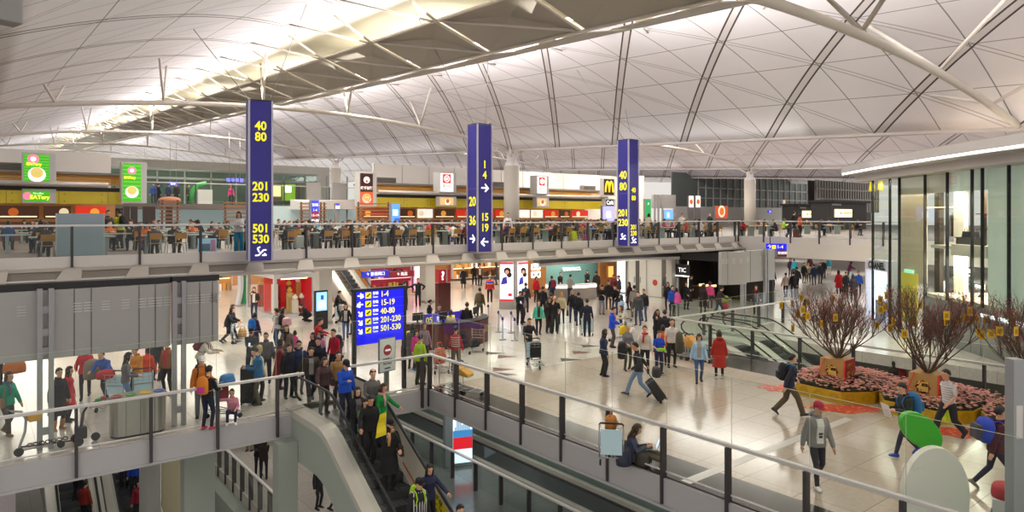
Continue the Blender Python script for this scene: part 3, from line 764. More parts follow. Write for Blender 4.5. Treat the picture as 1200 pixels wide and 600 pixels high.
for k, (a, b, col, txt) in enumerate(((424, 455, '1a20b8', '↑ 登機閘口'), (456, 485, '6e1020', '↑ 商店'))):
 u0, u1 = on_v(a, v), on_v(b, v); z = zat(322, u0, v)
 t = thing('hanging_sign', ('small blue hanging direction sign with white arrow', 'small dark red hanging direction sign with white arrow')[k], 'hanging sign', ((u0 + u1) / 2, v, z), 0)
 w = (u1 - u0) / 2
 mb = MB(); mb.box(-w, w, -.06, .06, -.17, .17); mb.build('panel', lit('small sign ' + col, col, .5), t)
 mb = MB(); mb.tube([(-w * .7, 0, .17), (-w * .7, 0, 3.28 - z)], .015, 6); mb.tube([(w * .7, 0, .17), (w * .7, 0, 3.28 - z)], .015, 6); mb.build('hanger', STEEL, t)
 text_obj(txt, .22, WB, t, (0, -.065, 0))
u1, v1 = G(321, 375)
t = thing('glass_kiosk', 'white framed glass kiosk filled with red festive displays', 'shop kiosk', (u1, v1, 0))
Wd, Dp, Hh = 2.35, 4.8, 2.45
mb = MB(); mb.box(0, Wd, 0, Dp, .0, .22); mb.box(0, Wd, 0, Dp, Hh - .22, Hh)
for x in (0, Wd - .16):
 for y in (0, Dp - .16): mb.box(x, x + .16, y, y + .16, .22, Hh - .22)
mb.build('frame', mat('kiosk grey', 'b9babd', .45), t)
mb = MB(); mb.box(.16, Wd - .16, .02, .035, .22, Hh - .22); mb.box(.02, .035, .16, Dp - .16, .22, Hh - .22); mb.build('glass_panel', GLASS, t)
mb = MB(); mb.box(.2, Wd - .05, 2.2, 2.3, .22, Hh - .22); mb.box(Wd - .1, Wd - .03, .2, 2.2, .22, Hh - .22); mb.build('back_panel', mat('kiosk red', 'c01420', .5, emit=.45), t)
mb = MB(); mb.box(.5, 2.0, .3, .34, Hh - .3, Hh - .24); mb.box(.4, 1.8, 3, 3.1, Hh - .3, Hh - .24); mb.build('lamp', WARMG, t)
r = random.Random(5)
for k in range(15):
 x, y = r.uniform(.35, 2.0), r.uniform(.3, 1.9) if k < 10 else r.uniform(2.6, 4.4)
 mb = MB(); h = r.uniform(.5, 1.7)
 mb.box(-.14, .14, -.14, .14, -h + .02, 0, 0); mb.lathe([(.04, 0), (.13, .06), (.15, .16), (.06, .24), (.08, .3)], m=1, n=12)
 tag(mb.build('gift_item', [mat('gift plinth %d' % (k % 3), ('a01020', 'd8b070', 'e8d8d0')[k % 3], .5), mat('gift %d' % (k % 4), ('d8a83c', 'f2e4d8', 'c82838', '6a3a9c')[k % 4], .35, emit=.1)], None, (u1 + x, v1 + y, .22 + h)), 'small festive gift figure on a plinth inside the red glass kiosk', 'ornament', 'gifts in the red kiosk')
u, v = G(284, 358)
t = thing('curved_stand', 'tall curved green and blue display stand left of the red kiosk', 'display stand', (u, v, 0), .4)
for k, (c, dx) in enumerate((('2f9a58', 0), ('2a6aa8', .2), ('c8ccd0', -.35))):
 mb = MB(); pts = [(dx + .25 * math.sin(z * 1.1), z) for z in [.15 * i for i in range(15)]]
 for (a, z), (b, z2) in zip(pts, pts[1:]): mb.hexa([(a, 0, z), (a + .2, 0, z), (a + .2, .3, z), (a, .3, z), (b, 0, z2), (b + .2, 0, z2), (b + .2, .3, z2), (b, .3, z2)])
 mb.build('fin', mat('fin ' + c, c, .4), t)
mb = MB(); mb.box(-.5, .7, -.2, .5, 0, .08); mb.build('base', GREYP, t)
TEAL = mat('jeweller teal', '6f9d95', .5, emit=.12)
v = 37.2
mb = MB(); mb.box(on_v(638, v), on_v(704, v), v, v + .2, 0, 3.28); struct('wall_back', mb, TEAL)
mb = MB(); mb.box(on_v(606, v - .6), on_v(640, v - .6), v - .6, v - .4, 0, 3.28); mb.box(on_v(703, v - .6), on_v(728, v - .6), v - .6, v - .4, 0, 3.28); struct('wall_back', mb, WOODL)
u0 = on_v(671, 36.9); z = zat(315.5, u0, 36.9)
t = thing('shop_sign', 'white illuminated jeweller name above the white counter', 'shop sign', (u0, 36.9, z))
mb = MB(); mb.box(-.9, .9, .1, .25, -.04, .02); mb.build('mounting_bar', STEEL, t)
text_obj('TIFFANY&CO.', .36, lit('sign soft white', 'ffffff', 1.0), t, (0, .08, .0), sx=.85, bold=.006)
a = G(642, 352); b = G(699, 350)
t = thing('jewellery_counter', 'long curved white jewellery counter with glowing glass cases', 'shop counter', (a[0], a[1], 0), math.atan2(b[1] - a[1], b[0] - a[0]))
L = math.hypot(b[0] - a[0], b[1] - a[1])
f = MB(); tp = MB(); gl = MB()
for i in range(10):
 x, x2 = L * i / 10, L * (i + 1) / 10
 c = lambda q: -.5 * math.sin(PI * q / L)
 def seg(mbx, d0, d1, z0, z1): mbx.hexa([(x, c(x) + d0, z0), (x2, c(x2) + d0, z0), (x2, c(x2) + d1, z0), (x, c(x) + d1, z0), (x, c(x) + d0, z1), (x2, c(x2) + d0, z1), (x2, c(x2) + d1, z1), (x, c(x) + d1, z1)])
 seg(f, 0, .5, .06, .82); seg(tp, -.05, .55, 1.0, 1.06); seg(gl, -.03, .5, .82, 1.0)
f.build('front', mat('counter front', 'a39a92', .4, .2), t); tp.build('worktop', WHITEP, t); gl.build('lit_case', lit('case glow', 'fff4e4', 1.6), t)
k = 0
for px in (625, 630.5):
 for z in (1.9, 1.35):
  u = on_v(px, v - .62)
  t = thing('framed_picture', '%s white picture frame of the four on the wood wall, %s' % (('upper', 'lower')[z < 1.5], ('by the poster panel', 'by the teal wall')[px > 628]), 'picture', (u, v - .64, z), 0, 'white picture frames on the wood wall')
  mb = MB(); mb.box(-.17, .17, -.02, .02, 0, .42); mb.build('frame', WHITEG, t)
  mb = MB(); mb.box(-.1, .1, -.03, -.02, .1, .32); mb.build('print', mat('picture print', 'b5a696', .5), t); k += 1
u = on_v(714, v - .62)
t = thing('wall_display_case', 'glowing amber display case beside the white light panel', 'display case', (u, v - .7, .9))
mb = MB(); mb.box(-.35, .35, -.08, .08, 0, 1.0); mb.build('frame', WOODL, t)
mb = MB(); mb.box(-.28, .28, -.09, -.08, .08, .92); mb.build('panel', lit('amber case', 'ffb85c', 1.0), t)
WU = 37.7
mb = MB(); mb.box(WU, WU + .2, on_u(795, WU), on_u(723, WU), 0, 3.28); struct('wall_right', mb, mat('white panel wall', 'd3d0c8', .5))
def onwall(px): return on_u(px, WU)
t = thing('light_box', 'tall glowing white light panel beside the jewellery shop', 'light panel', (WU - .02, (onwall(724) + onwall(735)) / 2, 0), -PI / 2)
w = abs(onwall(724) - onwall(735)) / 2
mb = MB(); mb.box(-w, w, -.12, 0, .05, 3.1); mb.build('frame', GREYP, t)
mb = MB(); mb.box(-w * .8, w * .8, -.14, -.12, .1, 3.0); mb.build('panel', lit('cool panel', 'd8ecff', 1.8), t)
for k, (a, b, lab) in enumerate(((738, 758, 'white double door with a dark central gap beside the glowing panel'), (761, 776, 'plain white service panel door with a red notice'), (776, 784, 'narrow grey louvre panel beside the white service door'))):
 t = thing('panel_door', lab, 'door', (WU - .02, (onwall(a) + onwall(b)) / 2, 0), -PI / 2)
 w = abs(onwall(a) - onwall(b)) / 2
 mb = MB(); mb.box(-w, w, -.05, 0, .02, 3.0); mb.build('leaf', mat('door white', 'd9d5cc', .5) if k < 2 else mat('louvre grey', '77736c', .5), t, bevel=.01)
 if k == 0:
  mb = MB(); mb.box(-.18, .18, -.06, -.05, .05, 2.6); mb.build('gap_panel', mat('door gap', '55504c', .5), t)
  mb = MB(); mb.box(-.3, -.25, -.1, -.05, .9, 1.3); mb.box(.25, .3, -.1, -.05, .9, 1.3); mb.build('handle', STEEL, t)
 if k == 1:
  mb = MB(); mb.cyl((0, -.05, 1.0), (0, -.06, 1.0), .22, 16); mb.build('notice', mat('notice red', 'c04030', .5), t)
  mb = MB(); mb.box(-.5, .5, -.056, -.05, 1.5, 1.51); mb.build('joint', mat('joint grey', 'a09c96', .5), t)
 if k == 2:
  mb = MB()
  for q in range(20): mb.box(-w * .8, w * .8, -.07, -.05, .3 + .13 * q, .36 + .13 * q)
  mb.build('slat', mat('slat grey', '5c5852', .5), t)
v0s, v1s = on_u(842, WU), on_u(796, WU)
mb = MB(); mb.box(WU + 3, WU + 3.2, v0s - 2, v1s, 0, 3.28); mb.box(WU, WU + 3, v1s - .1, v1s, 0, 3.28); mb.box(WU + .2, WU + 3, v0s - 2, v1s, 3.0, 3.28); struct('wall_shop', mb, mat('dark shop wall', '221c1a', .4))
mb = MB(); mb.box(WU - .05, WU + .05, v0s - .1, v0s, 0, 3.28); mb.box(WU - .04, WU + .04, v0s - 0, v1s, 2.75, 3.28); struct('trim_10', mb, BLACKM)
t = thing('shop_sign', 'white lit letters on the dark shop front', 'shop sign', (WU - .12, onwall(801), zat(316.5, WU, onwall(801))), -PI / 2)
mb = MB(); mb.box(-.55, .55, -.03, .0, -.42, -.36); mb.build('underline', WHITEG, t)
text_obj('TIC', .42, lit('sign soft white', 'ffffff', 1.0), t, (0, -.03, 0)); mb = MB(); mb.box(-.6, .6, .0, .1, -.5, .4); mb.build('backing', BLACKM, t)
t = thing('light_strip', 'thin glowing vertical strip in the dark shop front', 'lamp', (WU - .06, onwall(807.5), 0), -PI / 2)
mb = MB(); mb.box(-.05, .05, -.03, 0, 0, 2.7); mb.build('housing', BLACKM, t); mb = MB(); mb.box(-.025, .025, -.045, -.03, .2, 2.65); mb.build('tube', lit('strip warm', 'ffe2b0', 2.5), t)
for k, (px, py) in enumerate(((818, 338), (826, 331), (832, 341))):
 u = WU + 1.5; vq = on_u(px, u)
 t = thing('merchandise_table', 'low lit merchandise table inside the dark shop, ' + ('nearest the light strip', 'in the middle', 'farthest from the light strip')[k], 'table', (u, vq, 0))
 mb = MB(); mb.box(-.35, .35, -.3, .3, .85, .9); mb.build('table_top', WOODL, t)
 mb = MB(); mb.box(-.3, .3, -.25, .25, .0, .85); mb.build('base', mat('table base', '3a2a20', .5), t)
 mb = MB(); mb.box(-.3, .3, -.3, -.29, .9, 1.05); mb.build('lit_edge', lit('table glow', 'ffdca8', 1.2), t)
mb = MB(); mb.box(41.5, 130, 96, 96.3, 0, 3.2); struct('wall_back', mb, mat('far hall wall', 'a8a2a4', .6))
mb = MB(); mb.box(92, 92.3, 12, 96, 0, 3.2); struct('wall_right', mb, mat('far hall side wall', 'b0aab0', .6))
for k, (a, b) in enumerate(((908, 921), (953, 966), (968, 985), (1000, 1016))):
 v = 70 if k % 2 else 76
 u0, u1 = on_v(a, v), on_v(b, v)
 t = thing('shop_facade', 'distant shop front down the far hall, ' + ('behind the beige jacket walker', 'between two groups of walkers', 'blue lit, above the woman in a red dress', 'next to the white lit boutique door')[k], 'shop front', (u0, v, 0))
 mb = MB(); mb.box(0, u1 - u0, 0, .4, 0, 3.0); mb.build('wall', mat('far shop %d' % k, ('5c3c30', 'c9c4cc', '3a4a8a', '8c86a0')[k], .5), t)
 mb = MB(); mb.box(.3, u1 - u0 - .3, -.05, 0, .4, 2.3); mb.build('window', lit('far shop glow %d' % k, ('ffcf9a', 'f0f0ff', '7890e0', 'd0d0ff')[k], .9), t)
 mb = MB(); mb.box(0, u1 - u0, -.08, 0, 2.5, 2.9); mb.build('sign_band', mat('far band %d' % k, ('7a2020', '2a3a9c', '202a6c', '404060')[k], .5, emit=.2), t)
u, v = 41.0, on_u(912, 41.0)
t = thing('hanging_sign', 'blue and dark red hanging sign under the deck wing', 'hanging sign', (u, v, zat(293, u, v)), -.9)
mb = MB(); mb.box(-.75, .75, -.08, .08, -.0, .42, 0); mb.box(-.05, .75, -.08, .08, -.42, .0, 1); mb.build('panel', [SB, mat('sign maroon', '5c1030', .5, emit=.2)], t)
mb = MB()
for x in (-.5, .5): mb.tube([(x, 0, .42), (x, 0, 1.1)], .03, 6)
mb.build('hanger', DARKPOST, t)
text_obj('↑', .34, WB, t, (-.55, -.09, .2)); text_obj('1-4', .3, YT, t, (.1, -.09, .2)); text_obj('登機閘口', .2, WB, t, (.35, -.09, -.2))
mb = MB(); mb.box(-.4, -.15, -.09, -.08, .08, .32); mb.build('pictogram', YB, t)
# ================================================================ food stalls on the deck
VS = 50.0
YELP = mat('glossy olive yellow band', 'cbb528', .25, .1, emit=.05)
ORL = mat('amber louvre', 'cc922c', .45)
WALLW = mat('white upper wall', 'e2dcd6', .6)
def stall_band(label, px0, px1, seed):
 u0, u1 = on_v(px0, VS), on_v(px1, VS)
 t = thing('food_stall', label, 'food stall', (u0, VS, 4.2)); W = u1 - u0
 mb = MB(); mb.box(0, W, 0, .25, 2.25, 3.02)
 mb.build('yellow_band', YELP, t)
 mb = MB(); x = 0
 while x < W: mb.box(x, x + .02, -.01, 0, 2.25, 3.02); x += 2.6
 for q in range(int(W / 2.6)):
  for z in (2.42, 2.85): mb.cyl((q * 2.6 + .3, -.02, z), (q * 2.6 + .3, 0, z), .04, 8); mb.cyl((q * 2.6 + 2.3, -.02, z), (q * 2.6 + 2.3, 0, z), .04, 8)
 mb.build('joint', mat('band joint', '75661c', .4), t)
 mb = MB(); mb.box(-.1, W + .1, .3, .4, 3.05, 3.3); mb.build('shadow_gap', BLACKM, t)
 mb = MB(); mb.tube([(-.2, -.9, 3.42), (W - 1, -.9, 3.42)], .17, 10); mb.build('grey_bar', mat('canopy bar', 'b3ada6', .4, .3), t)
 mb = MB()
 for q in range(6): mb.box(-.1, W + .2, .1 + .12 * q, .16 + .12 * q, 3.45 + .14 * q, 3.55 + .14 * q)
 mb.build('louvre', ORL, t)
 mb = MB(); mb.box(0, W, 3.4, 3.6, 0, 3.2); mb.build('back_wall', mat('stall wall', 'b68a58', .6), t)
 mb = MB(); mb.box(.3, W - .3, .35, .55, 0, 1.15); mb.build('counter', mat('stall counter', '6b3c28', .5), t)
 mb = MB(); mb.box(.2, W - .2, 1.0, 1.2, 2.3, 2.36); mb.build('lamp', lit('stall lamp', 'ffe2b0', 6.0), t)
 r = random.Random(seed); x = .5; k = 0
 while x < W - 1.5:
  w = r.uniform(1.2, 2.6)
  mb = MB(); mb.box(x, x + w, 3.3, 3.4, 1.35, 2.15)
  mb.build('menu_board', lit('menu %d' % r.randrange(6), r.choice(['c02818', 'f2e2c8', '8a2a18', 'd89030', 'f0f0f0', '3a2018']), .7), t)
  mb = MB(); c = r.uniform(x + .3, x + w - .3)
  mb.cyl((c, 3.3, 1.75), (c, 3.27, 1.75), .27, 14, 0); mb.box(x + .1, x + w - .1, 3.28, 3.3, 1.42, 1.5, 1)
  mb.build('menu_picture', [lit('dish %d' % (k % 3), ('e0a040', 'c06020', 'f4e4c0')[k % 3], .5), lit('menu line', 'fff4d0', .7)], t)
  x += w + .25; k += 1
 return t
stall_band('food stall with olive yellow band under the two green snack signs', -60, 145, 1)
stall_band('long food stall row with olive yellow band beside the middle blue pylon', 440, 712, 2)
mb = MB()
def wallseg(p0, p1, v, z0, z1, zt=None):
 u0, u1 = on_v(p0, v), on_v(p1, v); mb.box(u0, u1, v, v + .3, z0, z1)
wallseg(438, 722, VS + 3.8, 4.2, 10.3)
wallseg(-80, 130, VS + 4.0, 4.2, 10.0)
struct('wall_back', mb, WALLW)
mb = MB(); mb.box(on_v(715, VS + 3.8), on_v(717, VS + 3.8), VS - 1, VS + 3.8, 4.2, 10.1); struct('wall_right', mb, WALLW)
mb = MB()
x0, x1 = on_v(438, VS + 3.75), on_v(722, VS + 3.75)
x = x0
while x < x1: mb.box(x, x + .04, VS + 3.76, VS + 3.8, 8.2, 10.3); x += 2.8
struct('trim_11', mb, mat('wall joint', 'b9b3ad', .6))
for k, px in enumerate((453, 568, 691, 582, 18)):
 u = on_v(px, VS + 1.2); t = thing('roof_vent', 'small grey vent box on the stall roof, ' + ('by the dark bowl sign tower', 'just beside the middle blue pylon', 'near the arches sign', 'right of the tall column', 'beside the taller green snack sign')[k], 'vent', (u, VS + 1.2, 8.45))
 mb = MB(); mb.box(-.9, .9, 0, .6, 0, .5); mb.build('box', mat('vent grey', '8d8680', .5), t)
 mb = MB()
 for q in range(4): mb.box(-.85, .85, -.03, 0, .08 + .1 * q, .13 + .1 * q)
 mb.build('louvre', mat('vent dark', '4a4440', .5), t)
mb = MB(); mb.box(on_v(438, VS), on_v(722, VS), VS + .2, VS + 3.8, 8.3, 8.45); mb.box(on_v(-80, VS), on_v(145, VS), VS + .2, VS + 4, 8.3, 8.45); struct('ceiling_stalls', mb, mat('stall roof', '8a847c', .6))
def tower(label, px0, px1, y0, y1, v, col, dz=.5, e=.9):
 u0, u1 = on_v(px0, v), on_v(px1, v); z0, z1 = zat(y1, u0, v), zat(y0, u0, v)
 t = thing('sign_tower', label, 'light box sign', ((u0 + u1) / 2, v, z0)); w = (u1 - u0) / 2; h = z1 - z0
 mb = MB(); mb.box(-w, w + .25, .0, dz, -.05, h + .05); mb.build('housing', mat('sign box grey', 'c9c7c5', .5), t, bevel=.02)
 mb = MB(); mb.box(-w + .08, w - .08, -.02, 0, .06, h - .06); mb.build('face', lit('sign face ' + col, col, e), t)
 return t, w, h
def disc(mb, x, z, r, m, y=-.03, n=20, sx=1.): mb.cyl((x, y + .01, z), (x, y, z), r, n, m)
def bowl_print(t, z, r, food):
 mb = MB(); disc(mb, 0, z, r, 0, -.03); disc(mb, 0, z + r * .25, r * .72, 1, -.04); disc(mb, -r * .2, z + r * .3, r * .25, 2, -.05); disc(mb, r * .3, z + r * .2, r * .2, 2, -.05)
 mb.build('dish_picture', [lit('bowl white', 'f4f4ec', .8), lit('food ' + food, food, .6), lit('food bit', 'c8d060', .5)], t)
v = VS - 1.0
for (lab, a, b, y0, y1) in (('tall green lit snack sign above the stall at the far end of the deck', 26, 60, 179, 213), ('wide green lit snack sign standing by the end of the stall', 142, 167, 190, 237)):
 t, w, h = tower(lab, a, b, y0, y1, v, '3f9a1e')
 mb = MB()
 for q in range(9): mb.box(-w + .1, w - .1, -.022, -.02, h * (.1 + q * .1), h * (.13 + q * .1))
 mb.build('stripe', lit('light green', '58b832', .8), t)
 mb = MB(); disc(mb, -w * .25 if y1 < 220 else 0, h * .8, w * .4, 0, -.03); disc(mb, (-w * .25 if y1 < 220 else 0), h * .8, w * .2, 1, -.04)
 mb.build('logo', [lit('logo pink', 'f27a98', .8), lit('logo pale', 'fbe0e8', .9)], t)
 text_obj('EATery', w * .34, YT, t, (-w * .2, -.03, h * (.62 if y1 < 220 else .62)), bold=.01)
 bowl_print(t, h * .26, w * .62, 'e8c070')
t, w, h = tower('small green lit snack sign on the yellow band below the tall one', 26, 60, 222, 237, VS - .3, '3f9a1e')
mb = MB(); disc(mb, -w * .65, h * .5, h * .3, 0); mb.build('logo', [lit('logo pink', 'f27a98', .8)], t)
text_obj('EATery', h * .42, YT, t, (w * .2, -.03, h * .4), bold=.01); text_obj('Noodles', h * .2, WB, t, (w * .1, -.03, h * .72))
t, w, h = tower('dark brown sign tower with a red and white emblem over a noodle bowl picture', 421, 438, 202, 241, VS - 2.5, '3a1c18', dz=.8, e=.3)
mb = MB(); mb.box(-w + .08, w - .08, -.03, -.02, .06, h * .42); mb.build('picture_panel', lit('orange picture', 'c0562a', .6), t)
bowl_print(t, h * .22, w * .62, 'd8a060')
mb = MB(); disc(mb, 0, h * .78, w * .42, 0, -.03); disc(mb, .0, h * .74, w * .16, 1, -.04); mb.build('emblem', [lit('emblem white', 'f4ece4', .8), lit('emblem red', 'd82820', .7)], t)
text_obj('味千拉麵', w * .42, lit('pink white', 'f6d8d0', .9), t, (0, -.035, h * .53), bold=.01)
for (lab, a, b, y0, y1, y2, y3) in (('white light box with a red seal above the stall, beside the middle pylon', 515, 532, 202, 225, 231, 241), ('white light box with a red seal above the stall, beyond the tall column', 629, 641, 206, 227, 232, 242)):
 t, w, h = tower(lab, a, b, y0, y1, VS - 1.2, 'f6f2ec', dz=1.0)
 mb = MB(); mb.box(-w * .55, w * .55, -.03, -.02, h * .46, h * .92, 0); mb.tube([(w * .35 * math.cos(q * PI / 6), -.035, h * .69 + w * .35 * math.sin(q * PI / 6)) for q in range(12)], .05, 6, 1, closed=True); mb.box(-w * .16, w * .16, -.04, -.03, h * .62, h * .76, 1)
 mb.build('seal', [lit('seal red', 'd81e1e', .7), lit('seal white', 'fff0f0', .8)], t)
 text_obj('喜百合', w * .4, BLACKM, t, (0, -.03, h * .3)); text_obj('Kitchen', w * .26, BLACKM, t, (0, -.03, h * .14))
 t, w, h = tower('small lit food picture box hung under the ' + ('white sign beside the middle pylon' if a < 600 else 'white sign beyond the tall column'), a, b, y2, y3, VS - 1.2, 'e8b878', dz=.6, e=.6)
 mb = MB(); disc(mb, w * .1, h * .45, h * .36, 0, -.03); disc(mb, w * .1, h * .55, h * .25, 1, -.04); mb.build('dish_picture', [lit('dish cream', 'f8ecd8', .8), lit('dish brown', 'b5602a', .6)], t)
t, w, h = tower('black light box with yellow arches above the end of the stall row', 707, 720, 209, 229, VS - 1.6, '1c1614', e=.1)
mb = MB()
AR = []
for s in (-1, 1):
 pts = [(s * w * .33 + w * .33 * math.cos(PI * q / 10), -.05, h * .2 + h * .62 * math.sin(PI * q / 10)) for q in range(11)]
 mb.tube(pts, w * .11, 8)
mb.build('arches', lit('arch yellow', 'ffc81e', .9), t)
t, w, h = tower('small black sign with white lettering below the arches box', 709, 720, 233, 242, VS - 1.4, '201c1c', e=.1)
text_obj('Café', h * .7, WB, t, (0, -.03, h * .5), bold=.01)
VM = 62.0
u0, u1 = on_v(166, VM), on_v(292, VM)
zf = 6.75
mb = MB(); mb.box(u0 - 3, u1 + 12, VM, VM + 16, zf - .45, zf); struct('floor_gallery', mb, mat('gallery slab', '6c645e', .5))
railing('glass_railing', 'glass railing of the upper gallery behind the food court', (u0 - 2, VM + .1), (u1 + 11, VM + .1), [3.0 * k + .1 for k in range(int((u1 - u0 + 13) / 3))], zb=zf, top=1.75, glass_top=1.7, drop=.1, side=1, low=False)
mb = MB()
for q in range(14):
 x = u0 - 2 + q * 2.4
 mb.box(x, x + .12, VM + 9, VM + 9.12, zf, zf + 3.4)
mb.box(u0 - 2, u1 + 10, VM + 9, VM + 9.1, zf + 2.5, zf + 2.7); mb.box(u0 - 2, u1 + 10, VM + 9, VM + 9.1, zf + 3.3, zf + 3.5)
struct('window_1', mb, mat('gallery mullion', '8e9690', .4, .3))
mb = MB(); mb.box(u0 - 2, u1 + 10, VM + 9.2, VM + 9.22, zf, zf + 3.4); struct('window_2', mb, GLASS_G)
mb = MB(); mb.box(u0 - 8, u1 + 14, VM + 15, VM + 15.3, 4.2, 11.5); struct('wall_back', mb, mat('gallery back wall', 'b5b2aa', .6))
u = on_v(236, VM + 2)
t = thing('gallery_arch', 'small green arched stand on the upper gallery', 'display stand', (u, VM + 2, zf))
mb = MB(); mb.tube([(-.9, 0, 0), (-.8, 0, 1.0), (-.3, 0, 1.7), (.4, 0, 1.9)], [.22, .22, .2, .16], 10); mb.build('arch', mat('arch green', '3fae4c', .5), t)
mb = MB(); mb.box(-.3, .9, -.1, .2, 0, 1.3); mb.build('body', WHITEP, t)
u = on_v(199, VM + .8)
t = thing('orange_stand', 'low orange stand behind the gallery railing', 'display stand', (u, VM + .8, zf))
mb = MB(); mb.ball((0, 0, .3), .9, .4, .3); mb.build('top', mat('salmon', 'd8876a', .5), t); mb = MB(); mb.box(-.6, .6, -.2, .2, 0, .2); mb.build('base', GREYP, t)
for k, (px, y, wpx, lab) in enumerate(((203, 215.5, 11, 'small blue lit sign above the gallery walkway'), (275, 211.5, 20, 'wide dark blue hanging sign above the gallery'))):
 v = VM + (6 if k == 0 else -3); u = on_v(px, v); w = wpx / 2 * depth(u, v) / FOC
 t = thing('hanging_sign', lab, 'hanging sign', (u, v, zat(y, u, v)))
 mb = MB(); mb.box(-w, w, -.06, .06, -.17, .17); mb.build('panel', SB if k == 0 else mat('sign navy', '18184a', .4), t)
 mb = MB(); mb.tube([(-w * .6, 0, .17), (-w * .6, 0, 4)], .02, 5); mb.tube([(w * .6, 0, .17), (w * .6, 0, 4)], .02, 5); mb.build('hanger', STEEL, t)
 text_obj('機場餐廳' if k else '登機', .36 if k else .26, lit('violet letters', '8a8cff', 1.2) if k else WB, t, (0, -.07, 0))
for k, px in enumerate((148, 157, 171, 178, 198)):
 u = on_v(px, 56); t = thing('dark_post', 'dark post under the upper gallery, ' + ('first', 'second', 'third', 'fourth', 'fifth')[k] + ' from the green snack sign', 'post', (u, 56, 4.2))
 mb = MB(); mb.box(-.2, .2, -.2, .2, .1, 2.2); mb.build('shaft', mat('dark timber', '3b2f2c', .5), t); mb = MB(); mb.box(-.25, .25, -.25, .25, 0, .1); mb.build('base', BLACKM, t)
for k, (a, b) in enumerate(((190, 208), (264, 290), (353, 363), (376, 380), (420, 455))):
 v = 47.0 if k != 4 else 44.0; u0_, u1_ = on_v(a, v), on_v(b, v)
 t = thing('timber_screen', 'open timber slat screen in the food court, ' + ('beside the dark posts', 'left of the 501 530 pylon', 'beside the blue lit board', 'behind the blue lit board', 'below the dark bowl sign tower')[k], 'slat screen', (u0_, v, 4.2))
 mb = MB()
 for x in (0, u1_ - u0_): mb.box(x - .05, x + .05, -.05, .05, 0, 2.5)
 mb.build('post', mat('screen post', '5a3c2c', .5), t)
 mb = MB()
 for q in range(7): mb.box(-.15, u1_ - u0_ + .15, -.08, -.05, .9 + .24 * q, .98 + .24 * q)
 mb.build('slat', mat('screen slat', '9a6a48', .5), t)
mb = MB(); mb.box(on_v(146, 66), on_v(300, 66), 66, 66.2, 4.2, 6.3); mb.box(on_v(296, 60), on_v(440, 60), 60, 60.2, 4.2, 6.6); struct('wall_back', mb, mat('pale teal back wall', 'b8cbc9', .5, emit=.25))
v = 66
u0, u1 = on_v(318, v), on_v(360, v); z0, z1 = zat(236, u0, v), zat(214, u0, v)
t = thing('upper_boutique', 'upper level shop window with a green lit wall', 'shop front', (u0, v, z0)); W = u1 - u0
mb = MB(); mb.box(0, W, .5, .6, 0, z1 - z0, 0); mb.box(W * .35, W * .7, .4, .5, .1, z1 - z0 - .1, 1); mb.box(W * .02, W * .3, .4, .5, .5, z1 - z0 - .3, 2); mb.build('display_wall', [mat('shop dim', '6a6c5e', .5), lit('shop green', '7aa82c', .6), lit('shop warm', 'f0d49a', .9)], t)
text_obj('III', .8, WHITEG, t, (W * .5, .38, (z1 - z0) * .68), bold=.05)
mb = MB()
for q in (0, .35, .7, 1): mb.box(W * q - .06, W * q + .06, -.05, .05, 0, z1 - z0)
mb.box(0, W, -.05, .05, -.25, 0); mb.build('frame', mat('shop frame', '4a5048', .4), t)
for k, (a, b) in enumerate(((360, 376), (390, 406))):
 v = 60; u0, u1 = on_v(a, v), on_v(b, v)
 t = thing('grey_hoarding', ('large plain grey panel left of the column behind the stalls', 'large plain grey panel in front of the column')[k], 'partition', (u0, v, 6.5))
 mb = MB(); mb.box(0, u1 - u0, 0, .2, 0, zat(214, u0, v) - 6.5); mb.build('panel', GREYP, t, bevel=.02); mb = MB(); mb.box(.1, .2, .05, .15, -2.3, 0); mb.box(u1 - u0 - .2, u1 - u0 - .1, .05, .15, -2.3, 0); mb.build('post', STEEL, t)
v = 57; t = thing('white_canopy', 'curved white canopy over the tables left of the dark bowl sign tower', 'canopy', (on_v(355, v), v, 6.2)); W = on_v(421, v) - on_v(355, v)
mb = MB()
for q in range(12):
 x, x2 = W * q / 12, W * (q + 1) / 12; c = lambda x: 1.2 * math.sin(x / W * PI * .5) - .2
 mb.hexa([(x, -c(x), .1), (x2, -c(x2), .1), (x2, 3, .1), (x, 3, .1), (x, -c(x), .75 + .3 * q / 12), (x2, -c(x2), .75 + .3 * (q + 1) / 12), (x2, 3, 1.0), (x, 3, 1.0)])
mb.build('shell', WHITEP, t); mb = MB()
for x in (.5, W - .5): mb.cyl((x, 1.5, -2.0), (x, 1.5, .1), .09, 10)
mb.build('post', STEEL, t)
def lit_board(label, px0, px1, y0, y1, v, col, e=1.0, rz=0.):
 u0, u1 = on_v(px0, v), on_v(px1, v); z1 = zat(y0, u0, v)
 t = thing('lit_board', label, 'light box sign', ((u0 + u1) / 2, v, 4.2), rz); w = (u1 - u0) / 2; h = z1 - 4.2; b = max(.2, zat(y1, u0, v) - 4.2)
 mb = MB(); mb.box(-w, w, 0, .25, 0, h); mb.build('housing', mat('board grey', '8a8886', .5), t, bevel=.015)
 mb = MB(); mb.box(-w + .05, w - .05, -.02, 0, b, h - .06); mb.build('face', lit('board face ' + col, col, e), t)
 return t, w, b, h
t, w, b, h = lit_board('blue lit notice board with a dark red foot, behind the diners', 364, 374, 234, 256, 44, '2a38d8')
for q in range(4): text_obj(('登機', '1-4', '15-19', '40-80')[q], .22, WB, t, (0, -.03, h - .35 - .35 * q))
mb = MB(); mb.box(-w + .05, w - .05, -.025, -.02, b, b + .45); mb.build('foot_panel', mat('foot red', '8a1c30', .5, emit=.3), t)
t, w, b, h = lit_board('blue screen on a grey stand in front of the food stalls', 458, 469, 238, 262, 38, '4a7ae8', 1.3)
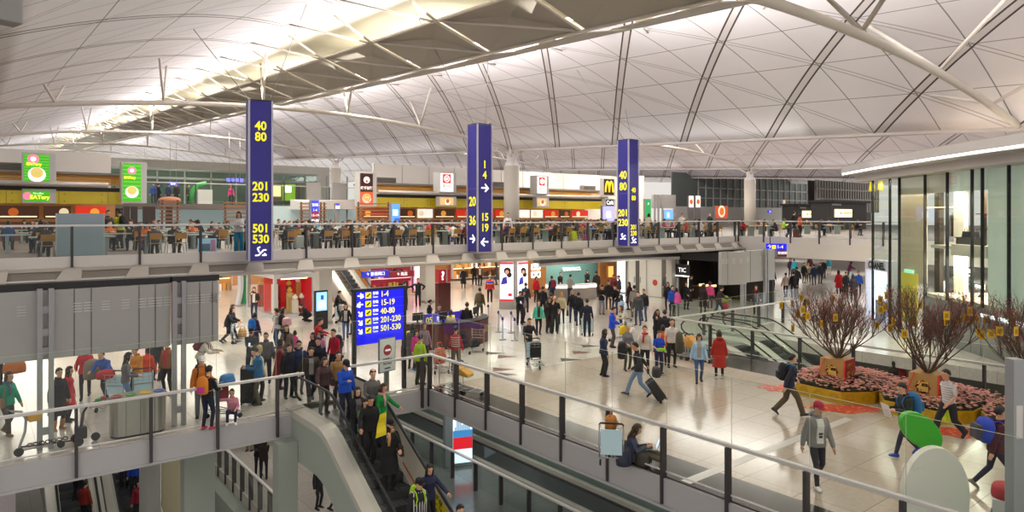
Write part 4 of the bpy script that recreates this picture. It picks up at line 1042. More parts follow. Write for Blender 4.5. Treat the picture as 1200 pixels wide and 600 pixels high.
mb = MB(); mb.box(-.2, .15, -.03, -.02, b + .5, h - .4, 0); mb.box(-.1, .3, -.03, -.02, b + .1, b + .35, 1); mb.build('screen_picture', [lit('screen pale', 'bcd8ff', 1.2), lit('screen sea', '3050c0', .8)], t)
t, w, b, h = lit_board('pale violet screen on a grey stand below the arches box', 706, 720, 241, 259, 40, '9a98f0', 1.3)
mb = MB(); mb.box(-.25, .25, -.03, -.02, b + .3, h - .5, 0); mb.build('screen_picture', [lit('screen white', 'e8f4ff', 1.6)], t)
t, w, b, h = lit_board('blue screen beyond the big pylon among far diners', 778, 789, 246, 257, 52, '5a90e8', 1.2)
mb = MB(); mb.box(-.3, .1, -.03, -.02, b + .2, h - .3, 0); mb.build('screen_picture', [lit('screen pale', 'bcd8ff', 1.2)], t)
t, w, b, h = lit_board('green standing sign just beside the big pylon', 756, 763, 233, 257, 46, '1c8a4a', .5)
text_obj('↗', .4, WB, t, (0, -.03, h - .5))
t, w, b, h = lit_board('orange poster board with a round emblem at the deck corner', 838, 853, 241, 256, 58, 'c8502a', .6)
mb = MB(); disc(mb, 0, (b + h) / 2 + .1, w * .55, 0, -.03); disc(mb, 0, (b + h) / 2 + .1, w * .35, 1, -.04); mb.build('emblem', [lit('emblem cream', 'f4e4c8', .6), lit('emblem orange', 'e0782a', .6)], t)
for k, (a, b_) in enumerate(((807, 813), (815, 821))):
 t, w, b, h = lit_board(('bright poster left of a pair high on a post', 'bright poster right of a pair high on a post')[k], a, b_, 229, 243, 66, 'f0d8d0', 1.0)
 mb = MB(); disc(mb, 0, h - 1.0, w * .6, 0, -.03); mb.build('poster_print', [lit('poster coral', 'e0603c', .7)], t)
t, w, b, h = lit_board('small blue square sign on a white wall behind the diners', 393, 398, 238, 246, 50, '2030c8', 1.0)
mb = MB(); mb.box(-.15, .15, -.03, -.02, h - .45, h - .2); mb.build('pictogram', WB, t)
u = on_v(243, 28.2); t = thing('picture_board', 'pale blue picture board standing behind the deck rail', 'poster board', (u, 28.2, 4.2))
mb = MB(); mb.box(-.34, .34, 0, .04, .05, .6); mb.build('board', lit('board blue', '9cc8e0', .2), t)
mb = MB(); mb.box(-.28, .1, -.01, 0, .12, .4, 0); mb.box(.12, .3, -.01, 0, .1, .55, 1); mb.build('print', [mat('print steel', '5a7a94', .5), mat('print pink', 'e09ac0', .5)], t)
mb = MB(); mb.bar((-.25, .05, .4), (-.25, .3, 0), .02, .02); mb.bar((.25, .05, .4), (.25, .3, 0), .02, .02); mb.build('stay', STEEL, t)
u0, u1 = on_v(66, 27.6), on_v(122, 27.6)
t = thing('frosted_screen', 'grey frosted screen panel standing behind the deck rail', 'screen panel', (u0, 27.6, 4.2))
mb = MB(); mb.box(0, u1 - u0, 0, .04, .02, zat(250, u0, 27.6) - 4.2); mb.build('panel', mat('frosted grey blue', '8b9aa4', .3), t, bevel=.01)
mb = MB()
for x in (.0, u1 - u0): mb.box(x - .02, x + .02, -.01, .06, 0, zat(250, u0, 27.6) - 4.2)
mb.build('frame', STEEL, t)
v = 62
mb = MB(); u0, u1 = on_v(957, v), on_v(1030, v)
x = u0
while x < u1: mb.box(x, x + .3, v, v + .4, 6.5, 12.3); x += 1.0
mb.box(u0, u1, v + .1, v + .3, 8.8, 9.1); mb.box(u0, u1, v + .1, v + .3, 10.6, 10.9)
struct('wall_far', mb, mat('pale slats', 'b7b2ac', .5))
mb = MB(); mb.box(u0, u1, v + 1.5, v + 1.7, 4.2, 12.3); struct('wall_far', mb, mat('dark slat backing', '4c4844', .7))
v = 80
mb = MB(); mb.box(on_v(790, v), on_v(1000, v), v, v + .3, 4.2, 7.6); struct('wall_back', mb, mat('far pale wall', 'c8c4bc', .6))
mb = MB(); mb.box(on_v(790, v), on_v(1000, v), v + .5, v + .7, 7.6, 14); struct('wall_back', mb, mat('far glass wall', '5f6662', .35))
mb = MB(); x = on_v(820, v)
while x < on_v(960, v): mb.box(x, x + .2, v + .3, v + .5, 7.6, 14); x += 2.4
mb.box(on_v(820, v), on_v(960, v), v + .3, v + .5, 9.2, 9.4); mb.box(on_v(820, v), on_v(960, v), v + .3, v + .5, 11.2, 11.4)
struct('window_3', mb, mat('far mullion', 'b4b4ae', .5))
for k, (a, b_, y0, sa, sb, s0, s1) in enumerate(((936, 962, 241, 940, 956, 247, 255), (973, 1015, 237, 978, 998, 245, 254.5))):
 v = 44 if k == 0 else 37; u0, u1 = on_v(a, v), on_v(b_, v); h = zat(y0, u0, v) - 4.2
 t = thing('video_kiosk', ('smaller', 'larger')[k] + ' black kiosk with a glowing pale yellow screen on the deck wing', 'kiosk', (u0, v, 4.2)); W = u1 - u0
 mb = MB(); mb.box(0, W, 0, 2.2, 0, h); mb.build('body', mat('kiosk charcoal', '2c2a29', .5), t)
 mb = MB(); mb.box(-.3, W + .3, -.4, 2.4, h, h + .25); mb.build('roof', BLACKM, t)
 x0, x1 = on_v(sa, v) - u0, on_v(sb, v) - u0; zb, zt = zat(s1, u0, v) - 4.2, zat(s0, u0, v) - 4.2
 mb = MB(); mb.box(x0, x1, -.04, 0, zb, zt); mb.build('screen', lit('kiosk screen', 'fff2b0', 1.6), t)
 mb = MB(); disc(mb, x0 + (x1 - x0) * .35, (zb + zt) / 2, .16, 0, -.06); mb.box(x0 + (x1 - x0) * .5, x1 - .15, -.06, -.04, (zb + zt) / 2 - .08, (zb + zt) / 2 + .1, 1); mb.build('screen_picture', [lit('screen red', 'e05040', 1.0), lit('screen gold', 'd8a83c', 1.0)], t)
 mb = MB(); mb.box(.3, .3 + W * .25, -.05, 0, h - .35, h - .15); mb.build('name_plate', GREYP, t)
t, w, b, h = lit_board('blue lit totem standing between the two black video kiosks', 964, 969, 238, 254, 40, '2a40e0', 1.0)
for q in range(3): text_obj(('登機', '1-4', '40'), .2, WB, t, (0, -.03, h - .35 - .3 * q)) if False else text_obj(('登機', '1-4', '40')[q], .2, WB, t, (0, -.03, h - .35 - .3 * q))
for k, (a, b_) in enumerate(((766, 773), (775, 792))):
 v = 48; u0, u1 = on_v(a, v), on_v(b_, v)
 t = thing('display_board', ('narrow', 'broad')[k] + ' grey flight board back on the deck beyond the big pylon', 'information board', (u0, v, 4.2)); W = u1 - u0; h0, h1 = zat(244, u0, v) - 4.2, zat(228, u0, v) - 4.2
 mb = MB(); mb.box(0, W, 0, .3, h0, h1); mb.build('casing', GREYP, t); mb = MB(); mb.box(W - .3, W - .1, -.05, .05, 0, h1); mb.box(.1, .3, -.05, .05, 0, h1); mb.build('post', STEEL, t)
for k, (px, lab) in enumerate(((902, 'small blue hanging sign right of the far round column'), (928, 'small blue hanging sign near the smaller video kiosk'))):
 v = 60; u = on_v(px, v); t = thing('hanging_sign', lab, 'hanging sign', (u, v, zat(248, u, v)))
 mb = MB(); mb.box(-.55, .55, -.05, .05, -.18, .18); mb.build('panel', SB, t); mb = MB(); mb.box(-.4, -.36, -.02, .02, .18, 3); mb.box(.36, .4, -.02, .02, .18, 3); mb.build('hanger', STEEL, t); text_obj('40-80', .24, WB, t, (0, -.06, 0))
u = on_v(919, 66); t = thing('poster_column', 'tall lit poster with a portrait near the far glass wall', 'light box sign', (u, 66, 6.2))
mb = MB(); mb.box(-.4, .4, 0, .3, -2, 2.6); mb.build('housing', GREYP, t); mb = MB(); mb.box(-.35, .35, -.02, 0, .2, 2.5); mb.build('face', lit('portrait glow', 'e8c8b0', .7), t); mb = MB(); disc(mb, 0, 1.7, .22, 0); disc(mb, .05, 1.2, .26, 1); mb.build('portrait', [lit('portrait skin', 'b8704c', .4), lit('portrait red', 'a02028', .4)], t)
# ================================================================ boutique with the curved lit cornice
Q1 = Vector((38.5, 16.9)); Q2 = Vector((30.3, 7.9)); QE = (Q2 - Q1).normalized(); QA = math.atan2(QE.y, QE.x)
def fs(px, off=0.):
 "distance along the boutique front (set back by off) seen at column px"
 t = (px - 600) / FOC; d = Vector((SA + CA * t, CA - SA * t))
 n = Vector((-QE.y, QE.x)); o = Q1 + n * off
 Y = o.dot(n) / d.dot(n)
 return (d * Y - o).dot(QE), Y
def fz(py, px, off=0.): return EYE - (py - HOR) * fs(px, off)[1] / FOC
def F(px, off=0.): return fs(px, off)[0]
def front(name, mb, m, kind='structure'):
 o = mb.build(name, m, None, (Q1.x, Q1.y, 0), (0, 0, QA), kind); return o
mb = MB()
nseg = 24
def bow(x): return -.9 * math.sin(max(0, min(1, (x + 1.5) / 20)) * PI) * 0.6
for i in range(nseg):
 x, x2 = -1.5 + 20 * i / nseg, -1.5 + 20 * (i + 1) / nseg
 def sg(d0, d1, z0, z1, m): mb.hexa([(x, bow(x) + d0, z0), (x2, bow(x2) + d0, z0), (x2, bow(x2) + d1, z0), (x, bow(x) + d1, z0), (x, bow(x) + d0, z1), (x2, bow(x2) + d0, z1), (x2, bow(x2) + d1, z1), (x, bow(x) + d1, z1)], m)
 sg(-.25, 1.2, 7.62, 7.98, 0); sg(-1.0, 1.2, 7.98, 8.02, 0); sg(-1.0, 1.2, 8.12, 8.5, 0); sg(-.95, 1.2, 8.02, 8.12, 1)
 sg(-.6, 1.2, 8.5, 8.62, 2)
front('trim_12', mb, [mat('cornice white', 'c9c4c0', .5), lit('cornice light', 'ffffff', 2.6), mat('cornice cap', 'b5ada4', .5)])
mb = MB()
mull = [1022, 1042, 1053, 1083, 1109, 1138, 1150, 1181, 1215, 1255]
for p in mull: mb.box(F(p) - .03, F(p) + .03, -.02, .1, 0, 7.62)
front('window_4', mb, mat('mullion black', '26282a', .4, .3))
for k, (a, b) in enumerate(zip(mull, mull[1:])):
 mb = MB(); mb.box(F(a) + .04, F(b) - .04, .03, .05, .02, 7.6); front('window_%d' % (5 + k), mb, GLASS_S)
mb = MB()
mb.box(F(1049), F(1083), .12, .3, fz(228, 1066), 7.6, 0); mb.box(F(1056, .5), F(1082, .5), .5, .7, 2.4, fz(228, 1066), 1)
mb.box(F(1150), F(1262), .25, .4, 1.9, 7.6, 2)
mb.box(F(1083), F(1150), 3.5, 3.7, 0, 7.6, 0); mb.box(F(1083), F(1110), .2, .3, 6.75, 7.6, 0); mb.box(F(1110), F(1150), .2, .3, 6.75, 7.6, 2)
mb.box(F(1109), F(1150), .2, .35, 3.95, 4.45, 0); mb.box(F(1086), F(1097), 1.2, 1.4, 2.0, 7.6, 0); mb.box(F(1095, 1), F(1101, 1), 1.0, 1.2, 0, 7.6, 3)
front('wall_boutique', mb, [mat('boutique cream', 'd9d0c2', .5), mat('boutique tan panel', 'd8c4a8', .5), mat('frosted glass panel', 'd3dacd', .3, emit=.16), mat('boutique dark', '3a332e', .5)])  # frosted panel glows faintly, standing in for light behind it
mb = MB(); mb.box(F(1083), F(1150), .3, 3.5, 4.2, 4.35); mb.box(F(1083), F(1255), .1, 3.5, 1.95, 2.1); front('floor_boutique', mb, mat('boutique floor', 'd8ccb8', .3))
mb = MB(); mb.box(F(1110), F(1150), 2.6, 2.8, 4.4, 6.75, 0); mb.box(F(1130), F(1150), 2.4, 2.6, 4.4, 6.75, 1); front('wall_boutique', mb, [lit('warm alcove', 'c58a4c', .25), lit('pale alcove', 'f0dcb8', .55)])
mb = MB()
for z in (5.1, 5.75): mb.box(F(1110), F(1150), 1.2, 2.6, z, z + .04)
for p in (1119, 1130): mb.box(F(p), F(p) + .04, 1.2, 1.3, 4.4, 6.7)
o = front('display_rack', mb, mat('rack bronze', '4a3a2c', .4, .3), None); tag(o, 'dark bronze clothes rack inside the upper boutique window', 'clothes rack')
for k, p in enumerate((1113, 1116, 1122, 1125)):
 o = MB(); o.hexa([(-.2, -.05, -1.0), (.2, -.05, -1.0), (.2, .1, -1.0), (-.2, .1, -1.0), (-.16, -.04, 0), (.16, -.04, 0), (.16, .08, 0), (-.16, .08, 0)]); o.tube([(0, 0, 0), (0, 0, .06), (.03, 0, .1), (.0, 0, .13)], .012, 6)
 pz = Q1 + QE * (F(p, 1.6) + .0) + Vector((-QE.y, QE.x)) * 1.6
 tag(o.build('hanging_garment', mat('garment %d' % (k % 3), ('e8e0d8', '2a2624', 'c8a880')[k % 3], .8), None, (pz.x, pz.y, 5.72), (0, 0, QA)), 'garment hanging in the upper boutique window, ' + ('first', 'second', 'third', 'fourth')[k] + ' along the bronze rack', 'garment', 'garments on the rack')
for k, p in enumerate((1132, 1137, 1143)):
 pz = Q1 + QE * F(p, .8) + Vector((-QE.y, QE.x)) * .8
 t = thing('handbag', 'dark handbag on the low display in the upper boutique window, ' + ('nearest the garments', 'middle of three', 'nearest the frosted glass')[k], 'handbag', (pz.x, pz.y, 4.75), QA)
 mb = MB(); mb.hexa([(-.2, -.09, 0), (.2, -.09, 0), (.2, .09, 0), (-.2, .09, 0), (-.17, -.06, .26), (.17, -.06, .26), (.17, .06, .26), (-.17, .06, .26)]); mb.build('body', BLACKM, t, bevel=.02)
 mb = MB(); mb.tube([(-.1, 0, .24), (-.09, 0, .36), (0, 0, .41), (.09, 0, .36), (.1, 0, .24)], .014, 6); mb.build('handle', BLACKM, t)
pz = Q1 + QE * F(1137, .8) + Vector((-QE.y, QE.x)) * .8
t = thing('display_plinth', 'low black display plinth in the upper boutique window', 'display plinth', (pz.x, pz.y, 4.35), QA)
mb = MB(); mb.box(-.75, .75, -.25, .25, .36, .4); mb.build('table_top', BLACKM, t); mb = MB(); mb.box(-.7, .7, -.2, .2, 0, .36); mb.build('base', BLACKM, t)
t = thing('stair_handrail', 'black sloping stair handrail seen through the boutique glass', 'handrail', (Q1.x, Q1.y, 0), QA)
mb = MB(); pa = [(F(1099, 1.6), 1.6, fz(362, 1099, 1.6)), (F(1128, 1.6), 1.6, fz(328, 1128, 1.6)), (F(1150, 1.6), 1.6, fz(334, 1150, 1.6))]
mb.tube(pa, .045, 8); mb.tube([(x, y, z - .2) for x, y, z in pa], .03, 8); mb.build('handrail', BLACKM, t)
mb = MB(); pb = [(F(1135, 1.4), 1.4, fz(360, 1135, 1.4)), (F(1150, 1.4), 1.4, fz(345, 1150, 1.4))]; mb.tube(pb, .045, 8); mb.build('lower_handrail', BLACKM, t)
mb = MB()
for x, y, z in pa: mb.tube([(x, y, 2.1), (x, y, z)], .025, 6)
mb.build('post', BLACKM, t)
for k, (a, b, y0, y1) in enumerate(((1101, 1107, 328, 341), (1120, 1131, 330, 338), (1143, 1152, 332, 339))):
 d = 2.8; t = thing('light_box', 'small white lit picture inside the lower boutique, ' + ('nearest the dark column', 'behind the stair handrail bend', 'beside the frosted glass')[k], 'light panel', (Q1.x, Q1.y, 0), QA)
 mb = MB(); mb.box(F(a, d), F(b, d), d, d + .1, fz(y1, a, d), fz(y0, a, d)); mb.build('frame', WHITEP, t)
 mb = MB(); mb.box(F(a, d) + .03, F(b, d) - .03, d - .02, d, fz(y1, a, d) + .03, fz(y0, a, d) - .03); mb.build('panel', WHITEG, t)
t = thing('boutique_lettering', 'small white lit letters on the cream wall in the lower boutique', 'shop sign', (Q1.x, Q1.y, 0), QA)
text_obj('CHANEL', .26, WHITEG, t, (F(1130, 3.4), 3.44, fz(317, 1130, 3.4)))
mb = MB(); mb.box(F(1121, 3.4), F(1138, 3.4), 3.44, 3.49, fz(323, 1130, 3.4), fz(322, 1130, 3.4)); mb.build('underline', WHITEG, t)
t = thing('exit_sign', 'green and white exit sign above the yellow lit boutique panel', 'exit sign', (Q1.x, Q1.y, 0), QA)
mb = MB(); mb.box(F(1060, .45), F(1070, .45), .42, .5, fz(320, 1065, .45), fz(316, 1065, .45)); mb.build('panel', lit('exit pale green', 'a8e8c8', .8), t)
t = thing('light_box', 'yellow glowing panel behind the second blossom tree', 'light panel', (Q1.x, Q1.y, 0), QA)
mb = MB(); mb.box(F(1056, .45), F(1075, .45), .44, .49, .3, fz(320, 1065, .45)); mb.build('panel', lit('yellow panel', 'd8c450', .25), t)
mb = MB(); mb.box(F(1055, .45), F(1056, .45), .4, .5, .3, fz(320, 1065, .45)); mb.build('frame', BLACKM, t)
pz = Q1 + Vector((.3, .4))
t = thing('boutique_portal', 'white glowing boutique doorway with black letters above', 'doorway', (pz.x, pz.y, 0), -PI / 2 - .75)
mb = MB(); mb.box(-.3, 2.2, .5, .7, 0, 3.1); mb.build('back_wall', lit('portal white', 'eef2ff', 1.5), t)
mb = MB(); mb.box(-.3, 2.2, .1, .7, 2.75, 3.3); mb.box(-.4, -.3, .1, .7, 0, 3.2); mb.box(2.2, 2.3, .1, .7, 0, 3.2); mb.build('frame', mat('portal frame', 'd8dae0', .4), t)
text_obj('CHANEL', .5, BLACKM, t, (1.0, .08, 3.0), bold=.015)
mb = MB(); mb.box(.4, 1.5, .3, .5, 0, 1.1); mb.build('display_case', mat('case lilac', 'b8b8d8', .4), t)
for k, (px, y0, y1) in enumerate(((1022, 211, 224), (1032, 211, 223), (1088, 206, 219))):
 s, Y = fs(px, .5); p = Q1 + QE * s + Vector((-QE.y, QE.x)) * .5; z1 = EYE - (y0 - HOR) * Y / FOC; h = (y1 - y0) * Y / FOC
 t = thing('yellow_lantern', 'yellow hanging lantern in the boutique window, ' + ('closest to the deck wing', 'second from the deck wing', 'over the dark column')[k], 'lantern', (p.x, p.y, z1 - h))
 mb = MB(); mb.lathe([(.17, 0), (.14, h * .5), (.08, h)], n=12); mb.build('shade', lit('lantern yellow', 'f4d838', .5), t)
 mb = MB(); mb.tube([(0, 0, h), (0, 0, 7.6 - z1 + h)], .01, 5); mb.build('cord', BLACKM, t)
t = thing('light_bar', 'thin warm horizontal lamp behind the boutique glass', 'lamp', (Q1.x, Q1.y, 0), QA)
mb = MB(); mb.box(F(1084, .6), F(1116, .6), .6, .66, fz(243.5, 1100, .6), fz(242.5, 1100, .6)); mb.build('tube', lit('bar warm', 'ffd8a0', 2.5), t)
mb = MB(); mb.box(F(1099, .6), F(1100, .6), .6, .64, fz(243, 1100, .6), 7.6); mb.build('hanger', BLACKM, t)
t = thing('light_bar', 'long pale lamp low on the frosted boutique front', 'lamp', (Q1.x, Q1.y, 0), QA)
mb = MB(); mb.box(F(1151), F(1255), -.08, -.03, fz(378, 1180), fz(374, 1180)); mb.build('tube', lit('strip pale', 'dff4f0', 1.4), t)
mb = MB(); mb.box(F(1151), F(1255), -.03, .02, fz(380, 1180), fz(373, 1180)); mb.build('housing', GREYP, t)
mb = MB(); mb.box(F(1084), F(1256), -.02, .2, -.4, 1.95); front('trim_13', mb, mat('grey green lower front', '7f857e', .25))
mid = Q1 + QE * 6.2 + Vector((-QE.y, QE.x)) * .4
area('boutique_lamp', (mid.x, mid.y, 7.5), (0, 0, QA), 12, .15, 420, (1, .92, .82))
area('boutique_lamp', (Q1.x + QE.x * 8.5 + 1.2, Q1.y + QE.y * 8.5 - 1.0, 6.7), (0, 0, QA), 5, 2, 500, (1, .85, .65))
area('boutique_lamp', (Q1.x + QE.x * 8.0 + 1.0, Q1.y + QE.y * 8.0 - .9, 3.95), (0, 0, QA), 5, 2, 600, (1, .9, .75))
# ================================================================ planters, flowers, blossom trees
GOLDY = mat('gold yellow planter', 'c8a21c', .35, .15, noise=.1, nscale=5)
LEAFM = mat('dark flower leaf', '46562c', .6, noise=.25, nscale=20)
PETAL = mat('pink petal', 'f3b3a8', .6, noise=.15, nscale=15)
KRAFT = mat('kraft gold box', 'b98f52', .55)
REDBOX = mat('festive red box', '9c1f20', .5, noise=.15, nscale=6)
RIB = mat('red ribbon', 'd8321e', .5)
BARK = mat('blossom tree bark', '5c483a', .75, noise=.2, nscale=30)
BLOS = mat('red pink blossom', 'b03048', .6)
ENV = mat('yellow envelope', 'd8b020', .5); ENVP = mat('envelope print', 'a8821a', .5)
polyP = [(-1.2, .7), (-1.25, -.75), (-.4, -1.35), (1.75, -1.35), (2.2, -.2), (1.75, 1.15), (-.3, 1.2)]
names3 = ('nearest the walking man in navy', 'middle one of three', 'beside the tall grey post')
def planter(k, cx, cy):
 r = random.Random(40 + k)
 t = thing('planter', 'gold yellow planter with curled print, ' + names3[k], 'planter', (cx, cy, 0))
 mb = MB(); mb.prism(polyP, 0, .36); mb.build('wall', GOLDY, t)
 mb = MB()
 for (a, b) in zip(polyP, polyP[1:] + polyP[:1]):
  A = Vector(a); B = Vector(b); d = (B - A); n = Vector((d.y, -d.x)).normalized(); L = d.length
  for q in range(max(2, int(L * 2.2))):
   c = A + d * ((q + .5) / max(2, int(L * 2.2))) + n * .004
   for rr in (.13, .08):
    mb.tube([(c.x + d.x / L * rr * math.cos(w), c.y + d.y / L * rr * math.cos(w), .18 + rr * math.sin(w)) for w in [PI * .17 * i for i in range(12)]], .006, 4, caps=False, closed=True)
 mb.build('curl_print', mat('planter curl', 'a07c12', .4, .2), t)
 mb = MB()
 def inside(x, y):
  c = False
  for (x1, y1), (x2, y2) in zip(polyP, polyP[1:] + polyP[:1]):
   if (y1 > y) != (y2 > y) and x < (x2 - x1) * (y - y1) / (y2 - y1) + x1: c = not c
  return c
 n = 0
 while n < 1500:
  x, y = r.uniform(-1.4, 2.3), r.uniform(-1.5, 1.4)
  if not inside(x, y): continue
  n += 1
  z = .40 + .22 * max(0, 1 - (x - .3) ** 2 / 3 - y * y / 1.8) + r.uniform(-.05, .06)
  a = r.uniform(0, 6.28); l = r.uniform(.05, .09); dx, dy = math.cos(a) * l, math.sin(a) * l
  mb.quad([(x - dy * .4, y + dx * .4, z), (x + dx, y + dy, z + r.uniform(-.04, .03)), (x + dy * .4, y - dx * .4, z + .01), (x - dx, y - dy, z + r.uniform(-.06, .02))], 0)
  if n % 5 < 4:
   zz = z + r.uniform(.03, .07); s = r.uniform(.026, .046)
   for q in range(5):
    w = a + q * 1.2566
    mb.quad([(x, y, zz - .01), (x + s * math.cos(w - .5), y + s * math.sin(w - .5), zz + .012), (x + s * 1.5 * math.cos(w), y + s * 1.5 * math.sin(w), zz + .004), (x + s * math.cos(w + .5), y + s * math.sin(w + .5), zz + .012)], 1)
 mb.prism([(x * .97, y * .97) for x, y in polyP], .34, .37, 2)
 tag(mb.build('flower_bed', [LEAFM, PETAL, mat('soil', '2a221a', .9)], None, (cx, cy, 0)), 'pink flowers and dark leaves filling the gold planter, ' + names3[k], 'flower bed', None, 'stuff')
 bx, by = cx - .15, cy - .1
 t = thing('festive_box', 'kraft and red festive tree box with a lucky character, ' + names3[k], 'tree box', (bx, by, .38))
 mb = MB(); w = .38; mb.box(-w, w, -w, w, 0, .78, 0)
 o = mb.build('box', [KRAFT, REDBOX], t)
 for p in o.data.polygons:
  if p.normal.y < -.5 or p.normal.x > .5: p.material_index = 1
 mb = MB(); mb.prism([(-.22, .4), (0, .18), (.22, .4), (0, .62)][::-1], -w - .006, -w, 0, 'x'); mb.prism([(-.16, .56), (-.16, .24), (.16, .24), (.16, .56)][::-1], -w - .006, -w, 0, 'x')
 o = mb.build('seal', mat('seal dark red', '9c1c20', .5), t); recalc(o)
 text_obj('福', .3, mat('gold character', 'e0c060', .4, .3), t, (-w - .012, 0, .4), (PI / 2, 0, -PI / 2), bold=.012)
 mb = MB()
 for q in range(5):
  c = (r.uniform(-.25, .25), r.uniform(.15, .65));
  for rr in (.1, .06): mb.tube([(c[0] + rr * math.cos(wq), -w - .004, c[1] + rr * math.sin(wq)) for wq in [.6 * i for i in range(9)]], .009, 4)
 mb.build('curl_print', mat('gold curl', 'b5863c', .4, .3), t)
 mb = MB(); mb.tube([(-w + .02, -w - .01, .8), (-w - .03, -w - .03, .4), (-w - .01, -w - .05, .02)], .022, 6); mb.tube([(-w, w * .6, .8), (-w - .25, w, .05)], .014, 6); mb.tube([(w, -w * .2, .8), (w + .35, -w * .6, .1)], .014, 6); mb.build('ribbon', RIB, t)
 tz = 1.14
 t = thing('blossom_tree', 'bare peach blossom tree hung with yellow envelopes, ' + names3[k], 'tree', (bx, by, tz))
 wood = MB(); tips = []
 H = (2.15, 2.45, 2.4)[k]
 def branch(p, d, L, rad, lev):
  n = 4; pts = [p]; q = Vector(p); dd = Vector(d)
  for i in range(n):
   dd = (dd + Vector((r.uniform(-.16, .16), r.uniform(-.16, .16), r.uniform(-.02, .14)))).normalized(); q = q + dd * (L / n); pts.append(q.copy())
  wood.tube(pts, [rad * (1 - .55 * i / n) for i in range(n + 1)], 5 if lev < 2 else 4, caps=False)
  if lev < 3:
   m = (5, 6, 4)[lev]
   for i in range(m):
    f = r.uniform(.3, 1.0); j = min(n - 1, int(f * n)); b = pts[j].lerp(pts[j + 1], f * n - j)
    sd = Vector((r.uniform(-1, 1), r.uniform(-1, 1), r.uniform(.1, 1.1))).normalized()
    nd = (dd * .75 + sd * .65).normalized()
    branch(b, nd, L * r.uniform(.5, .72), rad * .52, lev + 1)
  if lev >= 2:
   for i in range(3): tips.append(pts[r.randrange(1, n + 1)] + Vector((r.uniform(-.02, .02), r.uniform(-.02, .02), r.uniform(-.02, .02))))
 for i in range(13):
  a = i * 2 * PI / 13 + r.uniform(-.2, .2); sp = r.uniform(.4, 1.5)
  branch(Vector((.05 * math.cos(a), .05 * math.sin(a), 0)), Vector((math.cos(a) * sp, math.sin(a) * sp, 1)).normalized(), H * r.uniform(.55, .72), .026, 0)
 for i, v in enumerate(wood.V):
  x, y, z = v; rr = math.hypot(x, y); lim = 1.75
  if rr > lim: x, y = x * lim / rr, y * lim / rr
  wood.V[i] = (x, y, min(z, H + .12 * math.sin(x * 9 + y * 7)))
 wood.build('branches', BARK, t)
 mb = MB()
 for p in tips[::6]:
  rr = math.hypot(p.x, p.y)
  if rr > 1.75: p = Vector((p.x * 1.75 / rr, p.y * 1.75 / rr, p.z))
  if p.z > H: continue
  s = r.uniform(.01, .022); b = len(mb.V)
  mb.V += [(p.x + s, p.y, p.z), (p.x - s, p.y, p.z), (p.x, p.y + s, p.z), (p.x, p.y - s, p.z), (p.x, p.y, p.z + s), (p.x, p.y, p.z - s)]
  for f in ((0, 2, 4), (2, 1, 4), (1, 3, 4), (3, 0, 4), (2, 0, 5), (1, 2, 5), (3, 1, 5), (0, 3, 5)): mb.face([b + i for i in f], 0)
 tag(mb.build('blossoms', BLOS, t), kind='stuff')
 cands = [p for p in tips if 1.0 < math.hypot(p.x, p.y) < 1.7 and p.z < H and p.z > .1]; r.shuffle(cands); ch = []
 for p in cands:
  if all((p - q).length > .42 for q in ch): ch.append(p)
  if len(ch) >= 17: break
 ch.sort(key=lambda p: p.z)
 for i, p in enumerate(ch):
  e = thing('yellow_envelope', 'yellow paper envelope hanging on the blossom tree ' + names3[k], 'envelope', (bx + p.x, by + p.y, tz + p.z - .3), r.uniform(-1.4, .2), 'yellow envelopes on the tree ' + names3[k])
  mb = MB(); mb.box(-.075, .075, -.005, .005, 0, .23); mb.build('paper', ENV, e)
  mb = MB(); mb.box(-.045, .045, -.007, -.005, .05, .17); mb.build('print', ENVP, e)
  mb = MB(); mb.tube([(0, 0, .23), (0, 0, .31)], .004, 4); mb.build('string', RIB, e)
 return t
planter(0, 21.7, 10.6); planter(1, 21.75, 8.0); planter(2, 21.8, 5.35)
FLO = mat('floral floor print', 'd8683c', .5)
nt = FLO.node_tree; vn = nt.nodes.new('ShaderNodeTexVoronoi'); vn.inputs['Scale'].default_value = 7; tcn = nt.nodes.new('ShaderNodeTexCoord'); rp = nt.nodes.new('ShaderNodeValToRGB')
rp.color_ramp.elements[0].color = lin('e8b45c'); rp.color_ramp.elements[1].color = lin('c03a2c'); rp.color_ramp.elements[1].position = .45
nt.links.new(tcn.outputs['Object'], vn.inputs['Vector']); nt.links.new(vn.outputs['Distance'], rp.inputs[0]); nt.links.new(rp.outputs[0], nt.nodes['Principled BSDF'].inputs['Base Color'])
for k, (px, py, w, h, lab) in enumerate(((914, 455, 1.1, .8, 'behind the walking man in a navy jacket'), (992, 479, 1.9, .75, 'in front of the first planter'), (1126, 507, 1.5, .7, 'in front of the middle planter'))):
 u, v = G(px, py); mb = MB(); pts = []
 for i in range(40):
  a = 2 * PI * i / 40; q = 1 + .16 * math.sin(a * 7 + k) + .08 * math.sin(a * 3)
  pts.append((math.cos(a) * w * .55 * q, math.sin(a) * h * .6 * q))
 mb.prism(pts, 0, .006); tag(mb.build('floor_sticker', FLO, None, (u, v, 0.0), (0, 0, -.67)), 'orange red floral floor sticker ' + lab, 'floor sticker')
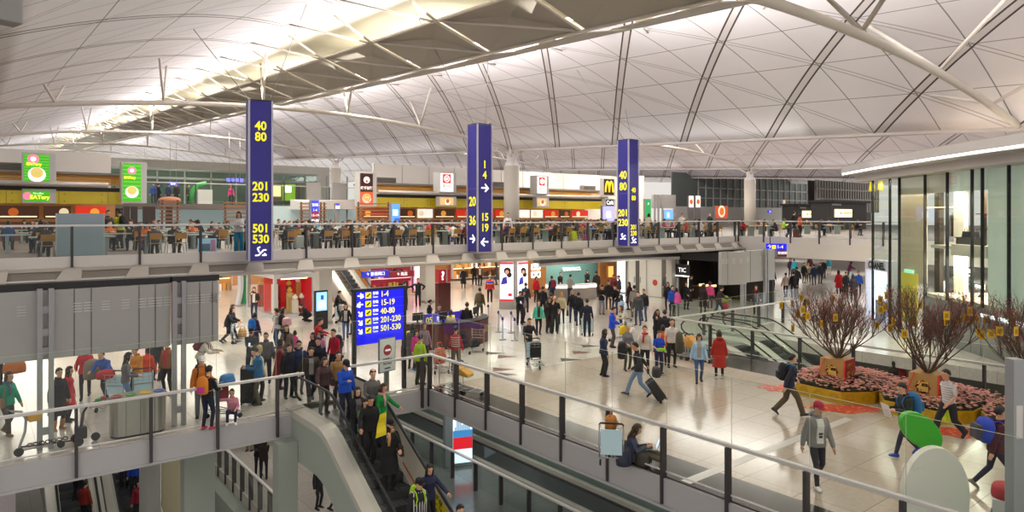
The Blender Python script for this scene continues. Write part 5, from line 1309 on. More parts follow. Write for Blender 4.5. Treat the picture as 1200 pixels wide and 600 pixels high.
for k, (px, py) in enumerate(((578, 414), (592, 418), (690, 405.5), (680, 413), (666, 421.5), (587, 433), (590, 439), (42, 523))):
 u, v = G(px, py); mb = MB(); mb.prism([(-.3, -.34), (.5, 0), (-.3, .34)], 0, .004)
 tag(mb.build('floor_arrow', mat('arrow dark' if k % 2 == 0 else 'arrow maroon', '2b2624' if k % 2 == 0 else '6a3a32', .4), None, (u, v, 0.0), (0, 0, -.66)), ['dark arrow inlay in the floor near the empty luggage cart', 'maroon arrow inlay near the parked cart by the counter', 'dark arrow inlay left of the brown haired woman', 'maroon arrow inlay between the two dark ones beside the woman', 'dark arrow inlay nearest the glass of the three by the woman', 'dark arrow inlay by the corner of the railing', 'maroon arrow inlay by the corner of the railing', 'maroon arrow inlay behind the flight board post'][k], 'floor marking')
# ================================================================ recycling bins
v = 20.0
u0, u1 = on_v(130, v - .3), on_v(197, v - .3)
t = thing('recycling_bin', 'brushed steel recycling bin with four coloured round openings', 'recycling bin', (u0, v, 0)); W = u1 - u0
BINS = mat('bin steel', 'a39c92', .3, .75, noise=.12, nscale=2)
pl = [(W - .25 + .25 * math.sin(a), -.0 + .36 * -math.cos(a)) for a in [PI * i / 8 for i in range(9)]] + [(.25 - .25 * math.sin(a), .36 * math.cos(a)) for a in [PI * i / 8 for i in range(9)]]
mb = MB(); mb.prism(pl, .06, 1.02); mb.build('body', BINS, t)
mb = MB(); mb.prism([(x * .97 + .02, y * .92) for x, y in pl], 0, .06); mb.build('plinth', BLACKM, t)
mb = MB()
for q in (.25, .5, .75): mb.box(W * q - .005, W * q + .005, -.368, -.36, .06, 1.02)
mb.build('joint', mat('bin joint', '4a4640', .5), t)
for q, (c, n) in enumerate((('8c1c28', 'red'), ('2c8a3c', 'green'), ('d8b41c', 'yellow'), ('2c4cb0', 'blue'))):
 mb = MB(); x = W * (q + .5) / 4; mb.lathe([(.13, 0), (.135, .012), (.1, .015), (.095, .004)], c=(x, 0, 1.02), n=20, sx=1, sy=1.4)
 tag(mb.build('opening_ring', mat('ring ' + n, c, .4), t), n + ' ringed opening')
# ================================================================ luggage carts
TROM = mat('cart steel', 'a7a6a8', .35, .8)
def cart_proto():
 t = thing('luggage_cart', 'x', 'luggage cart')
 mb = MB()
 for s in (-1, 1): mb.tube([(s * .27, -.38, .95), (s * .27, -.4, .5), (s * .27, -.38, .2), (s * .26, -.1, .16), (s * .16, .52, .14), (s * .1, .6, .2)], .017, 7)
 mb.tube([(-.1, .6, .2), (.1, .6, .2)], .017, 6); mb.tube([(-.27, -.38, .2), (.27, -.38, .2)], .015, 6); mb.tube([(-.22, .15, .15), (.22, .15, .15)], .015, 6); mb.tube([(-.27, -.39, .55), (.27, -.39, .55)], .013, 6)
 for x in (-.1, 0, .1): mb.tube([(x, -.38, .18), (x, .5, .15)], .01, 6)
 mb.build('frame', TROM, t)
 mb = MB(); mb.tube([(-.27, -.38, .95), (-.24, -.45, 1.0), (.24, -.45, 1.0), (.27, -.38, .95)], .022, 8); mb.build('handle', RUBBER, t)
 for x, y in ((-.25, -.34), (.25, -.34), (0, .5)):
  mb = MB(); mb.cyl((x - .02, y, .07), (x + .02, y, .07), .07, 14); mb.build('wheel', RUBBER, t)
 mb = MB(); mb.box(-.24, .24, -.425, -.41, .28, .85); mb.build('advert_panel', mat('cart advert', 'b9d4dc', .5, emit=.08), t)
 mb = MB()
 for z in (.68, .78, .9): mb.tube([(-.24, -.37, z), (-.22, -.16, z + .03), (.22, -.16, z + .03), (.24, -.37, z)], .008, 5)
 for x in (-.15, 0, .15): mb.tube([(x, -.37, .66), (x, -.16, .7), (x, -.15, .94)], .006, 5)
 mb.build('basket', TROM, t)
 return t
CART0 = cart_proto(); CART_USED = [False]
def cart(px, py, face, label, z=0, pos=None):
 o = CART0 if not CART_USED[0] else copy_tree(CART0); CART_USED[0] = True
 u, v = pos or G(px, py, z); o.location = (u, v, z); o.rotation_euler = (0, 0, face_rot(face)); o['label'] = label
 return o
def face_rot(face):
 "local +y points: 0 = towards the camera, 90 = to picture right, 180 = away, -90 = to picture left"
 a = math.radians(face)
 R_ = Vector((CA, -SA)); Fw = Vector((SA, CA))
 d = -Fw * math.cos(a) + R_ * math.sin(a)
 return math.atan2(d.y, d.x) - PI / 2
SEATY = mat('child seat yellow', 'e0a53a', .5)
def child_seat(c, dz=0):
 t = tag(bpy.data.objects.new('child_seat', None), 'amber yellow child seat fixed on a luggage cart', 'child seat')
def suitcase(u, v, z, rz, w, d, h, col, label, tilt=0., handle=True, name='suitcase', hl=.3):
 t = thing(name, label, 'suitcase', (u, v, z), rz)
 t.rotation_euler = Euler((tilt, 0, rz))
 m = mat('suitcase ' + col, col, .5, noise=.05)
 mb = MB(); mb.box(-w / 2, w / 2, -d / 2, d / 2, .06, h); mb.build('shell', m, t, bevel=.04)
 mb = MB(); mb.box(-w / 2 + .04, w / 2 - .04, d / 2, d / 2 + .02, .12, h * .55); mb.build('front_pocket', m, t)
 mb = MB(); mb.box(-w / 2 - .004, w / 2 + .004, -.01, .01, .07, h + .004); mb.build('zip_seam', BLACKM, t)
 for x in (-1, 1):
  mb = MB(); mb.cyl((x * (w / 2 - .04) - .018, -d / 2 + .04, .04), (x * (w / 2 - .04) + .018, -d / 2 + .04, .04), .04, 12); mb.cyl((x * (w / 2 - .04) - .018, d / 2 - .04, .04), (x * (w / 2 - .04) + .018, d / 2 - .04, .04), .04, 12); mb.build('wheel', RUBBER, t)
 if handle:
  mb = MB(); mb.tube([(-.11, -d / 2 + .03, h), (-.11, -d / 2 + .03, h + hl), (.11, -d / 2 + .03, h + hl), (.11, -d / 2 + .03, h)], .012, 6); mb.build('handle', BLACKM, t)
 mb = MB(); mb.tube([(-.08, 0, h), (-.06, 0, h + .04), (.06, 0, h + .04), (.08, 0, h)], .012, 6); mb.build('grip', BLACKM, t)
 return t
def soft_bag(u, v, z, rz, w, d, h, col, label, strap=True, name='travel_bag', cat='bag', ns=0):
 t = thing(name, label, cat, (u, v, z), rz); m = mat('bag ' + col, col, .7, noise=.12, nscale=10)
 mb = MB(); n = 7
 for i in range(n): pass
 mb.lathe([(.30, 0), (.5, .04), (.53, .3), (.5, .7), (.42, .92), (.2, 1.0)], n=18, sx=w, sy=d)
 o = mb.build('body', m, t); o.scale = (1, 1, h)
 if strap:
  mb = MB(); mb.tube([(-w * .3, 0, h * .93), (-w * .2, 0, h * 1.25), (w * .2, 0, h * 1.25), (w * .3, 0, h * .93)], .014, 6); mb.build('handle', m, t)
 mb = MB(); mb.box(-w * .32, w * .32, -d * .56, -d * .48, h * .2, h * .55); mb.build('pocket', m, t, bevel=.02)
 return t
# ================================================================ speech-bubble panels, grey post, misc
u = on_u(1095, 12.62);
t = thing('white_panel_sign', 'thick white rounded standing panel behind the railing', 'display panel', (12.62, u, 0), math.radians(-38))
def rounded(rx, rz, zc, zb): return [(rx * math.cos(a), zc + rz * math.sin(a)) for a in [PI * i / 24 for i in range(25)]] + [(-rx * .92, zc - rz * .3), (-rx * .7, zb), (rx * .75, zb), (rx * .96, zc - rz * .3)]
mb = MB(); mb.prism(rounded(.56, .85, .95, .05)[::-1], -.07, .07, 0, 'y'); o = mb.build('panel', mat('panel white', 'f4eee4', .35), t, bevel=.012); recalc(o)
mb = MB(); mb.box(-.3, .3, -.18, .18, 0, .05); mb.build('base', WHITEP, t)
t = thing('green_panel_sign', 'bright green tilted oval panel behind the white panel', 'display panel', (12.95, u + .25, 0), math.radians(-38))
mb = MB(); E_ = [( -.1 + .42 * math.cos(a) * math.cos(-.7) - .25 * math.sin(a) * math.sin(-.7), 1.94 + .42 * math.cos(a) * math.sin(-.7) + .25 * math.sin(a) * math.cos(-.7)) for a in [2 * PI * i / 32 for i in range(32)]]
mb.prism(E_[::-1], -.06, .06, 0, 'y'); o = mb.build('panel', mat('panel green', '46b82e', .35), t, bevel=.012); recalc(o)
mb = MB(); mb.box(-.05, .05, -.03, .03, 0, 1.75); mb.box(-.25, .25, -.15, .15, 0, .03); mb.build('post', STEEL, t)
u_ = 12.5; v_ = on_u(1189, u_)
t = thing('metal_post', 'tall grey square steel post at the glass corner', 'post', (u_, v_, 0), -.6)
H = zat(420, u_, v_)
mb = MB(); mb.box(-.09, .09, -.09, .09, .02, H); mb.build('shaft', mat('post grey', 'a5a8ab', .4, .4), t, bevel=.01)
mb = MB(); mb.box(-.05, .05, -.095, -.09, H - 1.2, H - .7); mb.build('plate', WHITEP, t)
mb = MB(); mb.box(-.16, .16, -.16, .16, 0, .02); mb.build('base', STEEL, t)
t = thing('glass_door', 'pale green edged glass door leaf next to the tall grey post', 'door', (u_ + .22, v_ - .1, 0), -.6)
mb = MB(); mb.box(0, .9, -.01, .01, .05, H - .1); mb.build('glass_panel', GLASS_G, t); mb = MB(); mb.box(0, .05, -.02, .02, .03, H - .1); mb.box(.85, .9, -.02, .02, .03, H - .1); mb.box(0, .9, -.02, .02, .0, .05); mb.build('frame', mat('door edge green', 'b8cfc4', .3), t)
mb = MB(); mb.box(.02, .08, -.06, -.02, 1.55, 1.75); mb.build('hinge', STEEL, t)
u, v = 13.35, on_u(1176, 13.35)
soft_bag(u, v, 0, .3, .5, .4, .85, '4a5a52', 'grey green canvas bag low beside the tall grey post')
soft_bag(u + .05, v, .98, .3, .42, .36, .25, 'b03038', 'red bundle resting on top of the stacked boxes by the grey post', strap=False)
t = thing('box_stack', 'white and black printed carton standing on the canvas bag by the grey post', 'carton', (u + .02, v, .78), .3)
mb = MB(); mb.box(-.2, .2, -.16, .16, .0, .22); mb.build('carton', WHITEP, t); mb = MB(); mb.box(-.12, .14, -.165, -.16, .05, .17); mb.build('print', BLACKM, t)
v = 28.35; u = on_v(782, v)
t = thing('exit_sign', 'small green running figure exit sign on the black bulkhead', 'exit sign', (u, v, zat(293, u, v)))
mb = MB(); mb.box(-.3, .3, -.05, .05, -.16, .16); mb.build('housing', mat('exit green', '128a50', .5, emit=.6), t)
mb = MB(); mb.ball((.04, -.06, .09), .03); mb.tube([(.03, -.06, .05), (-.02, -.06, -.03), (.06, -.06, -.1)], .02, 6); mb.tube([(-.02, -.06, -.03), (-.1, -.06, -.09)], .02, 6); mb.tube([(-.06, -.06, .03), (.1, -.06, .0)], .015, 6); mb.build('running_figure', WB, t)
mb = MB(); mb.box(-.02, .02, .0, .03, .16, .6); mb.build('hanger', BLACKM, t)
uv = ray(8, 9); t = thing('hanging_box', 'grey hanging box high at the picture corner', 'speaker box', (uv[0], uv[1], zat(28, *uv)), .3)
mb = MB(); mb.box(-.3, .14, -.15, .15, 0, .5); mb.build('case', mat('box grey', '8a8784', .5), t, bevel=.02); mb = MB(); mb.tube([(-.1, 0, .5), (-.1, 0, 4)], .02, 6); mb.build('hanger', STEEL, t)
# ================================================================ people: a posed skeleton, one skinned body, clothes as children
V3 = Vector
def ik(a, c, l1, l2, pole):
 a = V3(a); c = V3(c); d = c - a; L = min(d.length, (l1 + l2) * .995)
 d.normalize(); c = a + d * L
 x = (l1 * l1 - l2 * l2 + L * L) / (2 * L); h = math.sqrt(max(0, l1 * l1 - x * x))
 p = V3(pole); p = (p - d * p.dot(d)).normalized()
 return a + d * x + p * h, c
def P_(pz=.93, lean=2, head=(5, 0), hr=(.27, .08, .80), hl=(-.27, .08, .80), fr=(.11, .02, .08), fl=(-.11, -.02, .08), fpr=0, fpl=0, curl=.5, elbow=(0, -1, -.25), knee=(0, 1, .1), twist=0, ew=0):
 return dict(pz=pz, lean=lean, head=head, hands={1: hr, -1: hl}, feet={1: fr, -1: fl}, fp={1: fpr, -1: fpl}, curl=curl, elbow=elbow, knee=knee, ew=ew)
POSES = {
 'stand': P_(),
 'stand_wide': P_(pz=.92, fr=(.15, .08, .08), fl=(-.15, -.06, .08), hr=(.30, .05, .82), hl=(-.29, .12, .82)),
 'phone': P_(head=(24, 0), hr=(.06, .36, 1.16), hl=(-.05, .34, 1.12), curl=1.1),
 'phone_one': P_(head=(20, -5), hr=(.10, .36, 1.2), hl=(-.27, .06, .8), curl=1.0),
 'clasp': P_(head=(8, 0), hr=(.05, .24, .98), hl=(-.05, .24, .96), curl=.9),
 'face': P_(head=(6, 10), hr=(.07, .20, 1.46), hl=(-.2, .26, 1.02), curl=.9),
 'walk': P_(pz=.90, lean=4, fr=(.09, .34, .09), fl=(-.09, -.36, .16), fpr=12, fpl=-38, hr=(.27, -.20, .86), hl=(-.26, .27, .92)),
 'walk_b': P_(pz=.90, lean=4, fl=(-.09, .34, .09), fr=(.09, -.36, .16), fpl=12, fpr=-38, hl=(-.27, -.20, .86), hr=(.26, .27, .92)),
 'stroll': P_(pz=.92, lean=3, fr=(.09, .18, .08), fl=(-.09, -.2, .12), fpr=5, fpl=-22, hr=(.27, -.06, .82), hl=(-.26, .16, .85)),
 'walk_hold': P_(pz=.90, lean=4, fl=(-.09, .32, .09), fr=(.09, -.34, .15), fpl=10, fpr=-36, hl=(-.12, .34, 1.10), hr=(.12, .34, 1.08), curl=1.1, head=(16, 0)),
 'pull': P_(pz=.90, lean=6, fr=(.09, .36, .09), fl=(-.09, -.34, .15), fpr=12, fpl=-38, hr=(.24, -.36, .88), hl=(-.25, .25, .92), curl=1.3),
 'push': P_(pz=.90, lean=14, fr=(.09, .26, .08), fl=(-.09, -.32, .14), fpr=6, fpl=-34, hr=(.22, .48, 1.02), hl=(-.22, .48, 1.02), head=(8, 0), curl=1.3),
 'lean_push': P_(pz=.90, lean=34, head=(-14, 0), fr=(.11, -.12, .08), fl=(-.11, -.2, .08), hr=(.18, .62, 1.02), hl=(-.18, .62, 1.02), curl=1.3),
 'rail_r': P_(hr=(.34, .36, 1.02), hl=(-.24, .14, .86), curl=.8, head=(14, 5)),
 'rail_l': P_(hl=(-.36, .34, 1.02), hr=(.24, .14, .86), curl=.8, head=(14, -5)),
 'carry': P_(hr=(.17, .32, 1.04), hl=(-.17, .32, 1.0), curl=.9, head=(12, 0)),
 'point': P_(hr=(.62, .22, 1.56), hl=(-.27, .06, .82), curl=.3, head=(-4, -20), elbow=(.3, -.6, -1)),
 'hips': P_(hr=(.26, .02, 1.02), hl=(-.26, .02, 1.02), elbow=(0, -.6, .0), ew=1, curl=.6),
 'crouch': P_(pz=.40, lean=46, head=(6, 0), fr=(.16, .16, .08), fl=(-.14, -.06, .10), fpl=-15, hr=(.14, .55, .45), hl=(-.14, .56, .40), curl=.9),
 'sit': P_(pz=.50, lean=16, head=(16, 0), fr=(.13, .42, .08), fl=(-.13, .36, .08), hr=(.12, .40, .80), hl=(-.14, .38, .79), curl=.9),
 'sit_up': P_(pz=.50, lean=6, head=(4, 12), fr=(.13, .40, .08), fl=(-.13, .46, .08), hr=(.16, .32, .80), hl=(-.16, .30, .80), curl=.7),
 'sit_lean': P_(pz=.50, lean=26, head=(8, -8), fr=(.12, .20, .08), fl=(-.13, .42, .08), hr=(.18, .42, .82), hl=(-.10, .40, .84), curl=.8),
 'sit_face': P_(pz=.50, lean=14, head=(4, -14), fr=(.13, .40, .08), fl=(-.13, .40, .08), hr=(.10, .28, .99), hl=(-.14, .38, .80), curl=1.0),
 'sit_floor': P_(pz=.13, lean=8, head=(26, 0), fr=(.10, .80, .10), fl=(-.07, .76, .16), fpr=-50, fpl=-50, hr=(.10, .40, .40), hl=(-.10, .40, .40), curl=.6, knee=(0, .2, 1)),
 'sit_trolley': P_(pz=.38, lean=4, head=(2, -10), fr=(.14, .36, .08), fl=(-.12, .40, .08), hr=(.12, .22, .86), hl=(-.14, .36, .52), curl=.7),
}
TH, SH = .43, .42
UA, FA = .285, .25
def skeleton(pose, sex):
 p = POSES[pose]; J = {}
 pel = V3((0, 0, p['pz'])); Rl = Matrix.Rotation(math.radians(-p['lean']), 3, 'X')
 J['pel'] = pel; J['R'] = Rl
 sh = .152 if sex == 'f' else .178
 J['waist'] = pel + Rl @ V3((0, .0, .17)); J['chest'] = pel + Rl @ V3((0, .01, .34)); J['neck'] = pel + Rl @ V3((0, .0, .51))
 Rh = Matrix.Rotation(math.radians(p['head'][1]), 3, 'Z') @ Matrix.Rotation(math.radians(-p['head'][0] - p['lean'] * .45), 3, 'X')
 J['Rh'] = Rh; J['head'] = J['neck'] + Rl @ V3((0, .012, .055)) + Rh @ V3((0, .02, .125))
 for s in (1, -1):
  J['sh', s] = pel + Rl @ V3((s * sh, -.008, .432)); J['hip', s] = pel + V3((s * .09, 0, -.02))
  el = V3(p['elbow']); el.x = s * (.35 + p['ew'] * .9)
  J['el', s], J['wr', s] = ik(J['sh', s], p['hands'][s], UA, FA, el)
  kn = V3(p['knee']); kn.x = s * .12
  J['kn', s], J['an', s] = ik(J['hip', s], p['feet'][s], TH, SH, kn)
  J['fp', s] = p['fp'][s]
 J['curl'] = p['curl']
 return J
def ellring(mb, c, R, w, d, n=20, sq=.85):
 b = len(mb.V)
 for k in range(n):
  a = 2 * PI * k / n; ca, sa = math.cos(a), math.sin(a)
  q = V3((w * math.copysign(abs(ca) ** sq, ca), d * math.copysign(abs(sa) ** sq, sa), 0))
  mb.V.append(tuple(c + R @ q))
 return b
def loftr(mb, rings, n=20):
 for a, b in zip(rings, rings[1:]):
  for k in range(n):
   k2 = (k + 1) % n; mb.face([a + k, a + k2, b + k2, b + k], 0, True)
 mb.face([rings[0] + k for k in range(n)][::-1]); mb.face([rings[-1] + k for k in range(n)])
def capsule(mb, pts, rs, n=12):
 "tapered limb with rounded ends"
 pts = [V3(p) for p in pts]; d0 = (pts[0] - pts[1]).normalized(); d1 = (pts[-1] - pts[-2]).normalized()
 P = [pts[0] + d0 * rs[0] * q for q in (.95, .7)] + pts + [pts[-1] + d1 * rs[-1] * q for q in (.7, .95)]
 R = [rs[0] * .3, rs[0] * .72] + list(rs) + [rs[-1] * .72, rs[-1] * .3]
 mb.tube(P, R, n)
def limb(a, b, c, ra, rb, rc, ease=3):
 "points and radii through a joint, softly rounded"
 pts = [a.lerp(b, .0), a.lerp(b, .35), a.lerp(b, .75), b, b.lerp(c, .25), b.lerp(c, .6), c]
 rs = [ra, ra * .97 + rb * .03, ra * .35 + rb * .65, rb, rb * .98, (rb + rc) / 2, rc]
 return pts, rs
def torso(mb, J, prof):
 R0 = Matrix.Identity(3); rings = []
 for t, w, d, oy in prof:
  R = J['R'] if t > 0 else R0
  f = min(1, max(0, t / .12))
  Rr = J['R'].lerp(R0, 1 - f) if t > 0 else R0
  c = J['pel'] + (J['R'] @ V3((0, oy, t)) if t > 0 else V3((0, oy, t)))
  rings.append(ellring(mb, c, Rr, w, d))
 loftr(mb, rings)
def voxel(mb, name, size, smooth=4, extra=None):
 me = mb.mesh(name + '_tmp', [BLACKM]); o = bpy.data.objects.new('tmp', me); COL.objects.link(o)
 r = o.modifiers.new('r', 'REMESH'); r.mode = 'VOXEL'; r.voxel_size = size; r.use_smooth_shade = True
 s = o.modifiers.new('s', 'SMOOTH'); s.iterations = smooth; s.factor = .5
 dg = bpy.context.evaluated_depsgraph_get(); dg.update()
 out = bpy.data.meshes.new_from_object(o.evaluated_get(dg)); bpy.data.objects.remove(o); bpy.data.meshes.remove(me)
 return out
def hand(mb, el, wr, s, curl, palm_only=False):
 f = (wr - el).normalized()
 side = f.cross(V3((0, 0, 1)) if abs(f.z) < .9 else V3((0, 1, 0))).normalized()
 if f.z < -.7: acr = V3((0, 1, 0)); acr = (acr - f * acr.dot(f)).normalized(); nrm = acr.cross(f) * 1.0; nrm = nrm if nrm.x * s < 0 else -nrm
 else:
  acr = -side * s if (side.x * s > 0) else side * s; acr = V3((-s, 0, 0)); acr = (acr - f * acr.dot(f)).normalized(); nrm = f.cross(acr); nrm = nrm if nrm.z < 0 else -nrm
 o = wr
 if palm_only:
  mb.tube([o - f * .02, o + f * .03, o + f * .07, o + f * .1], [.026, .034, .038, .03], 10, flat=1)
  return
 for k, (off, L) in enumerate(((.028, .066), (.0095, .076), (-.0095, .07), (-.027, .056))):
  a = o + f * .085 + acr * off; pts = [a - f * .02]; d = f; q = a
  for j in range(3):
   ang = curl * (.35 + .3 * j); d = (f * math.cos(ang) + nrm * math.sin(ang)).normalized(); pts.append(q); q = q + d * (L * (.42, .32, .26)[j])
  pts.append(q); mb.tube(pts, [.0095, .0095, .009, .008, .0065], 6)
 a = o + f * .03 + acr * .03; d = (f * .75 + acr * .6 + nrm * .25).normalized()
 mb.tube([a - d * .01, a, a + d * .03, a + d * .03 + (f * .9 + nrm * .35).normalized() * .03], [.012, .0125, .0105, .008], 6)
_cache = {}
def body_mesh(pose, sex):
 k = ('body', pose, sex)
 if k in _cache: return _cache[k]
 J = skeleton(pose, sex); mb = MB()
 torso(mb, J, [(-.08, .12, .085, 0), (0, .145, .095, 0), (.12, .125, .085, 0), (.22, .12, .085, 0), (.36, .14, .095, .01), (.43, .135, .08, 0), (.5, .07, .06, 0), (.52, .05, .052, 0)])
 capsule(mb, [J['neck'] - J['R'] @ V3((0, 0, .05)), J['neck'] + (J['head'] - J['neck']) * .6], [.055, .05])
 H, Rh = J['head'], J['Rh']
 def hp(x, y, z): return H + Rh @ V3((x * 1.07, y * 1.07, z * 1.05))
 rings = []
 for z, w, d, oy in ((-.118, .024, .026, .052), (-.108, .04, .046, .04), (-.085, .054, .068, .022), (-.05, .064, .082, .008), (-.01, .071, .09, 0), (.03, .075, .095, -.004), (.065, .072, .092, -.008), (.092, .058, .076, -.01), (.11, .034, .046, -.012), (.117, .012, .018, -.012)):
  rings.append(ellring(mb, hp(0, oy, z), Rh, w, d, 20, .95))
 loftr(mb, rings)
 mb.tube([hp(0, .088, .02), hp(0, .1, -.012), hp(0, .112, -.032), hp(0, .092, -.045)], [.009, .011, .015, .011], 8)
 mb.tube([hp(-.05, .074, .03), hp(-.02, .09, .032), hp(.02, .09, .032), hp(.05, .074, .03)], [.006, .009, .009, .006], 6)
 for s in (1, -1): mb.tube([hp(s * .07, -.012, .022), hp(s * .08, -.016, .005), hp(s * .074, -.01, -.035)], [.014, .018, .011], 8)
 for s in (1, -1):
  p, r = limb(J['sh', s], J['el', s], J['wr', s], .044, .036, .025); capsule(mb, p, r)
  hand(mb, J['el', s], J['wr', s], s, J['curl'], True)
  p, r = limb(J['hip', s], J['kn', s], J['an', s], .075, .05, .034); capsule(mb, p, r)
  a = J['an', s]; fp = math.radians(J['fp', s]); d = V3((s * .12, math.cos(fp), math.sin(fp))).normalized()
  up = d.cross(V3((1, 0, 0))); up = up if up.z > 0 else -up
  mb.tube([a - d * .04 - up * .04, a + d * .06 - up * .045, a + d * .13 - up * .055], [.024, .024, .016], 8)
 me = voxel(mb, 'person_body', .0125, 3)
 dt = MB()
 for s in (1, -1): hand(dt, J['el', s], J['wr', s], s, J['curl'])
 n0 = len(dt.F)
 for s in (1, -1):
  b = len(dt.V); dt.ball((0, 0, 0), .013, .008, .006, 8, 5, 1)
  for i in range(b, len(dt.V)): dt.V[i] = tuple(hp(dt.V[i][0] + s * .031, dt.V[i][1] + .083, dt.V[i][2] + .008))
 b = len(dt.V); dt.ball((0, 0, 0), .022, .008, .006, 8, 5, 2)
 for i in range(b, len(dt.V)): dt.V[i] = tuple(hp(dt.V[i][0], dt.V[i][1] + .086, dt.V[i][2] - .067))
 Vs = [tuple(v.co) for v in me.vertices]; Fs = [tuple(p.vertices) for p in me.polygons]; nb = len(Vs)
 out = bpy.data.meshes.new('person_body'); out.from_pydata(Vs + dt.V, [], Fs + [tuple(nb + i for i in f) for f in dt.F])
 for m in ('skin', 'eye', 'lip'): out.materials.append(None)
 out.polygons.foreach_set('material_index', [0] * len(Fs) + dt.M); out.polygons.foreach_set('use_smooth', [True] * (len(Fs) + len(dt.F)))
 out.update(); bpy.data.meshes.remove(me)
 _cache[k] = out
 return out
def finish(me, name):
 me.name = name; me.materials.clear(); me.materials.append(None)
 me.polygons.foreach_set('use_smooth', [True] * len(me.polygons)); return me
def top_mesh(pose, sex, kind):
 k = ('top', pose, sex, kind)
 if k in _cache: return _cache[k]
 J = skeleton(pose, sex); mb = MB(); g = {'tee': 0, 'sweater': .006, 'jacket': .02, 'puffer': .034, 'coat': .024}[kind]
 fm = sex == 'f'; ws = .150 if not fm else .138; hp_ = .165 if not fm else .175
 bust = .022 if fm else .008
 sit = J['pel'].z < .7
 prof = []
 if kind == 'coat' and not sit: prof += [(-.50, .25, .25, .01), (-.3, .225, .205, .01), (-.12, .2, .165, 0)]
 if kind == 'jacket' and not sit: prof += [(-.10, hp_ + g, .125 + g, 0)]
 elif not sit: prof += [(-.06, hp_ + g * .8, .118 + g, 0)]
 prof += [(0, hp_ + g, .118 + g, 0), (.14, ws + g, .102 + g, 0), (.24, ws + .008 + g, .105 + g + bust * .4, .004), (.35, ws + .018 + g, .112 + g + bust, .008), (.42, (.158 if fm else .182) + g * .8, .098 + g, 0), (.455, (.138 if fm else .158) + g * .5, .085 + g * .6, -.004), (.485, .105, .074, -.006), (.51, .075, .066, -.004), (.535, .06, .06, .004)]
 torso(mb, J, prof)
 for s in (1, -1):
  sh, el, wr = J['sh', s], J['el', s], J['wr', s]
  if kind == 'tee':
   capsule(mb, [sh, sh.lerp(el, .75)], [.05, .053])
  else:
   p, r = limb(sh, el, el.lerp(wr, .96), .048 + g * .6, .045 + g * .8, .036 + g * .6); capsule(mb, p, r)
 if kind in ('jacket', 'coat', 'puffer'):
  c = J['neck'] + J['R'] @ V3((0, -.01, .02)); mb.tube([c + J['R'] @ V3((.07 * math.cos(a), .062 * math.sin(a), .01)) for a in [2 * PI * i / 14 for i in range(14)]], .024, 8, closed=True)
 me = finish(voxel(mb, 'top', .0145, 3), 'top_' + kind)
 _cache[k] = me
 return me
def legs_mesh(pose, sex, kind):
 k = ('legs', pose, sex, kind)
 if k in _cache: return _cache[k]
 J = skeleton(pose, sex); mb = MB(); g = {'slim': 0, 'trousers': .012, 'wide': .024}[kind]
 hw = .158 if sex == 'm' else .166
 torso(mb, J, [(-.1, hw * .8, .105, 0), (-.05, hw, .118, 0), (.02, hw, .112, 0), (.08, hw * .93, .105, 0)])
 for s in (1, -1):
  h, kn, an = J['hip', s], J['kn', s], J['an', s]
  p, r = limb(h + V3((s * -.005, 0, -.02)), kn, kn.lerp(an, .98), .086 + g * .5, .058 + g, .046 + g * 1.2); capsule(mb, p, r)
 me = finish(voxel(mb, 'legs', .0145, 3), 'trousers'); _cache[k] = me
 return me
def shoes_mesh(pose, sex, kind):
 k = ('shoes', pose, sex, kind)
 if k in _cache: return _cache[k]
 J = skeleton(pose, sex); mb = MB()
 for s in (1, -1):
  a = J['an', s]; fp = math.radians(J['fp', s]); d = V3((s * .14, math.cos(fp), math.sin(fp))).normalized(); up = V3((0, -math.sin(fp), math.cos(fp)))
  lo = a - up * .045
  b = len(mb.V); R = Matrix((d.cross(up), d, up)).transposed()
  secs = ((-.085, .028, .03, -.0), (-.07, .038, .045, .005), (-.02, .042, .055, .012), (.05, .046, .045, .002), (.11, .048, .034, -.008), (.155, .04, .026, -.014), (.175, .02, .014, -.02))
  rings = []
  for y, w, h, oz in secs:
   bb = len(mb.V)
   for q in range(12):
    t = 2 * PI * q / 12; z = h * math.sin(t) + oz; z = max(z, -.034)
    mb.V.append(tuple(lo + R @ V3((w * math.cos(t), y, z))))
   rings.append(bb)
  loftr(mb, rings, 12)
  if kind == 'boots': capsule(mb, [a, a.lerp(J['kn', s], .5)], [.056, .064])
 me = mb.mesh('shoes', [BLACKM]); finish(me, 'shoes'); _cache[k] = me
 return me
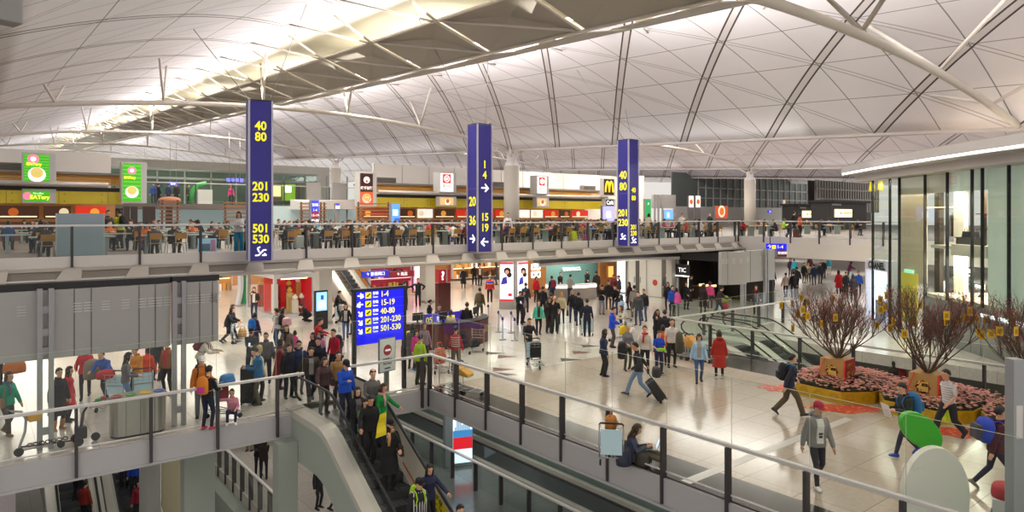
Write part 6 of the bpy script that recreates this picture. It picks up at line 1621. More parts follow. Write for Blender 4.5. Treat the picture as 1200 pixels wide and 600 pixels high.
def hair_mesh(kind):
 k = ('hair', kind)
 if k in _cache: return _cache[k]
 mb = MB(); r = random.Random(3); n, m = 24, 16; b = 0
 prof = []
 for i in range(m + 1):
  th = PI * i / m                      # 0 at the crown
  for q in range(n):
   a = 2 * PI * q / n; x, y, z = math.sin(th) * math.cos(a), math.sin(th) * math.sin(a), math.cos(th)
   thick = 1.13 + (.03 * math.sin(5 * a + i) if kind != 'cropped' else -.05)
   fz_ = z * .118
   face = y > .25 and fz_ < (.07 - .02 * abs(x) if kind != 'fringe' else .045)
   low = fz_ < (-.045 if kind in ('short', 'cropped', 'bun', 'thin') else -.085)
   side = abs(x) > .5 and y > .05 and fz_ < .0
   if kind == 'thin' and z > .75: thick = .95
   f = .80 if (face or low or (side and kind in ('short', 'cropped', 'bun', 'thin'))) else thick
   mb.V.append((x * .077 * f, y * .099 * f - .006, z * .116 * f + .006))
 for i in range(m):
  for q in range(n):
   q2 = (q + 1) % n; mb.face([i * n + q, (i + 1) * n + q, (i + 1) * n + q2, i * n + q2], 0, True)
 if kind in ('bob', 'long', 'fringe'):
  L = -.30 if kind == 'long' else -.15
  prev = None
  for z, w, d, oy in ((.03, .08, .05, -.05), (-.05, .085, .055, -.05), (-.12, .082, .05, -.05), (L * .8, .085 if kind == 'long' else .08, .045, -.06), (L, .05, .02, -.065)):
   bb = len(mb.V)
   for q in range(16):
    a = 2 * PI * q / 16; mb.V.append((w * math.cos(a), d * math.sin(a) + oy, z))
   if prev is not None:
    for q in range(16): mb.face([prev + q, prev + (q + 1) % 16, bb + (q + 1) % 16, bb + q][::-1], 0, True)
   prev = bb
  mb.face([prev + q for q in range(16)])
  for s in (1, -1): mb.tube([(s * .07, .02, .04), (s * .078, .025, -.04), (s * .074, .02, L * .75)], [.02, .022, .012], 8)
 if kind == 'bun': mb.ball((0, -.11, .04), .04)
 if kind == 'tail': mb.tube([(0, -.1, .04), (0, -.135, 0), (0, -.13, -.1), (0, -.12, -.18)], [.025, .03, .026, .008], 8)
 me = mb.mesh('hair', [BLACKM]); finish(me, 'hair'); _cache[k] = me
 return me
def hat_mesh(kind):
 k = ('hat', kind)
 if k in _cache: return _cache[k]
 mb = MB()
 prof = [(.088, .03), (.09, .05), (.084, .09), (.066, .118), (.035, .134), (.002, .14)]
 mb.lathe(prof, (0, -.006, 0), 20, 0, 1., 1.18)
 if kind == 'cap':
  mb.prism([(-.07, .07), (-.055, .15), (-.02, .185), (.02, .185), (.055, .15), (.07, .07)][::-1], .034, .046)
 if kind == 'beanie': mb.lathe([(.092, .0), (.096, .02), (.092, .045)], (0, -.006, 0), 20, 0, 1., 1.18)
 me = mb.mesh('hat', [BLACKM]); finish(me, 'hat'); _cache[k] = me
 return me
def skirt_extra(): pass
SKINS = [mat('skin light', 'd9a888', .55), mat('skin tan', 'c89270', .55), mat('skin pale', 'e2b898', .55), mat('skin brown', '9c6a4c', .55)]
EYEM = mat('eye dark', '1c1512', .3); LIPM = mat('lip', 'b0685c', .5)
HAIRC = {'black': '17130f', 'brown': '4a2f1e', 'dark brown': '2c1d15', 'grey': '8a8680', 'blond': 'c2a468', 'red': '7a3a1e'}
def cloth(c): return mat('cloth ' + c, c, .85, noise=.14, nscale=26, bump=.12)
def slot(o, i, m):
 o.material_slots[i].link = 'OBJECT'; o.material_slots[i].material = m
PEOPLE = []
def raw_person(M, pose, sex, h, label, top, legs, shoes, hair, hat=None, skin=0, group=None, extra=()):
 "top = (kind, colour), legs = (kind, colour), shoes = (kind, colour), hair = (kind, colour name)"
 o = bpy.data.objects.new('person', body_mesh(pose, sex)); COL.objects.link(o)
 s = h / 1.72; o.matrix_world = M @ Matrix.Scale(s, 4)
 slot(o, 0, SKINS[skin]); slot(o, 1, EYEM); slot(o, 2, LIPM)
 tag(o, label, 'person', group)
 def child(name, me, m):
  c = bpy.data.objects.new(name, me); COL.objects.link(c); c.parent = o; slot(c, 0, m); return c
 nm = {'tee': 'shirt', 'sweater': 'sweater', 'jacket': 'jacket', 'puffer': 'jacket', 'coat': 'coat'}[top[0]]
 child(nm, top_mesh(pose, sex, top[0]), cloth(top[1]))
 child('trousers', legs_mesh(pose, sex, legs[0]), cloth(legs[1]))
 child('shoes', shoes_mesh(pose, sex, shoes[0]), mat('shoe ' + shoes[1], shoes[1], .6))
 J = skeleton(pose, sex); Mh = Matrix.Translation(J['head']) @ J['Rh'].to_4x4() @ Matrix.Diagonal((1.07, 1.07, 1.05, 1))
 if hair and hair[0] != 'bald':
  c = child('hair', hair_mesh(hair[0]), mat('hair ' + hair[1], HAIRC[hair[1]], .55)); c.matrix_local = Mh
 if hat:
  c = child('hat', hat_mesh(hat[0]), cloth(hat[1])); c.matrix_local = Mh
 for e in extra:
  mb = MB()
  def hq(v): return J['head'] + J['Rh'] @ V3(v)
  def cq(v): return J['pel'] + J['R'] @ V3(v)
  if e[0] == 'scarf': mb.tube([J['neck'] + J['R'] @ V3((.085 * math.cos(a), .08 * math.sin(a) + .01, .01)) for a in [2 * PI * i / 12 for i in range(12)]], .036, 8, closed=True); mb.tube([cq((.03, .1, .5)), cq((.04, .16, .38)), cq((.05, .165, .2))], [.035, .04, .03], 8, flat=.5)
  if e[0] == 'hood': mb.tube([J['neck'] + J['R'] @ V3((.1 * math.cos(a), -.06 + .07 * math.sin(a), .0 - .03 * math.sin(a))) for a in [PI + PI * i / 10 for i in range(11)]], [.03] + [.05] * 9 + [.03], 8)
  if e[0] == 'mask':
   for i, (z, w) in enumerate(((-.03, .05), (-.06, .055), (-.095, .04))): pass
   mb.ball((0, 0, 0), .052, .05, .045, 12, 8)
   mb.V = [tuple(hq((x, y + .058, z - .06))) for x, y, z in mb.V]
  if e[0] == 'glasses':
   for s_ in (1, -1): mb.tube([hq((s_ * .032 + .024 * math.cos(a), .1, .008 + .017 * math.sin(a))) for a in [2 * PI * i / 10 for i in range(10)]], .004, 5, closed=True); mb.tube([hq((s_ * .056, .098, .012)), hq((s_ * .078, .0, .014))], .003, 4)
   mb.tube([hq((-.01, .104, .01)), hq((.01, .104, .01))], .003, 4)
  if e[0] == 'inner':      # open jacket front showing the shirt
   L_ = ((.0, .152), (.14, .14), (.24, .15), (.35, .168), (.42, .14), (.48, .1))
   if sex == 'f': L_ = tuple((z_, y_ + .012) for z_, y_ in L_)
   for (z_, y_), (z2, y2) in zip(L_, L_[1:]):
    mb.hexa([tuple(cq(q)) for q in ((-.08, y_ - .06, z_), (.08, y_ - .06, z_), (.065, y_, z_), (-.065, y_, z_), (-.08, y2 - .06, z2), (.08, y2 - .06, z2), (.065, y2, z2), (-.065, y2, z2))])
  if e[0] == 'stripes':
   pass
  if mb.F: mb.build({'inner': 'shirt_front'}.get(e[0], e[0]), cloth(e[1]), o)
 return o
def place_M(u, v, z, face): return Matrix.Translation((u, v, z)) @ Matrix.Rotation(face_rot(face), 4, 'Z')
def feet_from_head(hy, h, z=0.): return HOR + (hy - HOR) / (1 - h / (EYE - z))
def outfit(code):
 "'jacket 2a4a9a' -> ('jacket', '2a4a9a')"
 a, b = code.split(); return (a, b)
def pp(px, hy, h, face, pose, sex, top, legs, hair, label, shoes='shoes 201c1c', hat=None, skin=0, extra=(), z=0., feet=None, at=None, group=None):
 if at: u, v = at
 else:
  fy = feet if feet else feet_from_head(hy, h, z)
  u, v = G(px, fy, z)
 hk, hc = hair.split(' ', 1) if hair else (None, None)
 return raw_person(place_M(u, v, z, face), pose, sex, h, label, outfit(top), outfit(legs), outfit(shoes), (hk, hc) if hk else None, outfit(hat) if hat else None, skin, group, extra)
def posed(o, pose, sex): return skeleton(pose, sex)
def backpack(o, pose, sex, col, label, size=1., trim=None):
 J = skeleton(pose, sex); t = thing('backpack', label, 'backpack')
 t.matrix_world = o.matrix_world @ Matrix.Translation(J['pel']) @ J['R'].to_4x4() @ Matrix.Translation((0, -.215, .08))
 m = cloth(col); mb = MB(); s = size
 mb.lathe([(.30, 0), (.48, .03), (.5, .15), (.48, .34), (.36, .45), (.12, .49)], n=16, sx=.36 * s, sy=.21 * s)
 mb.build('body', m, t)
 mb = MB(); mb.box(-.11 * s, .11 * s, -.15 * s, -.07 * s, .05, .24 * s); mb.build('pocket', cloth(trim) if trim else m, t, bevel=.02)
 sw = .10
 for k in (-1, 1):
  mb = MB(); mb.tube([(k * sw, .08, .42), (k * sw, .17, .455), (k * sw, .30, .42), (k * sw, .362, .3), (k * sw * 1.2, .33, .16), (k * sw * 1.6, .2, .08), (k * sw, .06, .06)], .019, 6, flat=.6); mb.build('strap', m, t)
 return t
def hand_thing(o, pose, sex, side):
 J = skeleton(pose, sex); f = (J['wr', side] - J['el', side]).normalized(); return J['wr', side] + f * .1
def phone(o, pose, sex, label, side=1):
 p = hand_thing(o, pose, sex, side); t = thing('phone', label, 'phone'); t.matrix_world = o.matrix_world @ Matrix.Translation(p + V3((0, .01, .02))) @ Matrix.Rotation(-.9, 4, 'X')
 mb = MB(); mb.box(-.037, .037, -.075, .075, -.005, .004); mb.build('case', BLACKM, t); mb = MB(); mb.box(-.032, .032, -.068, .068, .004, .006); mb.build('screen', lit('phone glow', 'd8e8ff', .6), t)
 return t
def hand_bag(o, pose, sex, col, label, side=1, w=.3, h=.26, d=.12, drop=.16, name='shopping_bag', cat='bag'):
 p = hand_thing(o, pose, sex, side); t = thing(name, label, cat); t.matrix_world = o.matrix_world @ Matrix.Translation(p + V3((0, 0, -drop - h)))
 m = mat('bag ' + col, col, .6, noise=.1)
 mb = MB(); mb.hexa([(-d / 2, -w / 2, 0), (d / 2, -w / 2, 0), (d / 2, w / 2, 0), (-d / 2, w / 2, 0), (-d * .35, -w * .42, h), (d * .35, -w * .42, h), (d * .35, w * .42, h), (-d * .35, w * .42, h)]); mb.build('body', m, t, bevel=.012)
 mb = MB(); mb.tube([(0, -w * .3, h), (0, -.03, h + drop), (0, .03, h + drop), (0, w * .3, h)], .009, 5); mb.build('handle', m, t)
 return t
def side_bag(o, pose, sex, col, label, side=1, w=.3, h=.22):
 J = skeleton(pose, sex); t = thing('shoulder_bag', label, 'bag'); t.matrix_world = o.matrix_world @ Matrix.Translation(J['pel'] + V3((side * .27, .06, -.1)))
 m = mat('bag ' + col, col, .6, noise=.1)
 mb = MB(); mb.hexa([(-.05, -w / 2, 0), (.05, -w / 2, 0), (.05, w / 2, 0), (-.05, w / 2, 0), (-.035, -w * .42, h), (.035, -w * .42, h), (.035, w * .42, h), (-.035, w * .42, h)]); mb.build('body', m, t, bevel=.015)
 mb = MB(); mb.tube([(0, -w * .4, h), tuple(J['R'] @ V3((-side * .12, -.1, .52))), tuple(J['R'] @ V3((-side * .12, .04, .53))), (0, w * .4, h)], .012, 6); mb.build('strap', m, t)
 mb = MB(); mb.box(.045, .055, -w * .4, w * .4, h * .5, h * .55) if side > 0 else mb.box(-.055, -.045, -w * .4, w * .4, h * .5, h * .55); mb.build('flap_edge', m, t)
 return t
o = pp(8, 436, 1.63, 75, 'stroll', 'f', 'jacket 1f9a7c', 'trousers 4a4238', 'bob dark brown', 'woman in a teal green jacket walking past the luggage cart with a beige bag', shoes='boots 7a5630', extra=[('scarf', '5a6a80')])
side_bag(o, 'stroll', 'f', '8a6a50', 'beige brown shoulder bag at the hip of the woman in teal', 1, .36, .26)
o = pp(-4, 420, 1.7, 150, 'carry', 'm', 'jacket 1e1e22', 'trousers 22242c', 'short black', 'person in black holding up a large orange tan bag under the flight board', feet=478)
soft_bag(*G(17, 478), 1.02, 0, .55, .3, .36, 'b8682a', 'large orange tan bag held under the flight board', strap=False)
o = pp(68, 432, 1.62, 60, 'stand', 'f', 'coat 201c1f', 'slim 22202a', 'bun black', 'woman in a long black coat and tan boots half behind the flight board post', shoes='boots b07a3c')
o2 = pp(79, 436, 1.5, 100, 'stand', 'f', 'coat c01c2c', 'slim 22202a', 'long black', 'person in a red padded coat right behind the woman in a black coat', feet=494)
o = pp(100, 404, 1.68, -150, 'walk', 'f', 'jacket c42434', 'slim 25232a', 'long black', 'walker in a red vest top striding under the flight board', skin=0)
soft_bag(*G(108, 468), .62, .4, .5, .32, .62, '8a7c6a', 'taupe cloth bundle carried low by the walker in a red vest', strap=False)
o = pp(126, 412, 1.66, 0, 'lean_push', 'm', 'jacket 3c62b0', 'trousers 2a2c38', 'short black', 'man in a blue jacket leaning on a luggage cart under the flight board', feet=468)
cart(125, 478, 0, 'luggage cart with a pale advert, leant on by the man in a blue jacket')
soft_bag(*G(124, 474), .78, .2, .5, .3, .26, 'c4242c', 'red bag lying across the cart of the man in blue', strap=False)
o = pp(147, 414, 1.68, 120, 'carry', 'f', 'sweater 6a6668', 'slim 5a7aa8', 'long black', 'long haired woman in a grey sweater and pale jeans seen from behind')
o = pp(161, 409, 1.64, -20, 'phone', 'm', 'jacket d88a1c', 'trousers 2a2a34', 'short black', 'person in an amber jacket looking down beside the woman in grey', feet=468)
o = pp(173, 416, 1.5, 180, 'stand', 'f', 'jacket e0481c', 'slim 8a98b0', 'fringe black', 'child in a bright orange jacket by the woman in grey', feet=462)
cart(168, 474, 30, 'luggage cart with a pale advert between the woman in grey and the bins')
o = pp(197, 402, 1.72, -15, 'stand', 'm', 'jacket 8c5a28', 'slim 1e1f26', 'short black', 'man in a tan brown jacket over a red shirt under the flight board edge', extra=[('inner', 'c0202a')], feet=462)
o = pp(183, 404, 1.7, 170, 'stand', 'm', 'jacket 24262c', 'trousers 22242c', 'short black', 'dark dressed person behind the man in tan brown', feet=446)
o = pp(234, 388, 1.68, 95, 'lean_push', 'f', 'jacket cfc8bc', 'trousers 3a3a44', 'tail black', 'woman in a cream jacket leaning forward with a maroon backpack', feet=446)
backpack(o, 'lean_push', 'f', '6a1c28', 'maroon backpack on the woman in a cream jacket')
o = pp(236, 418, 1.70, 30, 'stand', 'm', 'jacket e07a1c', 'trousers 6a6a6c', 'short black', 'man in an orange jacket and white cap with a dark backpack', hat='cap e8e6e0')
backpack(o, 'stand', 'm', '3a3836', 'dark grey backpack on the man in orange')
o = pp(243, 430, 1.66, 170, 'carry', 'm', 'sweater 1b1b20', 'slim 23243a', 'short black', 'person in black with a bright patterned backpack seen from behind', shoes='shoes c04050')
backpack(o, 'carry', 'm', 'd8842c', 'bright orange and pink patterned backpack on the person in black', .9, 'c83c8c')
cart(262, 488, 80, 'luggage cart the girl in pink sits on, loaded with bags')
o = pp(272, 452, 1.32, 20, 'sit_trolley', 'f', 'jacket d88aa0', 'slim 2a2a4a', 'tail dark brown', 'girl in a pink cardigan sitting on a luggage cart with a hand at her face', shoes='shoes e8e4e0', feet=494)
soft_bag(*G(266, 482), .75, .5, .5, .3, .34, '3a7ab8', 'blue printed bag on top of the cart by the girl in pink', strap=False)
soft_bag(*G(259, 480), .30, .3, .44, .34, .48, '8a1c2c', 'dark red bag slung on the cart by the girl in pink', strap=False)
suitcase(*G(291, 474), 0, face_rot(0), .42, .26, 1.12, '1d1d20', 'tall black suitcase beside the man in a blue jacket with a phone')
o = pp(303, 407, 1.72, -70, 'phone', 'm', 'jacket 2a6a9a', 'trousers 5a544c', 'short black', 'man in a steel blue jacket looking at his phone beside a tall suitcase', shoes='shoes 4a3c30')
phone(o, 'phone', 'm', 'phone held by the man in a steel blue jacket')
pp(302, 403, 1.68, 150, 'stand', 'f', 'jacket d8c8a8', 'trousers 3a3430', 'bob blond', 'person in a cream coat behind the man with a phone', feet=470)
o = pp(295, 384, 1.72, 15, 'phone', 'm', 'jacket 26262a', 'trousers 2c2c34', 'short black', 'man in black with a dark cap looking at a phone behind the tall suitcase', hat='cap 1c1c20')
phone(o, 'phone', 'm', 'phone held by the man in a dark cap')
pp(312, 390, 1.7, 10, 'stand', 'm', 'jacket 4a4a4e', 'trousers 2c2c34', 'cropped black', 'man in a dark grey jacket beside the man in a dark cap')
pp(336, 381, 1.66, 10, 'stand', 'f', 'jacket 6a5c50', 'trousers 3a3430', 'long brown', 'brown haired woman in a taupe jacket and black scarf facing the escalator', extra=[('scarf', '22201f')])
pp(327, 398, 1.62, 110, 'clasp', 'f', 'coat 7a2428', 'slim 221c20', 'long black', 'woman in a dark red coat at the head of the escalator queue')
pp(338, 398, 1.66, 40, 'stand', 'm', 'jacket 1c1b1f', 'trousers 20202a', 'short black', 'person with bowed black hair in black behind the man in a navy hoodie', feet=466)
pp(350, 399, 1.74, 20, 'stroll', 'm', 'jacket 27304e', 'slim 22242e', 'short black', 'man with glasses in a navy hoodie walking to the escalator', extra=[('glasses', '101010'), ('hood', '27304e')])
pp(364, 406, 1.70, 25, 'walk', 'm', 'puffer 3c3028', 'trousers 282a34', 'short black', 'man in a brown puffer jacket stepping to the escalator', extra=[('inner', '8a8a8c')])
pp(373, 396, 1.72, 10, 'stand', 'm', 'jacket 202126', 'trousers 22242c', 'short black', 'man in a black jacket behind the man in a brown puffer')
pp(377, 388, 1.6, -40, 'stand', 'f', 'jacket d890a8', 'trousers 3a3a4a', 'long black', 'woman in pink wearing a pale face mask in the queue', extra=[('mask', 'b8d4dc')])
o = pp(392, 386, 1.70, -30, 'stand', 'm', 'sweater c01c30', 'trousers 2a2a34', 'short black', 'man in a crimson sweater with a dark sling bag in the queue')
backpack(o, 'stand', 'm', '33343a', 'dark sling backpack on the man in crimson')
pp(368, 390, 1.62, -20, 'stand', 'f', 'jacket 1f1e22', 'trousers 2a2a34', 'long black', 'long haired woman in black looking down, next to the face mask wearer')
o = pp(370, 372, 1.66, 95, 'push', 'f', 'sweater b81c2a', 'trousers 4a3c44', 'bun black', 'woman in a red sweater pushing a cart towards the gate board')
cart(386, 420, 95, 'luggage cart pushed by the woman in a red sweater')
suitcase(*G(394, 430), 0, face_rot(60), .4, .26, .85, '1c1c1f', 'black suitcase standing in the queue under the woman in red')
o = pp(298, 337, 1.74, 10, 'face', 'm', 'jacket 2c2622', 'slim 2a3044', 'short black', 'man in a dark brown jacket phoning in front of the red kiosk', extra=[('inner', 'd0ccc8')])
pp(267, 359, 1.66, 95, 'push', 'f', 'jacket 1d1f26', 'slim 23283c', 'bob black', 'woman in a black jacket pushing a cart, nearer the flight boards')
pp(271, 361, 1.7, 95, 'walk', 'm', 'jacket 25252b', 'slim 22242c', 'short black', 'man in black walking just behind the woman with a cart', feet=401)
cart(284, 402, 95, 'luggage cart with a tan parcel pushed in front of the red kiosk')
soft_bag(*G(284, 401), .22, .2, .36, .3, .4, 'a07a48', 'tan parcel bag on the cart in front of the red kiosk')
o = pp(298, 367, 1.62, 170, 'stand', 'f', 'jacket 3a2e58', 'trousers 26283a', 'tail black', 'woman in purple with a blue backpack seen from behind near the red kiosk')
backpack(o, 'stand', 'f', '2472c8', 'bright blue backpack on the woman in purple')
o = pp(325, 362, 1.68, -100, 'stand', 'm', 'sweater d4d0cc', 'slim 33507c', 'short black', 'man in white with a black backpack beside the olive jacket woman')
backpack(o, 'stand', 'm', '1e1f22', 'black backpack on the man in white')
pp(330, 361, 1.68, 100, 'carry', 'f', 'jacket 6a6a44', 'slim 33405c', 'long dark brown', 'woman in an olive jacket holding a pink bundle near the red kiosk')
soft_bag(*G(336, 408), .98, .3, .4, .3, .34, 'd8a8ac', 'pale pink bundle carried by the woman in olive', strap=False)
pp(345, 392, 1.2, 170, 'stand', 'f', 'jacket d8508c', 'slim 3a3a4a', 'bob black', 'child in a magenta jacket behind the brown haired woman', feet=424)
pp(363, 358, 1.66, -80, 'crouch', 'm', 'jacket 18181b', 'trousers 1c1c22', 'short black', 'person in black crouching left of the digital totem', feet=377)
o = pp(405, 355, 1.68, 15, 'walk', 'f', 'jacket 232227', 'slim 4a6690', 'bob dark brown', 'woman in jeans walking past the gate board with a white bag', extra=[('inner', 'b8b4b0')])
hand_bag(o, 'walk', 'f', 'd8d4d0', 'white carrier bag held by the walking woman in jeans', 1)
pp(417, 349, 1.76, -60, 'stroll', 'm', 'coat 191a1f', 'trousers 1c1d24', 'short black', 'man in a black coat passing behind the gate board')
pp(394, 340, 1.70, 90, 'push', 'm', 'jacket 1d1c22', 'trousers 22222a', 'short black', 'person in black pushing a cart at the foot of the food court escalator')
cart(403, 378, 90, 'luggage cart at the foot of the food court escalator')
suitcase(*G(400, 374), .24, face_rot(90), .4, .3, .55, 'c8c4bc', 'pale grey case on the cart by the food court escalator')
pp(490, 326, 1.78, 0, 'hips', 'm', 'jacket 1e1f24', 'trousers 1c1d22', 'short black', 'guard in a black uniform standing before the pink light panel')
pp(474, 330, 1.72, 170, 'point', 'm', 'jacket 1d1c20', 'trousers 26262e', 'short black', 'person in black pointing up beside the guard')
pp(458, 314, 1.7, -60, 'walk', 'f', 'coat 1c1a1e', 'slim 1c1a20', 'bob black', 'distant walker in black under the small blue hanging sign')
pp(503, 342, 1.64, 90, 'stand', 'f', 'jacket 262529', 'trousers 24242c', 'bun black', 'woman in dark grey at the back of the service counter', feet=392)
pp(515, 352, 1.66, 0, 'clasp', 'm', 'sweater 4a484a', 'trousers 26262e', 'short black', 'clerk in a grey sweater behind the service counter', feet=400)
pp(528, 363, 1.62, 180, 'stand', 'f', 'jacket c8b894', 'trousers 3a342e', 'tail black', 'woman in a beige jacket at the service counter seen from behind', feet=408)
pp(547, 355, 1.74, 170, 'stand', 'm', 'jacket 1b1b1f', 'trousers 4a4438', 'short dark brown', 'man in a black jacket at the service counter seen from behind')
o = pp(562, 338, 1.74, 175, 'stand', 'm', 'jacket 5c5a44', 'trousers 4a4a3c', 'short black', 'man in camouflage green with a large backpack at the counter bend')
backpack(o, 'stand', 'm', '5a5138', 'large khaki backpack on the man in camouflage green', 1.25)
o = pp(574, 323, 1.76, 180, 'stand', 'm', 'jacket b02028', 'trousers 22263a', 'short grey', 'man in a red, blue and yellow jacket seen from behind')
mb = MB()
for z, w_, d_, m_ in ((.40, .2, .13, 0), (.36, .203, .137, 0), (.32, .203, .142, 0), (.27, .195, .142, 1)):
 mb.tube([(w_ * math.cos(a), d_ * math.sin(a), .93 + z) for a in [2 * PI * i / 18 for i in range(18)]], .024, 6, m_, closed=True)
mb.build('jacket_band', [cloth('2450c0'), cloth('e8d82c')], o)
pp(483, 372, 1.64, 170, 'stand', 'f', 'coat 55524f', 'slim 2c2a2c', 'long black', 'woman in a grey coat seen from behind right of the gate board', feet=432)
pp(543, 313, 1.70, 0, 'walk', 'f', 'coat 1a1a1e', 'slim 1a1a20', 'short black', 'walker in a long black coat approaching from the wooden shop')
pp(556, 309, 1.78, 10, 'walk_b', 'm', 'jacket 1f2026', 'trousers 23242c', 'short black', 'man in a dark jacket walking from the wooden shop, left of a man in brown')
pp(562.5, 310, 1.74, 0, 'stroll', 'm', 'jacket 6a4a28', 'trousers 23242c', 'short black', 'man in a brown jacket walking from the wooden shop', extra=[('inner', 'd8d4d0')])
pp(582, 309, 1.76, -90, 'stand', 'f', 'coat 3a3a40', 'slim 25252c', 'long black', 'woman in a long grey coat beside the first poster panel')
o = pp(609, 341, 1.76, 10, 'phone', 'm', 'jacket 1f1e20', 'trousers 2c2c30', 'short black', 'man in a black jacket typing on a phone beside the queue posts')
phone(o, 'phone', 'm', 'phone held by the man beside the queue posts')
pp(616, 332, 1.72, 170, 'stand', 'm', 'jacket 232838', 'trousers 1f222e', 'short black', 'person in dark navy right behind the man beside the queue posts')
pp(612, 335, 1.68, 60, 'stand', 'f', 'jacket 8a8494', 'trousers 3a3a44', 'bob dark brown', 'woman in lilac grey close to the poster panel', feet=378)
pp(619, 371, 1.72, 15, 'push', 'm', 'sweater 222126', 'trousers 1f1f26', 'cropped black', 'man in a black sweater pushing a loaded cart between queue posts and the glass', feet=422)
cart(628, 430, 15, 'luggage cart with a black case pushed by the man in a black sweater')
suitcase(*G(627, 427), .22, face_rot(15), .42, .32, .62, '1d1d21', 'black case on the cart of the man in a black sweater', handle=False)
o = pp(631, 352, 1.66, 5, 'stroll', 'f', 'jacket 4ab8a0', 'slim 1d1d22', 'long brown', 'woman in an open mint green jacket walking to the camera', extra=[('inner', '3a3420')])
hand_bag(o, 'stroll', 'f', 'd0d0cc', 'pale bag held by the woman in mint green', 1, .2, .2, .08, .05)
pp(650, 347, 1.80, 0, 'face', 'm', 'tee 1c1c1f', 'wide 2c2c2e', 'bald black', 'bald man in a black t-shirt with a hand at his chin', skin=1)
pp(643, 349, 1.70, 20, 'stand', 'f', 'jacket 2c2622', 'trousers 22242c', 'long black', 'dark haired woman close beside the bald man')
o = pp(658, 342, 1.68, -10, 'stroll', 'f', 'jacket c9bc98', 'slim 2a2c34', 'long blond', 'blonde woman in a cream jacket just beyond the bald man')
pp(646, 339, 1.74, 180, 'stand', 'm', 'jacket 4a4a30', 'trousers 33332c', 'short dark brown', 'person in an olive jacket behind the bald man', feet=384)
o = pp(671, 339, 1.76, -10, 'walk', 'm', 'jacket 1e1e20', 'slim 2c3a58', 'short grey', 'grey haired man in black walking with a dark green bag')
hand_bag(o, 'walk', 'm', '2f4a32', 'dark green shopping bag of the grey haired man', 1, .34, .3)
o = pp(678, 343, 1.70, 175, 'stroll', 'm', 'jacket 22242a', 'slim 2b3550', 'short black', 'person with a black backpack walking away past the grey haired man')
backpack(o, 'stroll', 'm', '17181b', 'black backpack on the person walking past the grey haired man')
o = pp(688, 351, 1.74, 175, 'stand', 'm', 'sweater 1f2434', 'trousers 242838', 'cropped black', 'man in a navy sweater standing with his back turned and a small cart')
cart(689, 392, 170, 'small luggage cart in front of the man in a navy sweater')
pp(628, 324, 1.70, 30, 'stand', 'f', 'jacket c8202a', 'trousers 2c2c34', 'fringe black', 'person in a red hooded jacket by the wood shop wall', extra=[('hood', 'c8202a')])
pp(636, 336, 1.7, 170, 'stand', 'm', 'jacket 23232c', 'trousers 26262e', 'short black', 'person in dark blue in front of the jewellery counter beside the red hood')
o = pp(647, 324, 1.72, -150, 'stand', 'm', 'jacket 2c3458', 'trousers 2a2c38', 'short black', 'customer in navy with a red backpack at the jewellery counter')
backpack(o, 'stand', 'm', '8c2430', 'dark red backpack at the jewellery counter')
pp(656.5, 320, 1.62, 0, 'clasp', 'f', 'jacket 1b1b1e', 'trousers 1b1b1e', 'bun black', 'shop assistant in black behind the counter, under the shop name', at=(on_v(656.5, 36.2), 36.2))
pp(688, 321, 1.64, 10, 'clasp', 'f', 'jacket 1c1b1e', 'trousers 1b1b1e', 'long black', 'shop assistant in black behind the far end of the counter', at=(on_v(688, 36.2), 36.2))
pp(668, 322, 1.78, 150, 'carry', 'm', 'sweater a09c98', 'trousers 33384a', 'short black', 'customer in a grey sweater leaning at the jewellery counter')
pp(699, 318, 1.82, -160, 'stand', 'm', 'coat 2e2624', 'trousers 3a342e', 'short black', 'tall man in a dark brown coat at the end of the jewellery counter')
pp(705, 334, 1.70, 10, 'phone', 'm', 'jacket 1c1d20', 'trousers 8a8e98', 'short black', 'man in a black jacket and pale trousers looking down near the counter')
pp(713, 329, 1.74, -10, 'stand', 'm', 'jacket 202024', 'slim 26262e', 'cropped black', 'man in black behind the pale trousers man')
pp(721, 332, 1.66, -30, 'carry', 'm', 'jacket 18191c', 'slim 2f4266', 'short black', 'person with a black bag in front of the glowing white panel', feet=368)
pp(720, 322, 1.72, -40, 'stand', 'm', 'jacket 6a1e28', 'trousers 22242c', 'short black', 'person in dark red beside the glowing white panel', hat='cap 8c2028')
pp(726, 323, 1.74, -90, 'stand', 'm', 'jacket 26272c', 'trousers 22242c', 'short black', 'person in charcoal right before the glowing white panel')
pp(738, 331, 1.66, -60, 'stand', 'f', 'coat 3a1e24', 'slim 26222a', 'long black', 'long haired woman in maroon by the white double door')
pp(743.5, 335, 1.76, 175, 'stand', 'm', 'jacket 8c8880', 'wide 6a6450', 'short black', 'man in a light grey hoodie with his back turned by the white door', extra=[('hood', '8c8880')])
pp(748, 342, 1.74, -30, 'stand', 'm', 'jacket 45474a', 'slim 3a4a68', 'short black', 'man in a dark grey hoodie facing left by the white door')
pp(755, 339, 1.72, -40, 'stand', 'm', 'jacket 1b1b1f', 'slim 3f5478', 'cropped black', 'man in black and jeans right beside the dark grey hoodie')
pp(729, 346, 1.64, -120, 'stand', 'f', 'jacket 9ab4d0', 'slim 2f3450', 'long black', 'woman in a pale blue top seen from behind near the white door')
pp(735, 358, 1.62, -70, 'lean_push', 'f', 'jacket c8c0b0', 'trousers 4a443c', 'long brown', 'woman in a cream jacket bending over a luggage cart', feet=396)
cart(727, 400, -80, 'luggage cart with a yellow frame bag behind the man in bright blue')
soft_bag(*G(730, 400), .3, .2, .46, .3, .42, 'd8b81c', 'yellow bag on the cart behind the man in bright blue')
soft_bag(*G(741, 402), .0, .2, .4, .3, .7, 'd8d4d0', 'white bag standing near the woman bending over a cart')
o = pp(717, 360, 1.74, 80, 'carry', 'm', 'jacket 1c48d0', 'trousers 4a4640', 'short black', 'man in a bright blue jacket holding a tan pouch', extra=[('inner', 'c08030')])
